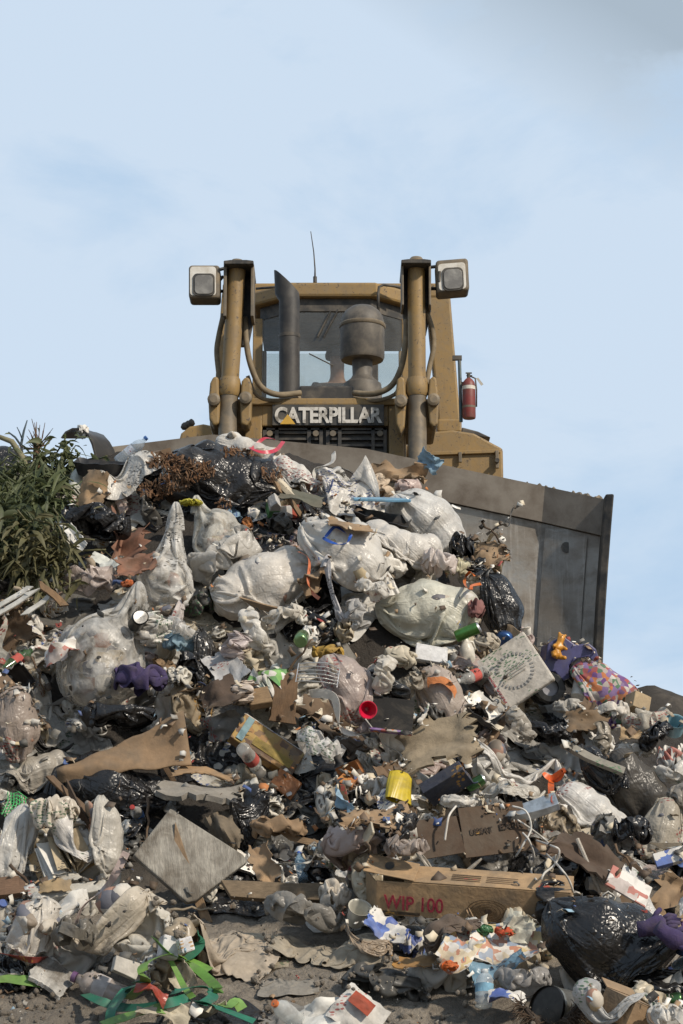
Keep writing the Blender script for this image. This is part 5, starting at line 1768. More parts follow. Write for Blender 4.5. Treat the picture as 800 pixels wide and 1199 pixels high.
L('dark brown panel', 264, 812, 44, 40, 'dark brown panel with a white flake tilted below the white panel', 'panel', lambda: lay(panel('dark_board', M(262, 812, 46), M(262, 812, 42), (.075, .05, .035), CARD, .03, .015, .006, 14), 262, 812, (-40, -25, 0), 0))
def snack_box():
    d = dist_at(312, 872); w, h, t = 84 * d, 44 * d, .055
    e = empty('snack_box')
    dented(MB().box(-w / 2, w / 2, -t / 2, t / 2, -h / 2, h / 2), .006, 5).build('body', SNACK, e, color=(.4, .22, .04), bevel=.004)
    MB().box(-w / 2 - .002, w / 2 + .002, -t / 2 + .006, t / 2 - .006, h / 2 - .001, h / 2 + .01).build('box_edge', PAPER, e, color=(.6, .57, .52))
    MB().box(-w * .43, -w * .33, -t / 2 - .004, -t / 2 - .001, -h * .46, h * .46).build('side_stripe', PAPER, e, color=(.2, .3, .32))
    MB().box(-w * .2, w * .42, -t / 2 - .0035, -t / 2 - .001, -h * .34, -h * .02).build('print_panel', PAPER, e, color=(.28, .2, .05))
    return lay(e, 312, 873, (-38, 33, 8), .035)
L('snack box', 312, 872, 84, 58, 'yellow and brown printed food box with a white edge lying tilted', 'food box', snack_box)
L('clear bag wad', 376, 872, 56, 40, 'bright crumpled clear bag beside the yellow food box', 'plastic bag', lambda: wad('plastic_bag', 376, 873, 62, 44, (.78, .76, .73, .5), FILM, ('loose', 85), (0, 25, 0)))
L('orange striped bag', 514, 820, 64, 62, 'clear bag with an orange and white stripe over its top', 'plastic bag', lambda: striped())
def striped():
    o = bag('plastic_bag', 516, 822, 74, 62, -60, (.5, .42, .36, .85), seed=39, slack=1.3)
    return o
L('orange band', 517, 800, 40, 20, 'orange band lying over the striped clear bag', 'band', lambda: sheet('orange_band', 518, 802, 40, 14, -10, (.55, .2, .07, 1), PAPER, .9, .01, 20, seed=15))
L('felt slab', 518, 878, 78, 50, 'stiff dusty beige felt slab below the striped bag', 'slab', lambda: lay(panel('felt_slab', M(515, 876, 86), M(515, 876, 66), (.27, .215, .145), CLOTH, .05, .02, .02, 15), 514, 878, (-32, -8, -12), 0))
L('black book', 458, 838, 48, 46, 'large black flat book cover with a coloured edge under the red cap', 'book', lambda: black_book())
def black_book():
    w, h = M(460, 838, 50), M(460, 838, 46); e = empty('book_cover')
    MB().box(-w / 2, w / 2, -.012, .012, -h / 2, h / 2).build('cover', CLOTH, e, color=(.012, .011, .01), bevel=.004)
    MB().box(-w / 2, w / 2, -.014, .010, -h / 2 - .014, -h / 2 - .001).build('coloured_edge', PATCH, e, color=(.3, .3, .1))
    return lay(e, 459, 838, (-30, 6, 0), 0)
L('yellow ridged tub', 466, 922, 40, 38, 'bright yellow ridged plastic tub, dirt streaked', 'tub', lambda: ridged())
def ridged():
    n, m = 48, 9; V = []
    for k in range(m):
        t = k / (m - 1)
        for i in range(n):
            a = i / n * 6.2832
            r = (.085 - .03 * t ** 2) * (1 + .035 * math.cos(a * 16)) * (1 if t < .99 else .5)
            V.append((r * math.cos(a), r * math.sin(a) * .6, (t - .5) * .2))
    mb = MB().add(V, grid_faces(n, m, True)); mb.f.append(tuple((m - 1) * n + i for i in range(n)))
    return lay(dented(mb, .03, 2, 9).build('ridged_tub', PLASTIC, None, color=(.5, .37, .02), smooth=True), 467, 922, (-25, 8, 10), 0)
L('blue magazine', 522, 918, 58, 40, 'thick dark magazine bundle with a blue edge', 'magazine', lambda: lay(closed_box(M(522, 918, 58), M(522, 918, 14), .16, (.05, .056, .08), None, 'magazine', 7, .014, .004), 522, 918, (-28, -26, -10), .03))
L('white orange tie bag', 602, 892, 96, 40, 'glossy white bag tied with an orange ribbon', 'rubbish bag', lambda: bag('rubbish_bag', 600, 892, 104, 52, -6, (.8, .77, .72, .75), seed=40, slack=1.22, bend=.1, nx=60, ny=50))
def bow():
    P = path([(636, 905, .04), (646, 911, .08), (660, 902, .09), (654, 912, .07), (646, 914, .06), (645, 928, .05), (640, 934, .04)], .04)
    return own_origin(ribbon(P, .035, (.68, .12, .02), seed=4))
L('orange ribbon', 647, 914, 26, 30, 'bright orange knotted ribbon on the neck of the glossy white bag', 'ribbon', bow)
L('bubble bag', 692, 952, 80, 78, 'bright white bubbly clear bag, rounded, beside the orange ribbon', 'plastic bag', lambda: bag('plastic_bag', 692, 954, 96, 62, -42, (.82, .8, .76, .6), seed=41, slack=1.12, lumps=16, lump=.7, neck=False))
L('pleated white bag', 602, 926, 60, 26, 'pleated white bag stretched below the glossy white bag', 'plastic bag', lambda: bag('plastic_bag', 602, 926, 72, 26, 4, (.58, .54, .47, .95), seed=42, slack=1.7, neck=False, lumps=3))
L('silver packet', 624, 944, 48, 20, 'flat silver foil packet below the orange ribbon', 'packet', lambda: lay(closed_box(.27, .1, .05, (.55, .56, .56), METAL, 'foil_packet', 8, .01, .006), 624, 946, (-50, -16, 0), 0))
def express_box():
    d = dist_at(553, 972); w, h = 76 * d, 58 * d; e = empty('crushed_box')
    b = dented(MB().box(-w / 2, w / 2, -.006, .006, -h / 2, h / 2), .004, 5); b.build('front_panel', CARD, e, color=(.085, .053, .032))
    dented(MB().box(-w * 1.15, -w / 2 - .004, -.005, .005, -h * .42, h * .36), .01, 8).build('side_panel', CARD, e, color=(.075, .046, .028))
    dented(MB().box(-w / 2, w / 2, .01, .2, h / 2 - .03, h / 2 - .02), .014, 8).build('top_flap', CARD, e, color=(.12, .075, .045))
    put_text('printed_words', 'EXPR', e, Matrix.Translation((w * .26, -.012, h * .02)), w * .36, h * .13, PAPER, (.03, .02, .015), .01, .003)
    put_text('printed_words', 'USSAT', e, Matrix.Translation((-w * .2, -.012, -h * .01)), w * .34, h * .12, PAPER, (.035, .024, .017), .01, .003)
    return lay(e, 553, 974, (-14, -7, 8), 0)
L('dark express box', 552, 972, 70, 56, 'dark brown crushed box with black printed words behind the long carton', 'cardboard box', express_box)
L('small dusty bag', 538, 938, 44, 22, 'small dusty white bag bulging over the dark crushed box', 'plastic bag', lambda: wad('plastic_bag', 540, 938, 52, 24, WHT, FILM, ('loose', 65)))
L('arched white cable', 526, 962, 14, 44, 'short arched white cable over the dark crushed box', 'cable', lambda: own_origin(cable(path([(534, 944, .05), (526, 955, .09), (523, 970, .07), (521, 984, .04)]), .006, (.6, .56, .5))), 'white cables')
for i, (pts, lb) in enumerate((
    ([(600, 944, .03), (616, 950, .06), (622, 970, .06), (612, 990, .05), (604, 1003, .03)], 'longest curved white cable hanging beside the silver packets'),
    ([(612, 975, .04), (620, 985, .06), (626, 1005, .05), (622, 1020, .04), (628, 1030, .02)], 'white cable dropping to the long carton behind its middle'),
    ([(628, 984, .06), (645, 990, .1), (655, 996, .09), (650, 1012, .06), (638, 1022, .05), (634, 1030, .03)], 'curled white cable forming a hook above the long carton'),
    ([(640, 1000, .06), (655, 1015, .07), (666, 1030, .05), (672, 1046, .03)], 'white cable running towards the end of the long carton'),
    ([(606, 960, .02), (624, 972, .04), (640, 985, .04), (655, 1002, .03)], 'half buried white cable lying straight under the curled one'))):
    L('white cables', pts[2][0], pts[2][1], 22, 34, lb, 'cable', (lambda pts=pts: own_origin(cable(path(pts), .0055, (.58, .55, .5)))), 'white cables')
L('white stick', 690, 1012, 24, 70, 'straight pale stick leaning above the large black bag', 'stick', lambda: own_origin(MB().tube(path([(676, 982, .06), (690, 1015, .09), (703, 1045, .08)]), .011, 7).build('stick', WOOD, None, color=(.5, .45, .38))))
L('dark wet board', 690, 1008, 70, 40, 'dark brown wet board under the pale stick', 'board', lambda: lay(panel('wet_board', M(690, 1005, 90), M(690, 1005, 44), (.07, .045, .03), CARD, .03, .02, .012, 18), 688, 1008, (-35, 28, 0), 0))
L('small orange wad', 652, 920, 10, 10, 'tiny orange wad beside the orange ribbon', 'scrap', lambda: wad('orange_scrap', 688, 893, 16, 12, (.6, .2, .05), PAPER, ('paper', 52)))
def long_carton():
    d = dist_at(548, 1044)
    w, h, t = 214 * d, 40 * d, .21
    e = empty('long_carton')
    th = .006; col = (.36, .235, .125)
    hd = dented
    def pan(name, x0, x1, y0, y1, z0, z1, dx=.006):
        n = 10; V = []; F = []
        mb = MB().box(x0, x1, y0, y1, z0, z1)
        return hd(mb, dx, 3, 5).build(name, CARD, e, color=col, bevel=.002)
    pan('front_panel', -w / 2, w / 2, -t / 2, -t / 2 + th, -h / 2, h / 2 - .001)
    pan('back_panel', -w / 2, w / 2, t / 2 - th, t / 2, -h / 2, h / 2 - .001)
    tp = pan('top_panel', -w / 2 + .13, w / 2, -t / 2 + .0, t / 2, h / 2, h / 2 + th)
    pan('bottom_panel', -w / 2, w / 2, -t / 2 + th + .001, t / 2 - th - .001, -h / 2, -h / 2 + th)
    pan('end_panel', w / 2 - th, w / 2, -t / 2 + th + .001, t / 2 - th - .001, -h / 2 + th + .001, h / 2 - .002)
    # hand-hole flap folded up at the open end
    n = 8; mb = MB()
    Mx = Matrix.Translation((-w / 2 + .13, 0, h / 2 + .012)) @ Matrix.Rotation(R(7), 4, 'Y')
    fl = mb.box(-.20, .05, -t / 2 - .01, t / 2, 0, .006, Mx)
    f = hd(fl, .004, 4, 5).build('flap', CARD, e, color=col, bevel=.002)
    hole = MB()
    V = [(.07 * math.cos(a) * .32 - .085, .055 * math.sin(a) * .9, .0095) for a in np.linspace(0, 6.283, 24, False)]
    hole.add([tuple(Mx @ Vector(v)) for v in V], [tuple(range(24))]); hole.build('hand_hole', PLATE, f)
    Mx = Matrix.Translation((-w / 2, -t / 2, 0)) @ Matrix.Rotation(R(-62), 4, 'Z')
    hd(MB().box(-.16, 0, -.003, .003, -h / 2, h / 2 - .02, Mx), .006, 5, 5).build('end_flap', CARD, e, color=col, bevel=.002)
    y = -t / 2 - .008
    put_text('printed_words', 'WIP 100', e, Matrix.Translation((-w * .305, y, -h * .13)) @ Matrix.Rotation(R(0), 4, 'Y'), w * .31, h * .42, PAPER, (.32, .03, .05), .012, .003)
    MB().box(-w * .47, -w * .27, y - .001, y + .002, -h * .47, -h * .39).build('print_bar', PAPER, e, color=(.05, .035, .02))
    for k in range(5):
        r0 = .10 - k * .018
        MB().lathe([(r0, 0), (r0, .002), (r0 - .006, .002), (r0 - .006, 0)], 30, Matrix.Translation((w * .08, y + .001, -h * .18)) @ Matrix.Rotation(R(90), 4, 'X') @ Matrix.Diagonal((1, .62, 1, 1)), cap=(False, False)).build('printed_ring', PAPER, e, color=(.12, .08, .04))
    MB().lathe([(.001, .002), (.014, .002), (.014, 0)], 20, Matrix.Translation((w * .08, y + .001, -h * .18)) @ Matrix.Rotation(R(90), 4, 'X'), cap=(False, False)).build('printed_dot', PAPER, e, color=(.06, .04, .025))
    zt = h / 2 + th + .002
    for (x0, x1) in ((-.12, .03), (.06, .22)):
        for k in range(4):
            MB().box(w * x0, w * x1, -t * .28 + k * .022, -t * .28 + k * .022 + .008, zt, zt + .001).build('printed_line', PAPER, e, color=(.17, .11, .06))
    MB().add([(w * .33, -t * .3, zt + .001), (w * .40, -t * .3, zt + .001), (w * .35, t * .02, zt + .001)], [(0, 1, 2)]).build('printed_mark', PAPER, e, color=(.4, .08, .05), solid=.002)
    MB().box(w * .36, w * .45, y, y + .003, h * .05, h * .14).build('small_print', PAPER, e, color=(.08, .05, .03))
    MB().add([(w * .37, y - .001, -h * .42), (w * .42, y - .001, -h * .42), (w * .40, y - .001, -h * .25)], [(0, 1, 2)]).build('printed_mark', PAPER, e, color=(.4, .06, .07), solid=.002)
    return lay(e, 549, 1042, (24, 5.0, -9), .01, 80)
L('long tan carton', 550, 1042, 236, 70, 'long tan cardboard carton with red WIP 100 print and a hand hole flap', 'cardboard box', long_carton)
L('huge black bag', 735, 1112, 150, 110, 'huge shiny black bag at the lower corner of the heap', 'rubbish bag', lambda: bag('rubbish_bag', 738, 1112, 180, 112, -32, BLK, BLACK, 43, nx=76, ny=60, slack=1.45, lumps=12, steps=90))
L('comic page', 592, 1106, 78, 34, 'bright colour comic page lying open in front of the long tan carton', 'newspaper page', lambda: lay(panel('comic_page', M(594, 1106, 84), M(594, 1106, 62), W_, COMIC, .05, .003, .002, 51), 594, 1106, (-58, -3, -4), .0))
L('second comic page', 536, 1112, 44, 34, 'duller comic page half under the bright one', 'newspaper page', lambda: lay(panel('comic_page', M(538, 1112, 40), M(538, 1112, 60), W_, COMIC, .05, .003, .002, 52), 538, 1112, (-55, 35, 0), .0))
L('white leaflet', 607, 1084, 30, 22, 'folded white leaflet standing below the long tan carton', 'leaflet', lambda: lay(panel('leaflet', M(607, 1084, 34), M(607, 1084, 26), (.62, .6, .5), PAPER, .05, .01, .003, 20), 608, 1084, (-30, 25, 0), -.01))
L('pale blue sheet', 580, 1130, 54, 32, 'pale blue plastic sheet below the bright comic page', 'plastic sheet', lambda: lay(panel('plastic_sheet', M(578, 1132, 64), M(578, 1132, 34), (.22, .36, .46), FILM, .05, .01, .002, 57), 578, 1132, (-50, -24, 0), .0))
L('grey wet sheet', 608, 1150, 60, 44, 'grey translucent wet sheet between the pale blue sheet and the hairy mat', 'plastic sheet', lambda: wad('plastic_sheet', 612, 1148, 70, 46, (.34, .32, .3, .8), FILM, ('loose', 67)))
L('small water bottle', 567, 1158, 20, 34, 'small standing clear water bottle with pale blue label and white cap', 'bottle', lambda: lay(bottle(.17, .04, (.62, .66, .68, .4), (.62, .6, .56), (.2, .38, .5), seed=9, dent=.004), 567, 1158, (-14, 8, 20), .01))
L('white sachet', 594, 1170, 34, 16, 'flat white and blue sachet lying beside the small water bottle', 'sachet', lambda: lay(panel('sachet', M(594, 1170, 42), M(594, 1170, 26), W_, BLUEPRINT, .03, .006, .004, 53), 594, 1170, (-55, 8, 0), .0))
def drum():
    e = empty('paint_tin')
    h, r = .24, .10
    dented(MB().lathe([(r, -h / 2), (r * 1.03, -h / 2 + .01), (r, -h / 2 + .02), (r, h / 2 - .02), (r * 1.03, h / 2 - .01), (r, h / 2)], 28), .01, 4).build('body', METAL, e, color=(.45, .43, .38), smooth=True, angle=40)
    dented(MB().lathe([(.001, h / 2 + .002), (r * .97, h / 2 + .002), (r * 1.0, h / 2 + .012), (r * 1.02, h / 2)], 28, cap=(False, False)), .01, 4).build('lid', METAL, e, color=(.04, .035, .03), smooth=True, angle=30)
    return lay(e, 660, 1186, (78, 10, -50), .03)
L('dirty paint tin', 660, 1184, 66, 44, 'large dirty tin with a black end lying under the huge black bag', 'tin', drum)
def hairy():
    r = np.random.default_rng(8); e_ = bag('hair_mat', 652, 1158, 80, 40, 8, (.035, .024, .017), CLOTH, 44, neck=False, nx=40, ny=34)
    c = np.array(e_.location); mb = MB()
    V = np.array([v.co[:] for v in e_.data.vertices])
    for i in r.choice(len(V), 700):
        n = V[i] / (np.linalg.norm(V[i]) + 1e-6)
        d = n * .03 + r.normal(size=3) * .022; d[2] -= .012
        mb.tube([V[i], V[i] + d * .6, V[i] + d + np.array([0, 0, -.01])], [.0022, .0018, .001], 3, cap=False)
    mb.build('fibres', CLOTH, e_, color=(.07, .045, .028))
    return e_
L('hairy mat', 655, 1148, 80, 44, 'dark brown hairy fibre mat above the dirty tin', 'mat', hairy)
L('grey white floor bag', 715, 1182, 64, 44, 'grey white bag squashed flat under the huge black bag', 'plastic bag', lambda: bag('plastic_bag', 715, 1184, 80, 50, 0, (.5, .49, .47, .93), seed=45, slack=1.3))
L('corner white bag', 786, 1190, 40, 28, 'crinkled white bag cut by the lower corner', 'plastic bag', lambda: wad('plastic_bag', 786, 1190, 60, 36, WHT, FILM, ('loose', 53)))
L('orange tissue', 527, 1131, 22, 16, 'orange tissue wad at the edge of the bare soil', 'tissue', lambda: wad('tissue', 527, 1131, 22, 16, (.62, .14, .03), PAPER, ('paper', 54)))
L('green ball', 567, 1088, 24, 14, 'green crumpled ball under the long tan carton', 'ball', lambda: wad('crumpled_ball', 567, 1089, 24, 18, (.05, .15, .06), FILM, ('paper', 55)))
L('red blue wrapper', 592, 1090, 26, 16, 'red and blue sweet wrapper beside the white leaflet', 'wrapper', lambda: wad('wrapper', 591, 1091, 26, 16, (.5, .08, .03), PAPER, ('paper', 56)))
for i, (px, py, lb) in enumerate(((772, 1080, 'upper purple glove lying on the huge black bag'), (790, 1098, 'lower purple glove beside the huge black bag'))):
    L('purple gloves', px, py, 28, 20, lb, 'glove', (lambda px=px, py=py: glove(px, py)), 'purple gloves')
def glove(px, py):
    mb = MB(); r = np.random.default_rng(px)
    def chain(P, rad): mb.tube(P, rad, 10)
    chain([(-.09, 0, 0), (-.05, .004, 0), (0, 0, 0), (.03, 0, 0), (.045, 0, 0)], [.036, .036, .046, .043, .02])
    for k, (z, l) in enumerate(((.03, .06), (.011, .075), (-.009, .07), (-.028, .055))):
        chain([(.03, 0, z), (.03 + l * .5, -.012, z * 1.15), (.03 + l, .004 + .01 * r.normal(), z * 1.25), (.035 + l, .004, z * 1.25)], [.012, .0115, .010, .004])
    chain([(-.01, 0, .035), (.01, -.012, .062), (.03, -.014, .08), (.034, -.014, .083)], [.014, .013, .011, .004])
    return lay(dented(mb, .006, px, 14).build('glove', CLOTH, None, color=(.045, .03, .09), smooth=True), px, py, (-40, 35 if px > 780 else -10, 0), -.02)
L('white tarpaulin', 762, 1052, 76, 34, 'clean white plastic sheet spread above the purple gloves', 'plastic sheet', lambda: sheet('plastic_sheet', 764, 1054, 86, 36, -6, (.68, .67, .65, 1), sq=.9, rough=.02, seed=21))
L('glossy magazine', 738, 1038, 36, 26, 'glossy picture magazine tucked under the white plastic sheet', 'magazine', lambda: lay(closed_box(.22, .16, .012, (.27, .2, .2), REDPRINT, 'magazine', 11, .006, .003), 736, 1038, (-45, 30, 0), -.01))
def newspaper():
    e = empty('newspaper')
    d = dist_at(395, 1185)
    for i, (w, h, b, mat, off, ry, col) in enumerate(((76, 40, .05, NEWS, (-24, 6), -10, W_), (80, 44, .04, NEWS, (-6, 8), 4, W_), (56, 50, .03, PAPER, (18, 2), 38, (.58, .55, .5)))):
        p = panel('page', w * d, h * d, col, mat, b, .004, .0025, 30 + i)
        p.parent = e; p.location = (off[0] * d, -.03 * i, -off[1] * d); p.rotation_euler = (R(-25 + 6 * i), R(ry), 0)
        if i == 2:
            s = panel('red_block', w * d * .5, h * d * .32, (.36, .07, .035), PAPER, .004, .002, .002, 39)
            s.parent = p; s.location = (-w * d * .05, -.035, h * d * .12)
    return lay2(e, 396, 1186, (-12, 0, 0))
def lay2(e, px, py, rot):
    """for a thing whose parts are turned: bake the turns into their meshes first"""
    bpy.context.view_layer.update()
    for c in list(walk(e))[1:]:
        Mw = c.matrix_world.copy(); c.data.transform(Mw)
    for c in list(walk(e))[1:]:
        c.location = (0, 0, 0); c.rotation_euler = (0, 0, 0); c.scale = (1, 1, 1)
    return lay(e, px, py, rot, -.01)
L('newspaper', 398, 1182, 110, 44, 'open newspaper with a red block on its front page on bare soil', 'newspaper', newspaper)
L('orange capped bottle', 336, 1184, 22, 20, 'small clear bottle with an orange cap beside the newspaper', 'bottle', lambda: lay(bottle(.2, .04, (.6, .6, .58, .45), (.62, .15, .03), seed=12), 338, 1188, (30, -60, 20), .01))
# green strapping
GS = [([(150, 1170, .03), (170, 1150, .07), (168, 1130, .09), (196, 1118, .10), (222, 1124, .08), (246, 1136, .05)], (.16, .33, .05), 'light green strap looping highest over the tangle'),
      ([(180, 1098, .10), (200, 1118, .09), (224, 1130, .08), (246, 1148, .07), (256, 1160, .06), (250, 1152, .02)], (.13, .29, .05), 'wide light green strap folded down beside the dirty cloth'),
      ([(232, 1092, .10), (234, 1106, .07), (222, 1120, .06), (208, 1126, .03)], (.03, .18, .10), 'dark green strap end standing up beside the white cubes'),
      ([(128, 1198, .02), (132, 1180, .08), (150, 1158, .10), (170, 1150, .08), (160, 1152, .03)], (.02, .19, .11), 'dark green strap bent sharply at the near edge of the tangle'),
      ([(100, 1164, .02), (118, 1172, .05), (146, 1180, .05), (190, 1176, .06), (220, 1168, .04)], (.02, .17, .10), 'long dark green strap running across the soil into the tangle'),
      ([(200, 1164, .05), (212, 1158, .08), (238, 1156, .08), (250, 1166, .06), (236, 1176, .03)], (.02, .18, .11), 'dark green strap curled in the middle of the tangle'),
      ([(120, 1199, .04), (150, 1190, .07), (186, 1180, .08), (204, 1190, .04)], (.17, .34, .06), 'light green strap along the bottom of the tangle'),
      ([(232, 1172, .05), (250, 1178, .06), (272, 1186, .05), (298, 1196, .02)], (.02, .17, .10), 'dark green strap trailing towards the newspaper'),
      ([(200, 1125, .06), (208, 1140, .09), (216, 1156, .07), (226, 1168, .05)], (.18, .36, .07), 'narrow light green strap crossing over the dark ones'),
      ([(256, 1176, .03), (268, 1178, .06), (276, 1172, .05), (284, 1182, .03)], (.2, .37, .08), 'short light green strap curl at the end of the tangle')]
for i, (pts, col, lb) in enumerate(GS):
    L('green straps', pts[len(pts) // 2][0], pts[len(pts) // 2][1], 60, 40, lb, 'strap', (lambda pts=pts, col=col, i=i: own_origin(ribbon(path(pts, .06), .048 if i != 8 else .03, tuple(.8 * c for c in col), STRAP, 60 + i, twist=.45))), 'green plastic straps in a tangle')
for i, (px, py, a, w, lb) in enumerate(((214, 1142, 40, 26, 'cream strip showing between the green straps, upper one'), (236, 1182, 20, 60, 'long cream strip under the lower green straps'), (190, 1194, -5, 60, 'cream strip at the very bottom of the green strap tangle'))):
    L('cream strips', px, py, w, 18, lb, 'strip', (lambda px=px, py=py, a=a, w=w: lay(panel('cream_strip', M(px, py, w), M(px, py, 20), (.46, .41, .31), CLOTH, .05, .008, .003, px), px, py, (-50, -a, 0), -.01)), 'cream strips')
L('red strip', 178, 1164, 34, 14, 'dull red strip under the green straps', 'strip', lambda: lay(panel('red_strip', M(176, 1166, 38), M(176, 1166, 16), (.28, .05, .03), PLASTIC, .03, .006, .003, 58), 176, 1166, (-50, 16, 0), -.01))
L('lone green strap', 22, 1148, 50, 14, 'flat light green strap lying alone on the bare soil', 'strap', lambda: own_origin(ribbon(path([(-8, 1148, .02), (10, 1146, .025), (30, 1148, .03), (47, 1150, .02)]), .065, (.14, .25, .06), STRAP, seed=5, twist=.3)))
L('broken white tile', 62, 1143, 56, 32, 'broken white tile lying beside the lone green strap', 'tile', lambda: lay(panel('broken_tile', M(62, 1143, 46), M(62, 1143, 48), (.52, .5, .46), FOAMSLAB, .004, .008, .02, 24), 62, 1144, (-58, 32, 0), .0))
L('pinkish bottle', 118, 1160, 56, 24, 'dirty pinkish plastic bottle with a purple cap lying on its side', 'bottle', lambda: lay(bottle(.30, .06, (.42, .36, .32, .7), (.12, .05, .16), (.5, .46, .44), seed=14, dent=.008), 118, 1160, (5, -68, -15), .01))
L('torn white carton', 150, 1133, 26, 18, 'small torn white carton piece above the pinkish bottle', 'carton', lambda: lay(closed_box(.12, .09, .06, (.5, .46, .4), None, 'carton_piece', 14, .016, .004), 148, 1134, (-20, 20, 15), 0))
L('dirty cloth', 262, 1112, 90, 84, 'long dirty beige cloth draped down over the bare soil', 'cloth', lambda: sheet('dirty_cloth', 276, 1108, 100, 74, -20, (.36, .30, .23), CLOTH, .62, .06, 46, seed=24, lift=.06, stiff=.06, solid=.003))
L('trailing cloth', 380, 1115, 110, 50, 'grey beige cloth trailing from the dirty cloth across the soil', 'cloth', lambda: sheet('dirty_cloth', 380, 1112, 120, 44, -24, (.30, .26, .2), CLOTH, .6, .05, 44, seed=25, lift=.04, stiff=.2, solid=.004))
L('grey soil rag', 338, 1160, 60, 30, 'flat grey rag half covered by soil above the newspaper', 'rag', lambda: sheet('rag', 338, 1162, 60, 30, 5, (.22, .2, .17), CLOTH, .75, .03, 26, seed=26, stiff=.25, solid=.003))
for i, (px, py, lb) in enumerate(((198, 1110, 'larger of two crumpled white cubes on the soil'), (217, 1107, 'smaller crumpled white cube behind the green straps'))):
    L('white cubes', px, py, 17, 20, lb, 'cube', (lambda px=px, py=py, i=i: lay(closed_box(.085 - .02 * i, .1 - .03 * i, .08 - .02 * i, (.66, .64, .63), None, 'white_cube', 40 + i, .01, .008), px, py, (-10, 12 - 30 * i, 20), .0)), 'crumpled white cubes')
L('dirty knotted bag', 132, 1074, 92, 78, 'dirty beige white bag knotted at one end on the soil', 'rubbish bag', lambda: bag('rubbish_bag', 130, 1076, 96, 72, 24, (.60, .53, .43, .95), seed=46, nx=60, ny=52, slack=1.3, lumps=9, bend=.1))
L('crumpled pale bag', 40, 1090, 56, 66, 'crumpled pale bag with black print at the edge of the soil', 'plastic bag', lambda: bag('plastic_bag', 36, 1088, 70, 54, 70, (.66, .61, .54, .93), seed=47, slack=1.55, lumps=8))
L('torn soil sheet', 84, 1092, 40, 50, 'grey torn sheet stretched between the two pale bags', 'plastic sheet', lambda: wad('plastic_sheet', 88, 1090, 56, 46, (.2, .18, .15, .95), FILM, ('loose', 75)))
L('white printed carton', 78, 1046, 86, 26, 'crushed white printed carton lying flat above the knotted bag', 'carton', lambda: crushed_carton())
def crushed_carton():
    e = empty('crushed_carton'); w, h = M(78, 1046, 88), M(78, 1046, 26)
    closed = closed_box(w, h * .7, .07, (.52, .48, .41), None, 'body', 12, .03, .006); closed.parent = e
    s = panel('torn_patch', w * .42, h * .7, (.34, .24, .13), CARD, .01, .012, .003, 8); s.parent = e; s.location = (-w * .12, -.055, -.01)
    return lay(e, 78, 1047, (-40, -6, 0), 0)
def open_book(px, py, size, col=(.48, .39, .26)):
    e = empty('open_book'); r = np.random.default_rng(px)
    for i in range(9):
        t = i / 8; mb = MB(); V = []
        n = 8
        for k in range(n):
            s = k / (n - 1)
            a = R(165 - 150 * t) * (.75 + .25 * s) + .08 * r.normal() * s
            V.append((size * s * math.cos(a) * .9, -size * s * math.sin(a) * .7, -size * .55)); V.append((size * s * math.cos(a) * .9 + .01 * r.normal(), -size * s * math.sin(a) * .7, size * .55))
        F = [(2 * k, 2 * k + 2, 2 * k + 3, 2 * k + 1) for k in range(n - 1)]
        mb.add(V, F)
        edge = 0 < i < 8
        mb.build('pages' if edge else 'cover', NEWS if i in (1, 2, 7) else PAPER, e, color=col if edge else (.36, .25, .13), smooth=True, solid=.006 if edge else .004)
    return lay(e, px, py, (-30, -25, 10), .0)
L('open book', 78, 1004, 64, 44, 'yellowed open book with fanned pages', 'book', lambda: open_book(76, 1004, M(76, 1004, 42)))
L('smooth white bag', 88, 978, 54, 44, 'smooth white rounded bag behind the open book', 'plastic bag', lambda: bag('plastic_bag', 88, 980, 62, 46, -35, (.76, .72, .67, .98), seed=48, lumps=2, slack=1.05, neck=False))
def netting():
    mb = MB()
    for k in range(7):
        x = (k - 3) * .016
        mb.tube([(x, .01 * math.sin(k), -.08), (x + .01, -.02, 0), (x - .005, .0, .08)], .0028, 5)
        mb.tube([(-.055, .005 * k, (k - 3) * .024), (0, -.02, (k - 3) * .024 + .01), (.055, 0, (k - 3) * .024)], .0028, 5)
    return lay(mb.build('net_bag', PLASTIC, None, color=(.06, .42, .12)), 17, 943, (-35, 15, 10), -.04, stamp=False)
L('green net', 18, 945, 30, 36, 'bright green plastic netting beside the grey sacks', 'net', netting)
L('grey flat sack', 16, 992, 50, 84, 'pale grey sack standing below the green netting', 'sack', lambda: bag('sack', 14, 992, 100, 58, 75, (.6, .58, .54, .96), seed=49, slack=1.2, neck=False))
L('soiled open bag', 66, 950, 50, 50, 'soiled white open bag spilling mixed scraps', 'plastic bag', lambda: wad('plastic_bag', 64, 952, 60, 54, (.74, .66, .55, .9), FILM, ('loose', 74)))
L('crinkled clear bag', 122, 978, 48, 96, 'crinkled clear grey bag standing beside the smooth white bag', 'plastic bag', lambda: bag('plastic_bag', 122, 978, 92, 50, 96, (.64, .60, .53, .75), seed=50, slack=1.6, lumps=8))
L('pleated black bag', 136, 922, 128, 84, 'large pleated black bag under the bent cardboard sheet', 'rubbish bag', lambda: bag('rubbish_bag', 134, 922, 132, 84, 158, BLK, BLACK, 51, nx=72, ny=56, slack=1.5))
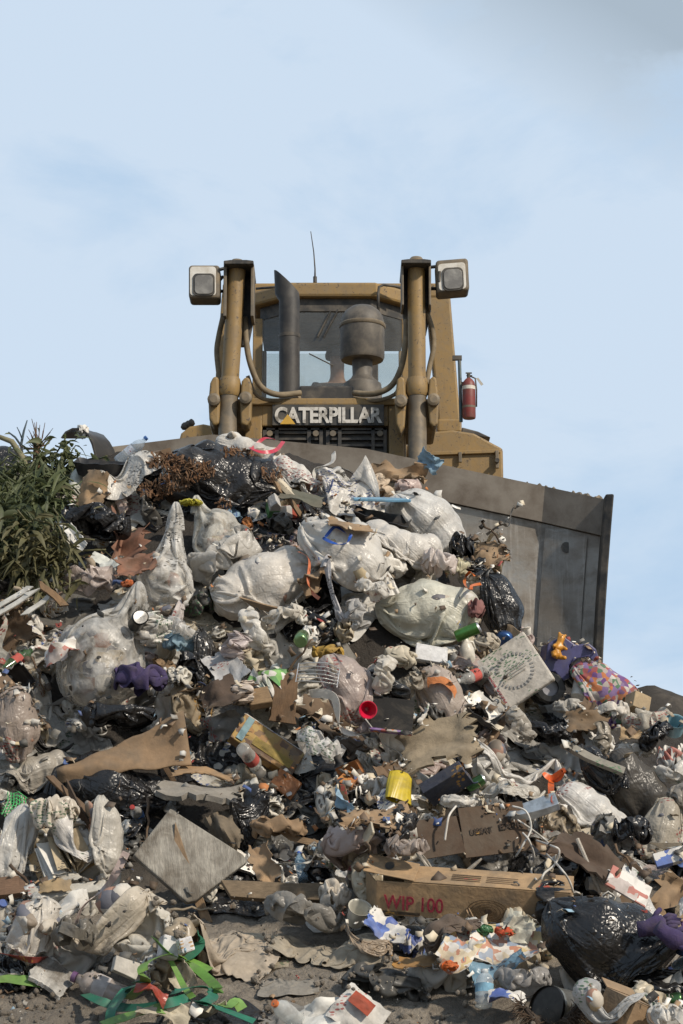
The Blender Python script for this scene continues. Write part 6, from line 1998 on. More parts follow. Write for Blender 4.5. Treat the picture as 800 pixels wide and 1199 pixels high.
def bent_sheet():
    w, h = M(145, 878, 150), M(145, 878, 66); n = 16
    a, b = np.meshgrid(np.linspace(-.5, .5, n), np.linspace(-.5, .5, n))
    X = a * w; Z = b * h * (.62 + .75 * a) + .09 * a + .008 * np.sin(a * 23); Y = -.3 * np.maximum(0, a - .3) * w + .10 * np.maximum(0, -a - .12) * w + .025 * np.sin(b * 4 + a * 5)
    me = mesh_np('cardboard_sheet', np.stack([X, Y, Z], -1).reshape(-1, 3), grid_faces(n, n)); me.materials.append(CARD)
    o = link('cardboard_sheet', me); o.color = (*TAN2, 1); m = o.modifiers.new('solid', 'SOLIDIFY'); m.thickness = .008
    return lay(o, 146, 876, (-22, -9, 6), .0)
L('bent cardboard sheet', 146, 874, 138, 54, 'big bent brown cardboard sheet lying across the black bags', 'cardboard', bent_sheet)
L('cardboard tongue', 236, 905, 62, 22, 'tan cardboard tongue sticking out beside the bent cardboard sheet', 'cardboard', lambda: lay(panel('cardboard_strip', M(240, 904, 66), M(240, 904, 34), (.3, .19, .1), CARD, .02, .02, .006, 31), 238, 906, (-66, 8, 0), 0))
L('glossy black film', 136, 838, 76, 36, 'glossy crumpled black film above the bent cardboard sheet', 'plastic film', lambda: wad('black_film', 138, 838, 92, 44, BLK, BLACK, ('loose', 57)))
L('dusty long bag', 40, 905, 84, 40, 'dusty grey white bag lying beside the pleated black bag', 'rubbish bag', lambda: bag('rubbish_bag', 38, 906, 96, 46, 8, (.44, .4, .34, .96), seed=52, neck=False))
L('black lump bag', 55, 878, 56, 30, 'small black bag lying on the dusty grey white bag', 'rubbish bag', lambda: bag('rubbish_bag', 54, 876, 66, 32, 4, (.03, .027, .025), BLACK, 53, neck=False))
L('brown misty bag', 14, 848, 50, 58, 'brownish translucent bag at the edge above the small black bag', 'plastic bag', lambda: bag('plastic_bag', 14, 848, 66, 56, 100, (.4, .33, .28, .8), seed=54))
L('dirty square slab', 222, 1000, 136, 108, 'large square grey slab standing on its corner, streaked black', 'slab', lambda: lay(plate_slab(), 222, 1002, (-22, 0, 14), .0, 85))
def plate_slab():
    d = dist_at(222, 1000)
    pts = [(-68, -4), (-22, 50), (62, -2), (66, -10), (2, -54), (-8, -56)]
    mb = MB().prism([(x * d, z * d * 1.12) for x, z in pts], -.02, .02)
    return mb.build('square_slab', FOAMSLAB, None, color=(.33, .305, .26), bevel=.008)
L('grey felt board', 236, 934, 96, 42, 'dusty grey felt board lying behind the dirty square slab', 'board', lambda: lay(panel('felt_board', M(236, 930, 92), M(236, 930, 56), (.24, .215, .18), CLOTH, .05, .02, .03, 56), 236, 930, (-66, 8, 0), .03))
L('slim black bag', 292, 955, 56, 60, 'slim black bag wedged behind the dirty square slab', 'rubbish bag', lambda: bag('rubbish_bag', 292, 954, 72, 46, 58, BLK, BLACK, 55, slack=1.15, neck=False, lumps=3))
L('crumpled brown sack', 325, 968, 64, 34, 'crumpled tan paper sack beside the slim black bag', 'paper sack', lambda: wad('paper_sack', 326, 968, 72, 36, (.25, .165, .095), CARD, ('loose', 71)))
L('tan torn card', 308, 1012, 22, 50, 'torn tan cardboard strip standing above the weathered plank', 'cardboard', lambda: lay(panel('cardboard_strip', M(310, 1012, 24), M(310, 1012, 58), (.33, .215, .12), CARD, .03, .02, .004, 33), 310, 1013, (-30, -22, 0), .0))
L('weathered plank', 318, 1043, 108, 16, 'weathered grey brown plank lying level at the foot of the slab', 'plank', lambda: lay(plank(M(318, 1043, 112), .085, .06, (.2, .145, .09), 5), 320, 1044, (-15, 1.5, 3), -.01))
L('ribbed carpet scrap', 262, 972, 34, 44, 'ribbed brown scrap wedged along the top of the slab', 'carpet scrap', lambda: lay(panel('carpet_scrap', M(262, 972, 30), M(262, 972, 56), (.16, .125, .085), CLOTH, .07, .02, .01, 34), 262, 973, (-25, -32, 0), .01))
L('brown broken board', 8, 1041, 40, 16, 'thick brown broken board at the edge above the crumpled pale bag', 'board', lambda: lay(plank(M(8, 1041, 66), .10, .05, (.17, .10, .06), 9, 'broken_board'), 4, 1042, (-25, -10, 0), .0))
L('long wrapped roll', 520, 1002, 84, 28, 'long roll of dusty clear film behind the long tan carton', 'plastic film', lambda: bag('film_roll', 520, 1003, 90, 28, -16, (.48, .43, .36, .8), seed=56, slack=1.6, neck=False, lumps=2))
L('crinkled foil bag', 472, 990, 50, 26, 'crinkled translucent bag beside the roll of dusty film', 'plastic bag', lambda: wad('plastic_bag', 476, 990, 56, 34, (.36, .3, .26, .75), FILM, ('loose', 58)))
L('square white cup', 421, 1070, 22, 20, 'small square white plastic cup at the corner of the long tan carton', 'cup', lambda: lay(cup(.1, .04, .055, (.52, .5, .43), 3, 'plastic_cup'), 421, 1070, (40, 20, 0), -.02))
L('amber clear bag', 432, 1103, 46, 34, 'clear bag with amber contents below the white cup', 'plastic bag', lambda: bag('plastic_bag', 434, 1104, 54, 34, -25, (.46, .36, .26, .8), seed=57, slack=1.5))
L('blue printed bag', 484, 1102, 30, 46, 'white bag with bold blue print beside the amber bag', 'plastic bag', lambda: wad('printed_bag', 484, 1102, 36, 44, WHT, BLUEPRINT, ('loose', 68)))
L('blue white package', 450, 1082, 44, 22, 'folded white and blue package behind the amber bag', 'package', lambda: lay(panel('package', M(452, 1084, 50), M(452, 1084, 30), W_, BLUEPRINT, .04, .01, .006, 54), 452, 1084, (-50, 28, 0), .0))
L('orange brown card', 488, 1124, 40, 14, 'orange brown cardboard piece below the blue printed bag', 'cardboard', lambda: lay(panel('cardboard_piece', .22, .1, (.34, .17, .04), CARD, .02, .01, .005, 36), 488, 1125, (-55, -8, 0), -.005))
L('brown net bag', 520, 1088, 48, 40, 'dark brown net bag under the long tan carton', 'net bag', lambda: bag('net_bag', 520, 1090, 54, 38, 20, (.11, .08, .06), CLOTH, 58, slack=1.4))
L('crumpled white paper bag', 400, 1040, 44, 50, 'crumpled white and tan paper bag at the open end of the long carton', 'paper bag', lambda: wad('paper_bag', 392, 1046, 40, 46, (.56, .5, .42), PAPER, ('loose', 78)))
L('dirty stretched film', 350, 1066, 80, 50, 'dirty grey film stretched below the weathered plank', 'plastic film', lambda: wad('plastic_film', 356, 1068, 96, 46, (.28, .26, .23, .85), FILM, ('loose', 76), (0, 15, 0)))
# pizza box, toy vehicle, toy animal, patchwork bag on the right shoulder
L('tan card strip', 600, 752, 40, 30, 'tan card strip behind the top of the pizza box', 'cardboard', lambda: lay(panel('cardboard_strip', M(600, 750, 18), M(600, 750, 64), (.38, .28, .18), CARD, .02, .01, .005, 41), 604, 748, (-30, -42, 0), .0))
L('blue round can', 588, 752, 24, 20, 'blue round tin behind the pizza box', 'tin', lambda: lay(can(.06, .06, (.06, .12, .28), (.12, .2, .36), 9), 590, 750, (-60, 30, 0), -.02))
L('crumpled paper by pizza box', 568, 752, 30, 28, 'cream crumpled paper beside the pizza box', 'paper', lambda: wad('crumpled_paper', 570, 752, 34, 28, (.48, .42, .33), PAPER, ('paper', 59)))
def toy_truck():
    e = empty('toy_truck')
    d = dist_at(648, 790); k = 84 * d / .56
    prof = [(-.27, .06), (-.28, .17), (-.25, .22), (-.10, .25), (-.03, .36), (.10, .37), (.16, .27), (.26, .24), (.29, .18), (.28, .06), (.25, .055), (.21, .15), (.13, .17), (.05, .15), (.02, .06), (-.04, .06), (-.07, .15), (-.15, .175), (-.22, .15), (-.25, .06)]
    prof = [(x * k, z * k) for x, z in prof]
    mb = MB().prism(prof, -.13 * k, .13 * k)
    b = mb.build('body', PLASTIC, e, color=(.06, .058, .15), bevel=.022 * k, seg=3)
    MB().box(-.02 * k, .095 * k, -.136 * k, .136 * k, .265 * k, .345 * k).build('window', PLASTIC, e, color=(.03, .03, .06), bevel=.01 * k)
    MB().box(-.285 * k, -.26 * k, -.10 * k, .10 * k, .09 * k, .15 * k).build('grille', PLASTIC, e, color=(.2, .2, .26), bevel=.006)
    for x in (-.15, .13):
        for sy in (-1, 1):
            Mx = Matrix.Translation((x * k, sy * .115 * k, .055 * k)) @ Matrix.Rotation(R(90 * sy), 4, 'X')
            we = MB()
            r = .115 * k
            n = 36; V = []
            pr = [(r * .55, .0), (r * .9, .0), (r, .018 * k), (r, .07 * k), (r * .9, .085 * k), (r * .55, .085 * k)]
            pr = [(a, c - .03 * k) for a, c in pr]
            for a, c in pr:
                for i in range(n):
                    lug = 1 + (.05 if (i % 3 == 0 and a > r * .95) else 0)
                    t = 2 * math.pi * i / n
                    V.append((a * lug * math.cos(t), a * lug * math.sin(t), c))
            m = len(pr)
            F = [(j * n + i, j * n + (i + 1) % n, ((j + 1) % m) * n + (i + 1) % n, ((j + 1) % m) * n + i) for j in range(m) for i in range(n)]
            w_ = we.add(V, F, Mx).build('wheel', PLASTIC, e, color=(.018, .018, .018))
            MB().lathe([(r * .56, .02 * k), (r * .56, .052 * k), (r * .2, .04 * k)], 24, Mx).build('rim', PLASTIC, w_, color=(.42, .42, .46), smooth=True, angle=40)
            sp = MB()
            for j in range(8):
                a = j / 8 * 6.283
                sp.box(r * .16, r * .5, -.008 * k, .008 * k, .05 * k, .06 * k, Mx @ Matrix.Rotation(a, 4, 'Z'))
            sp.build('spokes', PLASTIC, w_, color=(.5, .5, .53))
            MB().lathe([(r * .2, .05 * k), (r * .16, .068 * k)], 16, Mx).build('hub', PLASTIC, w_, color=(.12, .11, .3))
    return lay(e, 657, 786, (4, -24, 4), -.03, 97)
L('toy truck', 650, 792, 72, 76, 'blue violet toy truck with a big black wheel', 'toy', toy_truck)
def toy_animal():
    s = .9
    N = [((0, 0, 0), (.032, .03)), ((.005, 0, .045), (.028, .026)), ((.012, -.005, .085), (.017, .017)), ((.018, -.012, .112), (.028, .026)), ((.022, -.03, .118), (.012, .011)),
         ((-.03, -.025, .05), (.011, .011)), ((-.045, -.05, .03), (.010, .010)), ((.036, -.025, .05), (.011, .011)), ((.05, -.045, .035), (.010, .010)),
         ((-.03, -.03, -.02), (.015, .015)), ((-.038, -.065, -.026), (.013, .012)), ((.03, -.03, -.02), (.015, .015)), ((.04, -.065, -.026), (.013, .012)),
         ((.0, -.01, .135), (.008, .009)), ((-.003, -.008, .15), (.008, .008)), ((.04, -.008, .132), (.008, .009)), ((.047, -.006, .146), (.008, .008))]
    E = [(0, 1), (1, 2), (2, 3), (3, 4), (1, 5), (5, 6), (1, 7), (7, 8), (0, 9), (9, 10), (0, 11), (11, 12), (3, 13), (13, 14), (3, 15), (15, 16)]
    k = 36 * dist_at(656, 756) / .19
    N = [((a * k, b * k, c * k), (r[0] * k, r[1] * k)) for (a, b, c), r in N]
    o = link('toy_animal', skin_body('toy_animal', N, E, PLASTIC)); o.color = (.55, .24, .02, 1)
    for sx in (.008, .034):
        MB().lathe([(.001, .004 * k), (.004 * k, .002 * k), (.004 * k, 0)], 8, Matrix.Translation((sx * k, -.036 * k, .12 * k)) @ Matrix.Rotation(R(90), 4, 'X')).build('eye', PLASTIC, o, color=(.02, .015, .01))
    return lay(o, 655, 756, (-6, 12, 20), .0)
L('orange toy animal', 656, 755, 24, 32, 'small orange plastic toy animal sitting above the toy truck', 'toy', toy_animal)
def pizza_box():
    d = dist_at(602, 786); w, h = 62 * d, 70 * d; e = empty('pizza_box')
    t = .045
    dented(MB().box(-w / 2, w / 2, -t / 2, t / 2, -h / 2, h / 2), .004, 4).build('body', PAPER, e, color=(.56, .51, .44), bevel=.012)
    y = -t / 2 - .006
    MB().box(-w / 2 - .001, -w / 2 + .022, -t / 2 - .003, t / 2 + .003, -h / 2 + .004, h / 2 - .004).build('printed_edge', PAPER, e, color=(.58, .53, .47))
    put_text('printed_words', 'PIZZA BOX', e, Matrix.Translation((-w / 2 + .011, -t / 2 - .007, -h * .12)) @ Matrix.Rotation(R(-90), 4, 'Y'), h * .55, .014, PAPER, (.35, .05, .06), .02, .002)
    for k, (z, tw) in enumerate(((.06, .3), (.02, .42), (-.02, .42), (-.06, .34))):
        MB().box(-w * tw / 2, w * tw / 2, y, y + .003, h * z * 1.2 - .003, h * z * 1.2 + .003).build('printed_line', PAPER, e, color=(.36, .34, .31))
    for k in range(26):
        a = R(-160 + k * 12.5) if k < 26 else 0
        r0 = w * .33
        Mx = Matrix.Translation((r0 * math.cos(a), y, r0 * math.sin(a))) @ Matrix.Rotation(-a, 4, 'Y')
        MB().box(-.010, .010, 0, .003, -.005, .005, Mx).build('printed_stroke', PAPER, e, color=(.40, .38, .35))
    return lay(e, 604, 786, (-14, -32, -8), -.05)
L('pizza box', 603, 786, 74, 84, 'white pizza box with a round grey stamp standing on its corner', 'pizza box', pizza_box)
L('white scoop', 682, 800, 20, 36, 'smooth white plastic scoop between the toy truck and the patchwork bag', 'scoop', lambda: lay(cup(.17, .045, .06, (.62, .6, .55), 5, 'plastic_scoop', dent=.012), 682, 802, (-25, 20, 0), .01))
L('patchwork bag', 708, 808, 66, 62, 'bag of bright orange and purple patchwork cloth against the sky', 'cloth bag', lambda: bag('patchwork_bag', 708, 806, 84, 56, -38, WHT, PATCH, 59, slack=1.5, lumps=9, neck=False))
L('shredded white paper', 722, 828, 40, 26, 'ragged white paper shreds below the patchwork bag', 'paper', lambda: wad('shredded_paper', 716, 832, 44, 28, (.62, .57, .5), PAPER, ('loose', 60)))
L('grey crumple by wheel', 664, 826, 40, 24, 'pale grey crumpled bag beside the wheel of the toy truck', 'plastic bag', lambda: wad('plastic_bag', 668, 828, 44, 24, (.5, .47, .42, .9), FILM, ('loose', 61)))
def dark_tarp():
    mb = MB(); n = 18; V = []
    for j in range(8):
        for i in range(n):
            x = 730 + i * 9
            crest = 826 + 22 * ((x - 768) / 40) ** 2 if x < 768 else 803 + (x - 768) * .55 + 23 * max(0, 1 - (x - 768) / 14)
            crest = np.interp(x, [725, 738, 752, 768, 785, 800, 860, 900], [840, 814, 806, 802, 808, 818, 850, 870])
            p = at(x, crest, 14.4); t = j / 7
            V.append((p[0], p[1] - .55 * t + .02 * math.sin(i * 1.3 + j), p[2] - .55 * t ** 1.4 + .015 * math.sin(i * .9 + j * 1.7)))
    return own_origin(mb.add(V, grid_faces(n, 8)).build('dark_tarpaulin', CLOTH, None, color=(.04, .034, .028), smooth=True, solid=.01))
L('dark tarpaulin', 775, 825, 60, 40, 'dark tarpaulin hump against the sky beyond the patchwork bag', 'tarpaulin', dark_tarp)
L('tan box corner', 748, 822, 22, 16, 'small tan box corner below the dark tarpaulin', 'cardboard box', lambda: lay(closed_box(.12, .1, .1, (.4, .3, .18), CARD, 'box_corner', 18, .01, .004), 746, 824, (-10, 20, 25), .0))
L('grey clear heap bag', 760, 838, 44, 40, 'pale clear bag heaped below the dark tarpaulin', 'plastic bag', lambda: wad('plastic_bag', 758, 844, 60, 44, (.5, .46, .39, .8), FILM, ('loose', 62)))
L('bright crest bag', 744, 876, 44, 20, 'bright white crumpled bag beyond the black bags', 'plastic bag', lambda: wad('plastic_bag', 744, 877, 52, 26, WHT, FILM, ('loose', 80)))
L('pale blue tub', 789, 848, 16, 16, 'pale blue tub beside the white stained cloth at the edge', 'tub', lambda: lay(cup(.09, .05, .06, (.25, .42, .48), 6, 'tub'), 790, 850, (50, 0, 0), -.01))
L('red white cloth', 782, 888, 28, 40, 'white cloth with red stains at the edge of the heap', 'cloth', lambda: wad('stained_cloth', 786, 888, 38, 44, WHT, REDPRINT, ('loose', 70)))
L('black clear bag', 748, 920, 62, 64, 'dark crinkled bag beside the bright bubbly bag', 'rubbish bag', lambda: bag('rubbish_bag', 742, 916, 76, 62, 120, (.10, .09, .078, .9), FILM, 60, slack=1.5))
L('dull black bag', 708, 908, 40, 56, 'matt black bag wedged above the bright bubbly bag', 'rubbish bag', lambda: bag('rubbish_bag', 706, 900, 64, 44, -48, BLK, BLACK, 61, slack=1.5))
L('cream crumpled bag', 772, 975, 50, 66, 'cream crumpled bag at the edge beside the bright bubbly bag', 'plastic bag', lambda: bag('plastic_bag', 772, 972, 76, 54, 70, (.48, .43, .35, .93), seed=62, slack=1.6))
L('black fold bag', 742, 968, 40, 40, 'black folded bag between the bubbly bag and the cream bag', 'rubbish bag', lambda: wad('black_bag', 740, 972, 50, 44, BLK, BLACK, ('loose', 63)))
L('grey cardboard tube', 695, 888, 60, 20, 'long grey flattened tube lying above the bubbly bag', 'tube', lambda: lay(plank(M(696, 886, 76), .05, .03, (.26, .24, .2), 12, 'flat_tube', PAPER), 694, 888, (-35, 26, 0), -.01))
L('dark cardboard by wheel', 690, 846, 44, 24, 'brown cardboard piece under the shredded white paper', 'cardboard', lambda: lay(panel('cardboard_piece', M(690, 846, 46), M(690, 846, 30), (.17, .11, .06), CARD, .03, .02, .006, 44), 688, 846, (-30, 4, 0), .0))
L('tan clean card', 734, 860, 30, 20, 'clean tan card below the small tan box corner', 'cardboard', lambda: lay(panel('cardboard_piece', M(734, 860, 24), M(734, 860, 22), (.36, .25, .14), CARD, .03, .01, .006, 45), 738, 858, (-40, 14, 0), -.01))
L('red spout wrapper', 735, 1075, 10, 10, 'tiny red strip between the gloves and the white sheet', 'scrap', lambda: wad('red_scrap', 752, 1068, 14, 8, (.3, .05, .04), PAPER, ('paper', 64)))
L('white book edge', 780, 1008, 34, 22, 'white and blue folded card at the edge beside the cream bag', 'card', lambda: lay(closed_box(.16, .08, .03, (.6, .6, .62), BLUEPRINT, 'folded_card', 19, .006, .003), 784, 1004, (-30, -14, 0), -.01))

for i, (px, py, w, h, key, col, mat, lb) in enumerate((
    (790, 905, 50, 34, 'loose', WHT, FILM, 'crumpled white bag below the red stained cloth at the edge'),
    (800, 940, 44, 40, 'loose', (.3, .27, .23, .9), FILM, 'grey brown crumpled film at the edge above the cream bag'),
    (706, 866, 40, 26, 'loose', DUST, FILM, 'dusty crumpled bag beside the clean tan card'),
    (768, 862, 44, 28, 'long', BLK, BLACK, 'black folded film below the pale clear bag on the shoulder'),
    (640, 858, 54, 30, 'loose', BLK, BLACK, 'black crumpled film below the toy truck'),
    (610, 848, 44, 30, 'loose', (.5, .46, .4, .7), FILM, 'clear crumpled film under the pizza box'),
    (450, 790, 46, 30, 'loose', PALE, FILM, 'pale crumpled film just right of the net bag'.replace('just right of', 'touching')),
    (478, 800, 44, 36, 'loose', DUST, FILM, 'dusty crumpled film above the black book cover'),
    (470, 770, 40, 30, 'paper', CRM, PAPER, 'cream paper wad above the dusty film'),
    (300, 740, 60, 36, 'loose', WHT, FILM, 'white crumpled bag just below the full drawstring bag'),
    (276, 756, 34, 40, 'long', (.6, .52, .5, .8), FILM, 'pinkish clear bag hanging below the white crumpled bag'),
    (330, 722, 50, 26, 'loose', PALE, FILM, 'pale film tucked under the full drawstring bag'),
    (436, 690, 40, 30, 'loose', WHT, FILM, 'white film beside the olive white bag and the maroon trimmed bag'),
    (420, 720, 36, 30, 'loose', (.55, .53, .5, .6), FILM, 'clear film below the maroon trimmed bag'))):
    L('extra film', px, py, w, h, lb, 'plastic film' if mat is not PAPER else 'paper', (lambda px=px, py=py, w=w, h=h, key=key, col=col, mat=mat, i=i: wad('plastic_film' if mat is FILM else 'black_film' if mat is BLACK else 'paper_wad', px, py, w * 1.1, h * 1.1, col, mat, (key, 100 + i), (0, i * 47, 0))))
# ------------------------------------------------------------------ the many smaller pieces between the named things
FILL = []       # (object, look phrase, category, group)
SOILZ = [(-40, 1140, 165, 1240), (150, 1045, 345, 1115), (250, 1110, 330, 1240), (320, 1108, 520, 1240), (500, 1150, 640, 1240)]
def in_soil(x, y):
    return any(a <= x <= c and b <= y <= d for a, b, c, d in SOILZ)
def free_spot(r, k=.8, soil=.05, need=0):
    for t in range(400):
        u, v = r.uniform(-2.7, 2.7), r.uniform(-.6, 6.2)
        p = project(to_world(np.array([u, v, hget(u, v)])))
        if not (-25 < p[0] < 825 and 500 < p[1] < 1215): continue
        if p[1] < 560 and p[0] > 90: continue
        if p[0] < 80 and 520 < p[1] < 660: continue
        if any(((p[0] - x) / (w * k + need)) ** 2 + ((p[1] - y) / (h * k + need)) ** 2 < 1 for x, y, w, h, _ in LAND): continue
        if in_soil(*p) and r.random() > soil: continue
        if HM[min(NV - 1, max(0, int((v - V0) / CELL))), min(NU - 1, max(0, int((u - U0) / CELL)))] < -.9: continue
        return u, v, p
    return None
PAL = {'white': (.82, .78, .71), 'dirty white': (.66, .62, .54), 'pale grey': (.54, .52, .48), 'cream': (.60, .52, .39), 'beige': (.38, .31, .22), 'grey': (.27, .255, .23),
       'dark grey': (.10, .095, .085), 'brown': (.15, .095, .055), 'tan': (.30, .20, .115), 'dark brown': (.08, .052, .033), 'black': (.016, .015, .015), 'pinkish': (.48, .38, .34),
       'blue': (.06, .10, .24), 'pale blue': (.25, .38, .48), 'green': (.07, .15, .06), 'red': (.28, .05, .04), 'orange': (.42, .16, .05), 'yellow': (.42, .33, .08), 'purple': (.12, .06, .24), 'silver': (.55, .55, .54)}
def pick(r, d):
    k = list(d); w = np.array([d[x] for x in k], float)
    return k[r.choice(len(k), p=w / w.sum())]
FR = np.random.default_rng(99)
LIGHTS = {'white': 4, 'dirty white': 5, 'pale grey': 4, 'cream': 2, 'beige': 3, 'grey': 3, 'pinkish': 1.5}
# draped films, in three layers that settle on one another
def drape_layer(n, seed, size, colors, mat_of, word_of):
    specs, meta = [], []
    for i in range(n):
        s = free_spot(FR, .82)
        if s is None: continue
        sx, sy = FR.uniform(*size), FR.uniform(*size) * .85
        specs.append((s[0], s[1], .015, sx, sy, FR.uniform(0, 6.28), FR.uniform(.5, .8), FR.uniform(.03, .07)))
        meta.append((s[2], pick(FR, colors)))
    m = 26
    for P, (p, c) in zip(sim_sheet(specs, m, seed=seed, steps=50), meta):
        word, cat, grp, nm = word_of(c)
        mt = mat_of(c)
        al = FR.choice([.5, .7, .88, .95]) if mt is FILM else 1.0
        o = obj_from_slope(nm, P, grid_faces(m, m), mt, (*PAL[c], al), solid=0 if mt in (FILM, BLACK) else .004, fold=fold_sheet(m, s=float(FR.uniform(0, 50))))
        hstamp(dense(P, m, m))
        FILL.append((o, ('clear ' if al < .55 else '') + c + ' ' + word, cat, grp))
pl = lambda c: BLACK if c in ('black', 'dark grey') else FILM
wd = lambda c: ('plastic film', 'plastic film', 'loose plastic film between the larger rubbish', 'plastic_film')
drape_layer(84, 301, (.35, .85), {**LIGHTS, 'black': 5, 'dark grey': 3}, pl, wd)
drape_layer(24, 302, (.3, .6), {'dark brown': 1, 'grey': 4, 'pale grey': 3, 'beige': 2, 'dark grey': 5, 'brown': 1, 'cream': 2, 'blue': .6, 'purple': .5, 'red': .6}, lambda c: CLOTH, lambda c: ('rag', 'rag', 'rags between the larger rubbish', 'rag'))
drape_layer(70, 303, (.25, .55), {**LIGHTS, 'black': 3}, pl, wd)

def lib(builder):
    o = builder()
    for c in walk(o): c.hide_render = False
    return o
KINDS = []      # (weight, maker(r) -> root, look, category, group, rotations)
def kind(n, name, group, cat, colors, make, tint, rots, size=(.8, 1.25), sink=.02):
    """n copies of a few built variants, laid on the heap"""
    wads = any(x in name for x in ('crumpled', 'wad'))
    variants = [make(i) for i in range(9 if wads else 4)]
    used = [False] * len(variants)
    for i in range(n):
        s = free_spot(FR, .85)
        if s is None: continue
        k = int(FR.integers(len(variants)))
        v = variants[k]
        if used[k]: o = copy_tree(v)
        else: o, used[k] = v, True
        c = pick(FR, colors)
        if tint: tint(o, PAL[c])
        f = FR.uniform(*size) * (FR.uniform(.62, 1.3, 3) if wads else np.ones(3)); o.scale = f
        rot = rots(FR)
        place_at_scaled(o, rot, s[0], s[1], f, sink)
        FILL.append((o, c + ' ' + name, cat, group))
    for k, v in enumerate(variants):
        if not used[k]:
            for c in list(walk(v))[::-1]: bpy.data.objects.remove(c)
def place_at_scaled(o, rot, u, v, f, sink):
    Mx = np.array(Euler([R(a) for a in rot], 'XYZ').to_matrix())
    P = local_points(o, 300) * f @ Mx.T
    ctr = (P.min(0) + P.max(0)) / 2
    S = (P - ctr) @ SB
    low = S[:, 2] < np.percentile(S[:, 2], 70)
    w = np.percentile(hget(u + S[low, 0], v + S[low, 1]) - S[low, 2], 85) - sink
    c = np.array([u, v, w])
    o.location = to_world(c) - ctr
    o.rotation_euler = [R(a) for a in rot]
    hstamp(S + c)
def all_tint(o, c):
    o.color = (*c, o.color[3])
def body_tint(o, c):
    for ch in walk(o):
        if ch.type == 'MESH' and not ch.name.startswith(('cap', 'lid', 'label', 'print')): ch.color = (*c, ch.color[3])
anyrot = lambda r: tuple(r.uniform(-180, 180, 3))
flat = lambda r: (-52 + r.normal() * 22, r.uniform(-180, 180) if r.random() < .5 else r.normal() * 40, r.normal() * 22)
def wadobj(nm, key, mat, sub=1):
    def f(i):
        o = link(nm, wad_mesh((key, 200 + i), mat))
        q = o.modifiers.new('sub', 'SUBSURF'); q.levels = q.render_levels = sub
        return o
    return f
kind(110, 'crumpled plastic bag', 'crumpled plastic bags between the larger rubbish', 'plastic bag', {**LIGHTS, 'dark grey': 2}, wadobj('plastic_bag', 'loose', FILM), all_tint, anyrot, (.9, 1.8), .06)
kind(26, 'crumpled black plastic', 'crumpled black plastic between the larger rubbish', 'plastic film', {'black': 1}, wadobj('black_film', 'loose', BLACK), all_tint, anyrot, (.9, 1.8), .06)
kind(60, 'paper wad', 'crumpled paper wads between the larger rubbish', 'paper', {'white': 5, 'dirty white': 4, 'cream': 3, 'beige': 2, 'pale grey': 2, 'pinkish': 1, 'yellow': .4, 'blue': .4, 'red': .4, 'orange': .5}, wadobj('paper_wad', 'paper', PAPER), all_tint, anyrot, (.7, 1.6), .02)
kind(16, 'cardboard scrap', 'torn cardboard scraps between the larger rubbish', 'cardboard', {'tan': 5, 'brown': 5, 'dark brown': 4, 'beige': 1}, lambda i: panel('cardboard_scrap', (.30, .22, .38, .18)[i], (.2, .2, .16, .26)[i], TAN, CARD, (.05, .03, .07, .05)[i], .03, .006, 70 + i), all_tint, flat, (.7, 1.2), .01)
kind(18, 'stiff paper sheet', 'stiff paper sheets between the larger rubbish', 'paper', {'white': 4, 'dirty white': 4, 'cream': 2, 'pale blue': .6, 'grey': 2, 'yellow': .4}, lambda i: panel('paper_sheet', (.2, .14, .22, .12)[i], (.14, .2, .10, .12)[i], W_, PAPER, (.05, .04, .06, .03)[i], .012, .002, 80 + i), all_tint, flat, (.6, 1.2), .005)
kind(9, 'drink bottle', 'plastic bottles between the larger rubbish', 'bottle', {'pale grey': 3, 'pale blue': 2, 'green': 1}, lambda i: bottle((.22, .25, .2, .28)[i], (.033, .038, .032, .045)[i], (.6, .62, .62, .45), [(.05, .1, .35), (.55, .55, .52), (.4, .04, .03), (.05, .3, .12)][i], [None, (.5, .1, .08), (.1, .2, .45), None][i], seed=i, dent=.007), body_tint, anyrot, (.8, 1.1), .02)
kind(5, 'crushed drink can', 'crushed cans between the larger rubbish', 'can', {'silver': 2, 'red': 1, 'blue': 1, 'green': 1}, lambda i: can(.12, .033, seed=90 + i, dent=.012), body_tint, anyrot, (.8, 1.1), .01)
kind(6, 'plastic cup', 'plastic cups between the larger rubbish', 'cup', {'white': 2, 'cream': 1, 'red': .6, 'pale grey': 1}, lambda i: cup(.11, .03, .043, seed=94 + i, name='plastic_cup', dent=.010), all_tint, anyrot, (.8, 1.1), .015)
kind(5, 'drink carton', 'drink cartons between the larger rubbish', 'carton', {'white': 1, 'cream': 1, 'dirty white': 1}, lambda i: carton(.08, .2, .07, (.55, .53, .5), [(.1, .2, .45), (.4, .08, .05), (.12, .3, .12), (.5, .3, .05)][i], 96 + i), lambda o, c: None, anyrot, (.8, 1.1), .02)
kind(30, 'thin stick', 'sticks and laths between the larger rubbish', 'stick', {'tan': 3, 'brown': 4, 'beige': 3, 'grey': 2, 'dark brown': 3}, lambda i: (stick((.3, .45, .25, .36)[i], (.009, .012, .007, .014)[i], TAN, i) if i % 2 == 0 else plank((.3, .45, .25, .4)[i], .04, .014, TAN, i, 'stick')), all_tint, lambda r: (r.normal() * 25, r.uniform(-70, 70), r.normal() * 30), (.7, 1.3), .01)
kind(8, 'food tray', 'plastic trays between the larger rubbish', 'tray', {'white': 2, 'black': 2, 'pale grey': 2, 'dark grey': 2, 'yellow': .3}, lambda i: tray((.2, .16, .24, .18)[i], (.14, .16, .15, .12)[i], .03, W_, 100 + i, 'food_tray'), all_tint, flat, (.8, 1.3), .01)
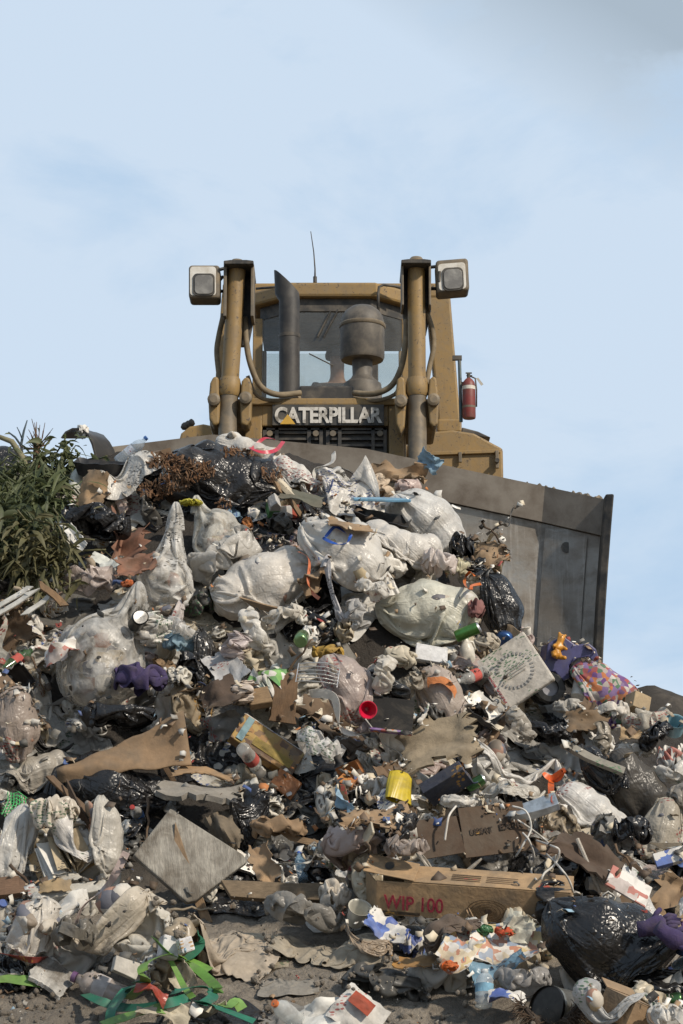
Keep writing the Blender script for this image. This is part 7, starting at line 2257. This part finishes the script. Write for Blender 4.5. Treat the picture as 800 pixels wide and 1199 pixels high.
kind(5, 'plastic can lid', 'plastic lids between the larger rubbish', 'lid', {'white': 2, 'blue': .5, 'red': .5, 'pale grey': 2}, lambda i: disc_lid(.05 + .012 * i, W_, 104 + i, 'tub_cover'), all_tint, flat, (.8, 1.2), .005)
kind(14, 'food packet', 'empty food packets between the larger rubbish', 'packet', {'white': 2, 'silver': 2, 'red': .5, 'blue': .8, 'yellow': .5, 'orange': .4, 'green': .4, 'brown': 2, 'cream': 2}, lambda i: closed_box((.16, .12, .2, .14)[i], (.12, .16, .11, .1)[i], (.03, .02, .04, .05)[i], W_, (PAPER, FILM, PAPER, METAL)[i], 'food_packet', 110 + i, .016, .004), all_tint, anyrot, (.7, 1.15), .015)
kind(4, 'broken cardboard box', 'broken boxes between the larger rubbish', 'cardboard box', {'tan': 2, 'brown': 3, 'dark brown': 2}, lambda i: small_box((.24, .2, .28, .18)[i], (.16, .2, .14, .14)[i], (.16, .14, .2, .12)[i], TAN, 114 + i, dent=.03), lambda o, c: [setattr(x, 'color', (*c, 1)) for x in walk(o)], anyrot, (.8, 1.2), .05)
kind(5, 'dented plastic jug', 'plastic jugs between the larger rubbish', 'jug', {'white': 2, 'dirty white': 2, 'pale grey': 1, 'blue': .3}, lambda i: jug(.24, .065, (.55, .54, .5), [(.4, .05, .04), (.05, .1, .3), (.5, .5, .48), (.05, .3, .1)][i], 120 + i), body_tint, anyrot, (.7, 1.1), .03)
def strip_make(i):
    r = np.random.default_rng(130 + i)
    P = [(k * .09 - .2, r.normal() * .03, r.normal() * .05) for k in range(5)]
    return ribbon(P, (.03, .02, .04, .025)[i], W_, FILM, 130 + i, 'plastic_strip')
kind(16, 'twisted plastic strip', 'twisted plastic strips between the larger rubbish', 'strip', {**LIGHTS, 'black': 2, 'blue': .6, 'yellow': .5, 'green': .5, 'red': .4}, strip_make, all_tint, flat, (.7, 1.4), .0)

# ------------------------------------------------------------------ build the named things on top, back to front as listed
for fn, label, cat, group in LM:
    o = fn()
    if o.get('kind') == 'stuff':
        o['label'] = label
        continue
    tag(o, label, cat, group)

# ------------------------------------------------------------------ labels of the small pieces, from what lies next to them
def article_free(s): return s
used = set(l for _, l, _, _ in LM)
from collections import Counter
shorts = Counter(s for *_, s in LAND)
bpy.context.view_layer.update()
LP = np.array([(x, y) for x, y, *_ in LAND], float)
LS = np.array([max(w, h) for _, _, w, h, _ in LAND])
def rel(dx, dy, near):
    if abs(dy) > abs(dx) * 1.1:
        return ('just below', 'below')[near > 45] if dy > 0 else ('just above', 'above')[near > 45]
    return 'close beside' if near < 25 else 'beside'
for o, look, cat, grp in FILL:
    P = [np.array(o.matrix_world.translation)]
    p = project(P[0])
    d = np.hypot(p[0] - LP[:, 0], p[1] - LP[:, 1]) - LS * .7
    order = [i for i in np.argsort(d) if shorts[LAND[i][4]] == 1][:7]
    cand = []
    for a in order[:3]:
        dx, dy = p - LP[a]
        cand.append(f"{look} {rel(dx, dy, d[a])} the {LAND[a][4]}")
    for a in order[:4]:
        for b in order[:6]:
            if a == b: continue
            va, vb = LP[a] - p, LP[b] - p
            if va @ vb < 0:
                cand.append(f"{look} between the {LAND[a][4]} and the {LAND[b][4]}")
            else:
                dx, dy = p - LP[a]
                cand.append(f"{look} {rel(dx, dy, d[a])} the {LAND[a][4]}, towards the {LAND[b][4]}")
    for pre in ('small', 'larger', 'flattened', 'dirty'):
        cand.append(f"{pre} {cand[0]}")
    for c in cand:
        c = c.replace('grey grey', 'grey').replace('black crumpled black plastic', 'crumpled black plastic')
        if c not in used and 4 <= len(c.split()) <= 16: break
    used.add(c)
    tag(o, c, cat, grp)

# ------------------------------------------------------------------ uncountable: litter flakes and soil clods
def mat_litter():
    m, g = new_mat('litter')
    at_ = g.n('Attribute', attribute_name='tone')
    tc = g.n('TexCoord').outputs['Object']
    d = g.ramp(g.noise(tc, 14, 5), .45, .75, 0, .7)
    p = g.n('BsdfPrincipled', {'Base Color': g.mix(d, at_.outputs['Color'], DIRT), 'Roughness': .7})
    finish(g, p.outputs[0]); return m
def litter(n):
    r = np.random.default_rng(5)
    V, F, C_ = [], [], []
    cols = [PAL[k] for k in ('white', 'dirty white', 'pale grey', 'cream', 'beige', 'grey', 'brown', 'tan', 'dark brown', 'dark grey', 'black', 'brown', 'dark grey', 'grey', 'dark brown', 'black')] * 3 + [PAL[k] for k in ('blue', 'red', 'orange', 'pale blue')]
    U = r.uniform(-3, 3, n); Vv = r.uniform(-.6, 6.0, n)
    W = hget(U, Vv); px = project(to_world(np.stack([U, Vv, W], -1)))
    for i in range(n):
        if W[i] < -.9 or px[i, 0] < -30 or px[i, 0] > 830: continue
        if px[i, 1] < 560 : continue
        if any(((px[i, 0] - x) / w) ** 2 + ((px[i, 1] - y) / h) ** 2 < 1.1 for x, y, w, h, _ in LAND) and r.random() > .07: continue
        soil = in_soil(*px[i])
        if soil and r.random() > .22: continue
        s = (.005 + .027 * r.random() ** 1.7) * (.6 if soil else 1); asp = r.uniform(.25, 1)
        a = Vector(r.normal(size=3)).normalized()
        nn = (Vector((0, 0, 1)) + Vector(r.normal(size=3)) * .6).normalized()
        b = nn.cross(a).normalized(); a = b.cross(nn)
        c = Vector((U[i], Vv[i], W[i] + r.uniform(-.004, .012)))
        k = len(V)
        bend = nn * s * r.normal() * .5
        for x, y in ((-1, -1), (0, -1.1), (1, -.9), (1, 1), (0, .9), (-1, 1.1)):
            V.append(tuple(c + a * x * s * r.uniform(.7, 1.2) + b * y * s * asp * r.uniform(.6, 1.2) + (bend if x == 0 else bend * 0)))
        F += [(k, k + 1, k + 4, k + 5), (k + 1, k + 2, k + 3, k + 4)]
        col = cols[r.integers(len(cols))]
        C_ += [col] * 6
    Wd = to_world(np.array(V))
    me = mesh_np('litter', Wd, np.array(F))
    ca = me.color_attributes.new('tone', 'FLOAT_COLOR', 'POINT')
    ca.data.foreach_set('color', np.array([(*c, 1) for c in C_], dtype=np.float32).ravel())
    me.materials.append(mat_litter())
    o = link('litter', me)
    q = o.modifiers.new('solid', 'SOLIDIFY'); q.thickness = .002
    return tag(o, kind='stuff', label='small scraps of litter scattered all over the heap')
litter(17000)
def clods(n):
    r = np.random.default_rng(6)
    t = (1 + 5 ** .5) / 2
    base = np.array([(-1, t, 0), (1, t, 0), (-1, -t, 0), (1, -t, 0), (0, -1, t), (0, 1, t), (0, -1, -t), (0, 1, -t), (t, 0, -1), (t, 0, 1), (-t, 0, -1), (-t, 0, 1)]) / 1.9
    fc = np.array([(0, 11, 5), (0, 5, 1), (0, 1, 7), (0, 7, 10), (0, 10, 11), (1, 5, 9), (5, 11, 4), (11, 10, 2), (10, 7, 6), (7, 1, 8), (3, 9, 4), (3, 4, 2), (3, 2, 6), (3, 6, 8), (3, 8, 9), (4, 9, 5), (2, 4, 11), (6, 2, 10), (8, 6, 7), (9, 8, 1)])
    V, F = [], []
    U = r.uniform(-2.4, 2.4, n); Vv = r.uniform(-.9, 3.2, n); W = hget(U, Vv)
    px = project(to_world(np.stack([U, Vv, W], -1)))
    for i in range(n):
        if not in_soil(*px[i]): continue
        if any(((px[i, 0] - x) / w) ** 2 + ((px[i, 1] - y) / h) ** 2 < 1.2 for x, y, w, h, _ in LAND): continue
        s = .004 + .02 * r.random() ** 4
        V.append(base * s * r.uniform(.7, 1.25, (12, 3)) + np.array([U[i], Vv[i], W[i] + s * .3])); F.append(fc + 12 * (len(V) - 1))
    me = mesh_np('dirt', to_world(np.concatenate(V)), np.concatenate(F), True)
    me.materials.append(SOIL)
    return tag(link('dirt', me), kind='stuff', label='crumbs and clods of dry soil at the foot of the heap')
clods(14000)
